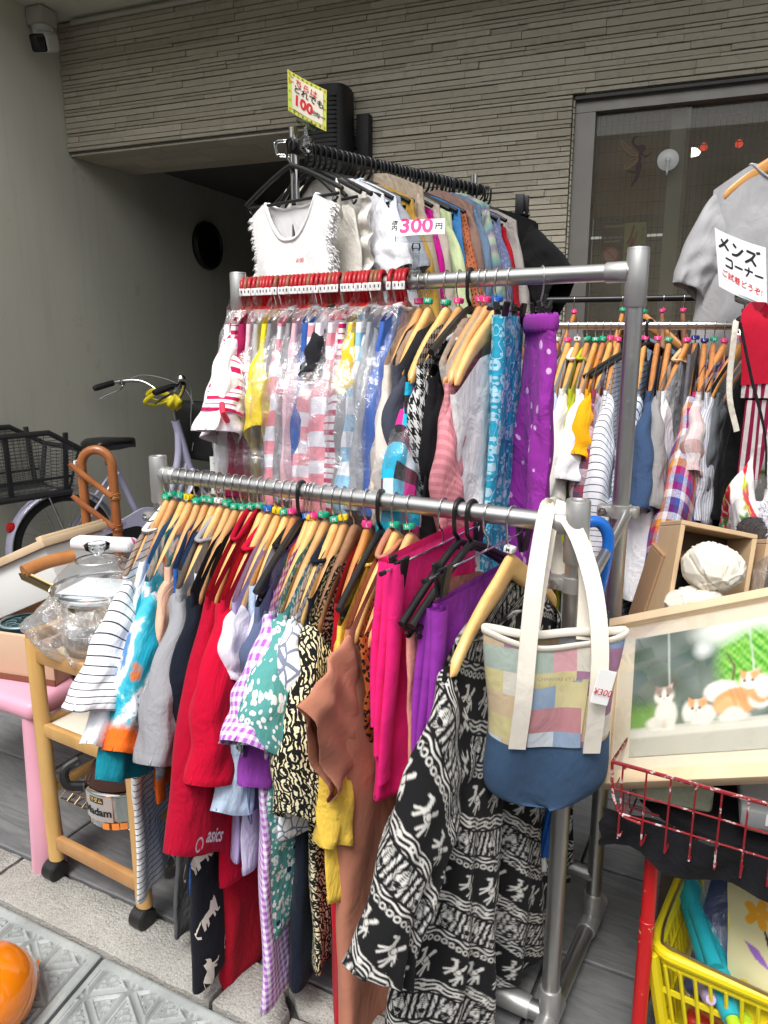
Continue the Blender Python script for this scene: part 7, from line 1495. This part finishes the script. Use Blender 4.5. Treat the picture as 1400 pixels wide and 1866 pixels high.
# framed kitten photograph
e1 = Vector((.9047, -.1271, .4067)); e2 = Vector((-.1661, .7738, .6113))
pf = thing('framed_picture', 'pale wood framed photograph of four kittens leaning in the red cart', 'picture'); pf.matrix_world = frame_mat((-.261, 1.136, .546), e1, e2)
FW_, FH_ = .47, .322
M_PF = wood('blond_frame', (.60, .43, .27), (.69, .53, .36), 12, (1, .3, 1), .45, .15)
for c, d in (((FW_ / 2, .011, 0), (FW_, .022, .026)), ((FW_ / 2, FH_ - .009, 0), (FW_, .018, .026)), ((.009, FH_ / 2, 0), (.018, FH_ - .0402, .026)), ((FW_ - .009, FH_ / 2, 0), (.018, FH_ - .0402, .026))): part('frame_bar', box(c, d, .002), M_PF, pf)
part('backing', box((FW_ / 2, FH_ / 2, -.009), (FW_ - .03, FH_ - .03, .004)), plain('brown_board', (.25, .17, .10), .8), pf); part('mat_board', box((FW_ / 2, FH_ / 2, -.003), (FW_ - .034, FH_ - .036, .003)), plain('cream_mat', (.72, .64, .49), .7, vary=.03), pf)
px0, px1, py0, py1 = .050, .42, .048, .274
pn = Paint(370, 226, px1 - px0, py1 - py0, (.30, .33, .30)); X, Y = pn.X + px0, pn.Y + py0; rg = np.random.default_rng(5)
def sm(seed, fx, fy): r = np.random.default_rng(seed); return sum(np.sin(X * r.uniform(.4, 1) * fx * r.choice([-1, 1]) + Y * r.uniform(.4, 1) * fy + r.uniform(0, 6)) for _ in range(7)) / 7
blur = sm(1, 90, 110)[..., None]; pn.a = np.array([.13, .17, .14]) + np.clip(blur, -1, 1) * .10 + np.zeros_like(pn.a); pn.a = pn.a * (1 - .35 * (X < .17)[..., None] * 0)
fg = np.clip((X - .185 + .02 * sm(2, 60, 90)) / .03, 0, 1)[..., None] * np.clip((Y - .13) / .03, 0, 1)[..., None]; leaf = np.array([.17, .47, .035]) + .22 * np.clip(sm(3, 420, 460) + sm(4, 900, 700), -1, 1)[..., None] * np.array([.9, 1, .5]); pn.a = pn.a * (1 - fg) + leaf * fg
lg = np.clip((.150 - Y + .01 * sm(6, 100, 60)) / .03, 0, 1)[..., None] * np.clip((.14 - X) / .05, 0, 1)[..., None]; pn.a = pn.a * (1 - lg * .8) + np.array([.22, .42, .08]) * lg * .8
for cx, cy_, rx_, ry_, s in ((.20, .262, .035, .022, .03), (.26, .278, .05, .02, .03), (.315, .26, .03, .03, .03), (.175, .23, .012, .012, .02)): pn.ell(cx - px0, cy_ - py0, rx_, ry_, (.82, .86, .80), soft=s)
L_ = lambda *a: [(x - px0, y - py0) for x, y in a]
for a_, b_ in (((.113, .274), (.118, .16)), ((.251, .274), (.257, .16))): pn.line(L_(a_, b_), .0012, (.62, .68, .62), .003)
pn.line(L_((.222, .165), (.226, .19), (.215, .215)), .0018, (.14, .09, .05), .002)
# sill and lower mat
pn.put(Y - (.098 + (X - .05) * .012), (.64, .63, .54), .002); pn.put(Y - .080 - (X - .05) * .012, (.47, .46, .38), .002)
W_, O_, DK, PK_ = (.83, .79, .70), (.72, .36, .14), (.12, .09, .07), (.75, .45, .38)
E = lambda x, y, a, b, c, r=0, s=.005: pn.ell(x - px0, y - py0, a, b, c, r, s)
def face(x, y, top, k=1.0, lk=0):
    pn.poly(L_((x - .013 * k, y + .006 * k), (x - .016 * k, y + .021 * k), (x - .004 * k, y + .014 * k)), top, .002); pn.poly(L_((x + .013 * k, y + .006 * k), (x + .015 * k, y + .022 * k), (x + .003 * k, y + .014 * k)), PK_, .002)
    E(x, y, .0165 * k, .0145 * k, W_); E(x - .006 * k, y + .008 * k, .009 * k, .007 * k, top); E(x + .007 * k, y + .008 * k, .009 * k, .007 * k, top); E(x + lk, y + .001, .004 * k, .012 * k, W_, s=.003); E(x + lk, y - .006 * k, .007 * k, .005 * k, W_)
    for s in (-1, 1): E(x + s * .006 * k + lk, y + .000, .0026 * k, .0024 * k, DK, s=.0012)
    E(x + lk, y - .0045 * k, .0018 * k, .0013 * k, (.6, .25, .22), s=.001)
E(.112, .118, .0195, .027, W_); E(.098, .104, .020, .012, W_); E(.110, .1, .005, .010, (.74, .68, .58)); E(.122, .099, .006, .008, W_); face(.108, .152, (.32, .25, .20), 1.05)
E(.205, .148, .030, .020, W_); E(.150, .118, .010, .018, W_); E(.176, .112, .020, .017, W_); face(.165, .124, O_, 1.0, -.002); E(.160, .101, .006, .005, W_); E(.18, .101, .007, .005, W_)
E(.226, .128, .036, .024, O_, .12); E(.214, .122, .020, .016, (.80, .47, .22)); E(.222, .108, .016, .012, W_); E(.207, .103, .010, .006, W_); E(.236, .103, .010, .005, W_); face(.262, .128, O_, 1.05, .006); E(.264, .132, .012, .010, (.68, .33, .13)); face(.250, .162, O_, 1.02, -.003); E(.268, .150, .012, .02, W_)
for (x, y) in ((.222, .135), (.230, .139), (.238, .137)): E(x, y, .0018, .010, (.58, .26, .09), .3)
E(.33, .12, .04, .028, W_); face(.315, .152, O_, 1.0)
fur = (sm(11, 900, 500) + sm(12, 1500, 900) + sm(13, 500, 1300))[..., None] * .035; lum = pn.a.mean(2, keepdims=True); catm = np.clip((lum - .28) * 3, 0, 1) * ((Y > .094) & (Y < .20))[..., None]
pn.a = pn.a * (1 + catm * (fur + .10 * np.clip((Y - .135) / .03, -1.6, 1)[..., None] - .08 * sm(14, 160, 220)[..., None]))
for _k in range(2): pn.a = (pn.a * 2 + np.roll(pn.a, 1, 0) + np.roll(pn.a, -1, 0) + np.roll(pn.a, 1, 1) + np.roll(pn.a, -1, 1)) / 6
nn = (rg.random((226, 370, 1)) - .5) * .03; pn.a = np.clip(pn.a + nn, 0.01, .9)
nx, ny = 300, 190; gx, gy = np.meshgrid(np.linspace(px0, px1, nx), np.linspace(py0, py1, ny)); V = np.stack([gx, gy, 0 * gx + .0003], -1).reshape(-1, 3)
t = NT('photo_print'); MP = t.principled(t.attr('Col'), .5, 0, .4); part('photograph', (V, gridf(nx, ny)), MP, pf, 0, None, pn.at(V[:, 0] - px0, V[:, 1] - py0))
part('glass', box((FW_ / 2, FH_ / 2, .004), (FW_ - .036, FH_ - .04, .002)), clear_glass('picture_glass', (.99, .99, .99), .05, .45), pf, 0)

# low table behind the cart carrying boxed goods
lt_ = thing('side_table', 'dark wooden side table under the boxed goods behind the picture', 'table', (.10, 1.62, 0)); M_DKW = wood('dark_table', (.05, .03, .02), (.10, .06, .04), 14)
part('table_top', box((0, 0, .665), (.62, .36, .03), .004), M_DKW, lt_)
for x in (-.28, .28):
    for y in (-.15, .15): part('leg', box((x, y, .325), (.035, .035, .65), .003), M_DKW, lt_)
def tray(nm, lab, ctr, ex, ey, w, h, d, th, mat, inner=None, rot=0):
    b = thing(nm, lab, 'box'); b.matrix_world = frame_mat(ctr, ex, ey)
    for c, s in (((0, h / 2 - th / 2, -d / 2), (w, th, d)), ((0, -h / 2 + th / 2, -d / 2), (w, th, d)), ((-w / 2 + th / 2, 0, -d / 2), (th, h - 2 * th - .0004, d)), ((w / 2 - th / 2, 0, -d / 2), (th, h - 2 * th - .0004, d))): part('wall', box(c, s, .0012, 1), mat, b)
    part('bottom', box((0, 0, -d + .003), (w - 2 * th - .0004, h - 2 * th - .0004, .005)), inner or mat, b); return b
M_BOXW = wood('plain_box_wood', (.52, .36, .20), (.64, .47, .29), 14, (1, .3, 1), .6, 0)
exb, eyb = (.86, .50, -.20), (.20, .02, .96)
tray('wooden_box', 'open plain wood box holding two crumpled paper parcels', (-.160, 1.478, .815), exb, (.12, .38, .90), .150, .225, .10, .009, M_BOXW, plain('dark_inside', (.10, .07, .05), .8))
def paper_ball(lab, c, r, sq, seed):
    rr = np.random.default_rng(seed); n1, n2 = 110, 70; V = []
    th_ = np.linspace(0, 2 * np.pi, n1, endpoint=False); ph_ = np.linspace(.02, np.pi - .02, n2); P, Tm = np.meshgrid(ph_, th_, indexing='ij'); D = np.stack([np.sin(P) * np.cos(Tm), np.sin(P) * np.sin(Tm), np.cos(P)], -1).reshape(-1, 3); rad_ = np.ones(len(D))
    for k in range(150):
        d = rr.normal(size=3); d /= np.linalg.norm(d); rad_ = np.minimum(rad_, rr.uniform(.80, 1.0) / np.maximum(D @ d, .05))
    for k in range(22):
        d = rr.normal(size=3); d /= np.linalg.norm(d); rad_ += rr.choice([-.035, .03]) * np.exp(-((D @ d - rr.uniform(-.6, .6)) / .035) ** 2) * (D @ np.roll(d, 1) > -.2)
    V = D * (rad_ * r)[:, None] * np.array(sq); b = thing('paper_parcel', lab, 'parcel', c, rr.uniform(0, 3)); part('wrapping', (V, gridf(n1, n2, cu=True)), plain('newsprint', (.72, .68, .58), .8, vary=.05, bump=.5, bscale=45), b, 40); return b
paper_ball('larger crumpled paper parcel at the top of the plain wood box', (-.155, 1.452, .858), .085, (.80, .72, .62), 2); paper_ball('lower crumpled paper parcel at the bottom of the plain wood box', (-.172, 1.425, .785), .085, (.78, .70, .56), 5)
tray('brown_carton', 'opened brown carton with a black tray beside the wood box', (-.238, 1.505, .770), exb, eyb, .075, .17, .07, .006, plain('brown_card', (.38, .24, .13), .8))
bt = thing('black_tray', 'black rounded tray standing in the brown carton', 'tray'); bt.matrix_world = frame_mat((-.228, 1.492, .765), exb, eyb); part('shell', box((0, 0, 0), (.052, .145, .035), .012, 4), plain('black_gloss_tray', (.01, .01, .01), .15), bt); part('grey_pad', box((.004, -.03, .0185), (.028, .07, .004), .001), plain('grey_pad', (.4, .4, .42), .7), bt)
tray('second_wooden_box', 'plain wood box with plastic wrapped dark goods right of the paper parcels', (-.012, 1.560, .790), exb, (.12, .38, .90), .16, .20, .09, .009, M_BOXW, plain('dark_inside', (.10, .07, .05), .8))
wp = thing('wrapped_goods', 'dark maroon goods in clear plastic inside the second wood box', 'parcel', (-.01, 1.535, .785)); part('goods', xf(box((0, 0, 0), (.10, .05, .14), .02, 3), (0, 0, 0), (rad(-20), 0, rad(30))), plain('maroon', (.10, .02, .02), .5), wp)
V, F_ = lathe([(.03, -.09), (.075, -.06), (.085, 0), (.08, .06), (.05, .10), (.02, .12)], 50); V = V * np.array([1, .6, 1]) + .006 * np.sin(V[:, [2, 0, 1]] * 90); part('plastic_cover', (V, F_), plastic_film('wrap_film', (.97, .98, .99), .16, 24, .10, .10, .7), wp, 180)

# ================================================================== BAGS AT THE END OF THE MENSWEAR RAIL
hx = Vector((-.178, 1.86, 1.31))
ap = thing('striped_apron', 'red topped burgundy and white striped bag hanging by a broad strap', 'bag', hx, rad(25)); M_RC = solid((.48, .012, .035), wrinkle=.2); M_BST = fabric('burgundy_stripe', P_stripe(.0165, .5, (.62, .56, .55), (.22, .012, .05), 'u'))
ribbon([(.030, .0, -.02), (.012, -.012, .012), (.008, -.022, -.01), (.016, -.026, -.08), (.020, -.026, -.135)], .062, (0, -1, 0), M_RC, ap, 'strap'); ribbon([(-.024, .004, .0), (-.030, -.01, -.02), (-.030, -.012, -.15), (-.005, -.012, -.24)], .012, (0, -1, 0), solid((.76, .72, .62)), ap, 'cord')
def panel(par, nm, x0, x1, z0, z1, y, mat, amp=.006, nx=16, nz=20, uvs=1): 
    V = np.array([(x0 + (x1 - x0) * i / (nx - 1), y + amp * math.sin(i * 1.1 + j * .15), z0 + (z1 - z0) * j / (nz - 1)) for j in range(nz) for i in range(nx)]); return part(nm, (V, gridf(nx, nz)), mat, par, 180, np.c_[V[:, 0] * uvs, V[:, 2]])
panel(ap, 'band', -.008, .050, -.165, -.135, -.024, M_BST, .002); panel(ap, 'front', .005, .13, -.48, -.17, -.02, M_BST); panel(ap, 'back', .0, .13, -.48, -.17, .03, M_BST)
rg_ = thing('rope_bag', 'black cloth bag with twisted rope strap beside the striped bag', 'bag', (-.165, 1.93, 1.25), rad(15)); cl = Cloth(L=.40, sw=.04, W=[(0, .04), (.3, .06), (1, .07)], drop=.02, ns=0, th=.04, fold=.012, k=5, seed=9); V, F_, UV = cl.body(48, 30); part('body', (V, F_), solid((.010, .010, .011)), rg_, 180, UV)
for o_ in (0, math.pi): part('rope', tube([(.035 + .012 * t + .004 * math.cos(40 * t + o_), -.055 + .004 * math.sin(40 * t + o_), .06 - .36 * t) for t in np.linspace(0, 1, 60)], .005, 7), plain('black_rope', (.012, .012, .013), .8), rg_)
tk = thing('teal_pouch', 'teal strip of a pouch behind the rope bag', 'pouch', (-.155, 1.92, 1.06), rad(20)); panel(tk, 'cloth', -.02, .03, -.14, .14, 0, solid((.01, .20, .18)))
sb = thing('strawberry_bag', 'white cloth bag printed with red strawberries and green leaves', 'bag', (-.120, 1.735, 1.03), rad(24))
cl = Cloth(L=.25, sw=.055, W=[(0, .03), (.2, .075), (.6, .10), (1, .085)], drop=.10, ns=0, th=.05, fold=.010, k=5, seed=2); V, F_, UV = cl.body(150, 110)
pb = Paint(420, 300, .70, .30, (.80, .79, .77)); rq = random.Random(6)
for k in range(85):
    x, y, r = rq.uniform(0, .7), rq.uniform(0, .3), rq.uniform(.018, .026); a = rq.uniform(-1, 1)
    pb.ell(x, y, r * .8, r, (.62, .02, .04), a)
    for j in range(5): pb.ell(x + r * .95 * math.sin(-a) + .010 * math.cos(j * 1.26), y + r * .95 * math.cos(a) + .010 * math.sin(j * 1.26), .010, .005, [(.45, .50, .04), (.10, .30, .05)][k % 2], j * 1.26)
part('body', (V, F_), painted('berry_print', .85), sb, 180, None, pb.at(np.mod(UV[:, 0], .7), np.mod(UV[:, 1], .3)))
ribbon([(.01, -.03, -.06), (.0, -.02, .05), (-.02, .03, .16), (-.03, .10, .27)], .022, (1, -.3, 0), solid((.012, .012, .013)), sb)
pd = thing('panda_toy', 'fluffy white toy with black ear in clear plastic', 'toy', (-.060, 1.70, .90), rad(20)); rr = np.random.default_rng(3)
def fluff(nm, c, r, mat, par, n=700):
    V, F_ = lathe([(r * math.sin(a), -r * math.cos(a)) for a in np.linspace(.02, math.pi - .02, 22)], 30); V = V + np.array(c); o = part(nm, (V, F_), mat, par, 180)
    D = rr.normal(size=(n, 3)); D /= np.linalg.norm(D, axis=1)[:, None]; P0 = D * r + c; P1 = P0 + (D + rr.normal(size=(n, 3)) * .5) * r * .16; S = np.cross(D, rr.normal(size=(n, 3))); S /= np.linalg.norm(S, axis=1)[:, None]; q = np.stack([P0 - S * r * .03, P0 + S * r * .03, P1], 1).reshape(-1, 3)
    part('fur', (q, [(3 * i, 3 * i + 1, 3 * i + 2) for i in range(n)]), mat, o, 0, kind='stuff')
M_WF = plain('white_plush', (.72, .74, .78), .95); M_BF = plain('black_plush', (.012, .012, .014), .95)
fluff('head', (0, 0, 0), .055, M_WF, pd, 1200); fluff('ear', (-.062, -.020, -.012), .030, M_BF, pd, 500); fluff('body', (.02, .01, -.09), .06, M_WF, pd, 900)
V, F_ = lathe([(.02, -.16), (.075, -.12), (.092, -.04), (.09, .03), (.06, .075), (.03, .10)], 50); V = V * np.array([1.15, .9, 1]) + .006 * np.sin(V[:, [2, 0, 1]] * 70); part('plastic_cover', (V, F_), M_FILM, pd, 180)

# ================================================================== YELLOW BASKET OF TOYS
yb = thing('yellow_basket', 'yellow plastic shopping basket standing under the red wire cart', 'basket', (-.165, 1.19, 0), rad(-3)); M_YE = plain('yellow_plastic', (.70, .58, .012), .35, vary=.06)
bw_, bd_, bh = .44, .30, .232
def lerp3(a, b, t): return tuple(a[i] + (b[i] - a[i]) * t for i in range(3))
cor_t = [(0, 0, bh), (bw_, 0, bh), (bw_, bd_, bh), (0, bd_, bh)]; cor_b = [(.035, .03, .01), (bw_ - .035, .03, .01), (bw_ - .035, bd_ - .03, .01), (.035, bd_ - .03, .01)]
def rrect(x0, y0, x1, y1, z, r, n=6):
    out = []
    for cx, cy_, a0 in ((x1 - r, y1 - r, 0), (x0 + r, y1 - r, 1), (x0 + r, y0 + r, 2), (x1 - r, y0 + r, 3)): out += [(cx + r * math.cos((a0 + k / n) * math.pi / 2), cy_ + r * math.sin((a0 + k / n) * math.pi / 2), z) for k in range(n + 1)]
    return out
part('rim', join(tube(rrect(0, 0, bw_, bd_, bh, .035), .0105, 10, closed=True, flat=(1, 1)), tube(rrect(.006, .006, bw_ - .006, bd_ - .006, bh - .022, .032), .006, 8, closed=True)), M_YE, yb)
for i in range(4):
    a, b, c, d = cor_t[i], cor_t[(i + 1) % 4], cor_b[i], cor_b[(i + 1) % 4]; L = math.dist(a, b); n = int(L / .024)
    for k in range(1, n): part('slat', tube([lerp3(a, b, k / n)[:2] + (bh - .02,), lerp3(c, d, k / n)], .0035, 6), M_YE, yb)
    for f in (.35, .68): part('band', beam(lerp3(a, c, f), lerp3(b, d, f), .005, .009), M_YE, yb)
    part('corner', tube([lerp3(a, c, .03), lerp3(a, c, 1)], .012, 8), M_YE, yb)
part('floor', box((bw_ / 2, bd_ / 2, .010), (bw_ - .06, bd_ - .05, .006)), M_YE, yb)
part('wire_handle', tube(smooth_path([(.012, .235, bh + .012), (.006, .15, bh + .012), (.010, .03, bh + .013), (.04, .005, bh + .013), (.20, -.006, bh + .013), (.26, -.002, bh + .010), (.42, -.006, bh + .013)], 6), .0026, 8), metal('brass_wire', (.55, .42, .25), .35), yb)
for y in (.235, .275): part('hinge', tube([(.0, y, bh - .005), (.0, y, bh + .02)], .008, 8), M_YE, yb)
wg = thing('water_gun', 'turquoise toy water gun lying in the yellow basket', 'toy', (-.085, 1.30, .19), rad(-62), rot=(rad(20), rad(12), rad(-64))); M_TQ = plain('turquoise_plastic', (.02, .36, .44), .3)
part('barrel', join(tube([(-.13, 0, 0), (-.12, 0, 0), (.02, 0, 0), (.09, 0, .0), (.13, 0, 0)], [.018, .026, .028, .022, .016], 18), tube([(-.06, 0, .026), (.06, 0, .026)], .014, 12)), M_TQ, wg); part('grip', tube(smooth_path([(-.08, 0, -.015), (-.10, 0, -.06), (-.11, 0, -.09)], 4), .018, 12), M_TQ, wg); part('trigger_guard', tube(smooth_path([(-.02, 0, -.02), (-.02, 0, -.06), (-.06, 0, -.065), (-.09, 0, -.045)], 5), .006, 8), M_TQ, wg); part('nozzle', tube([(.13, 0, 0), (.155, 0, 0)], .011, 12), plain('lime_plastic', (.42, .62, .03), .3), wg)
lp = thing('lime_toy', 'lime green toy tube in the yellow basket', 'toy', (-.03, 1.235, .14), 0, rot=(rad(70), 0, rad(30))); part('tube', lathe([(.0, -.05), (.018, -.05), (.020, -.04), (.016, .04), (.012, .05), (0, .05)], 18), plain('lime_plastic', (.42, .62, .03), .3), lp)
lv = thing('lilac_toy', 'pale lilac toy stick in the yellow basket', 'toy', (-.075, 1.235, .15), 0, rot=(rad(55), rad(20), 0)); part('stick', lathe([(0, -.06), (.010, -.058), (.013, -.04), (.013, .04), (.008, .055), (0, .058)], 16), plain('lilac_plastic', (.52, .40, .66), .35), lv)
bu = thing('blue_packet', 'dark blue folded cloth in a clear packet inside the yellow basket', 'packet', (-.055, 1.34, .235), 0, rot=(rad(50), rad(-12), rad(-20))); V, F_ = box((0, 0, 0), (.10, .30, .03), .012, 4); part('cloth', (V + .004 * np.sin(V[:, [1, 2, 0]] * 60), F_), plain('navy_pack', (.012, .035, .14), .5, vary=.4, vscale=22), bu, 180); V, F_ = box((0, 0, 0), (.115, .34, .042), .014, 5); part('plastic_cover', (V + .004 * np.sin(V[:, [1, 2, 0]] * 95), F_), M_FILM, bu, 180)
fl = thing('flower_packet', 'yellow packet printed with orange flower and violet leaves', 'packet', (.020, 1.275, .27), 0, rot=(rad(58), rad(-16), rad(-10))); pq = Paint(160, 340, .16, .34, (.66, .62, .36)); pq.put(pq.Y - .075, (.72, .55, .02), .002); pq.put(.30 - pq.Y, (.28, .09, .02), .004)
pq.line([(.09, .05), (.08, .13), (.065, .19)], .0022, (.05, .03, .02)); pq.poly([(.078, .12), (.055, .15), (.03, .16), (.05, .135)], (.30, .14, .48)); pq.poly([(.075, .12), (.10, .15), (.115, .19), (.09, .16)], (.30, .14, .48))
for k in range(5): pq.ell(.058 + .016 * math.cos(k * 1.257), .205 + .013 * math.sin(k * 1.257), .013, .008, (.80, .38, .03), k * 1.257)
pq.ell(.03, .09, .012, .010, (.72, .52, .03)); pq.ell(.135, .24, .014, .008, (.30, .12, .4)); pq.ell(.02, .25, .012, .008, (.7, .5, .05))
nx, ny = 90, 180; gx, gy = np.meshgrid(np.linspace(0, .16, nx), np.linspace(0, .34, ny)); V = np.stack([gx - .08, gy - .17, .018 * np.sin(np.pi * gx / .16) + .002 * np.sin(gy * 60 + gx * 30)], -1).reshape(-1, 3); part('printed_front', (V, gridf(nx, ny)), painted('flower_pack', .35, .5, 0), fl, 180, None, pq.at(gx.ravel(), gy.ravel())); V2 = V.copy(); V2[:, 2] *= -.4; V2[:, 2] -= .001; part('packet_back', (V2, gridf(nx, ny)[::1]), plain('packet_back', (.6, .5, .1), .4), fl, 180)
for k, (nm, c) in enumerate((('scarlet', (.55, .04, .02)), ('amber', (.7, .35, .02)), ('black', (.02, .02, .022)), ('orange', (.7, .18, .02)))):
    q = thing('toy_block', nm + ' plastic toy piece at the bottom of the yellow basket', 'toy', (-.07 + k * .085, 1.28 + .04 * (k % 2), .05), rad(25 * k)); part('shell', join(box((0, 0, 0), (.07, .08, .05), .012, 3), lathe([(0, .025), (.018, .025), (.018, .035), (0, .036)], 14)), plain(nm + '_toy', c, .3), q)
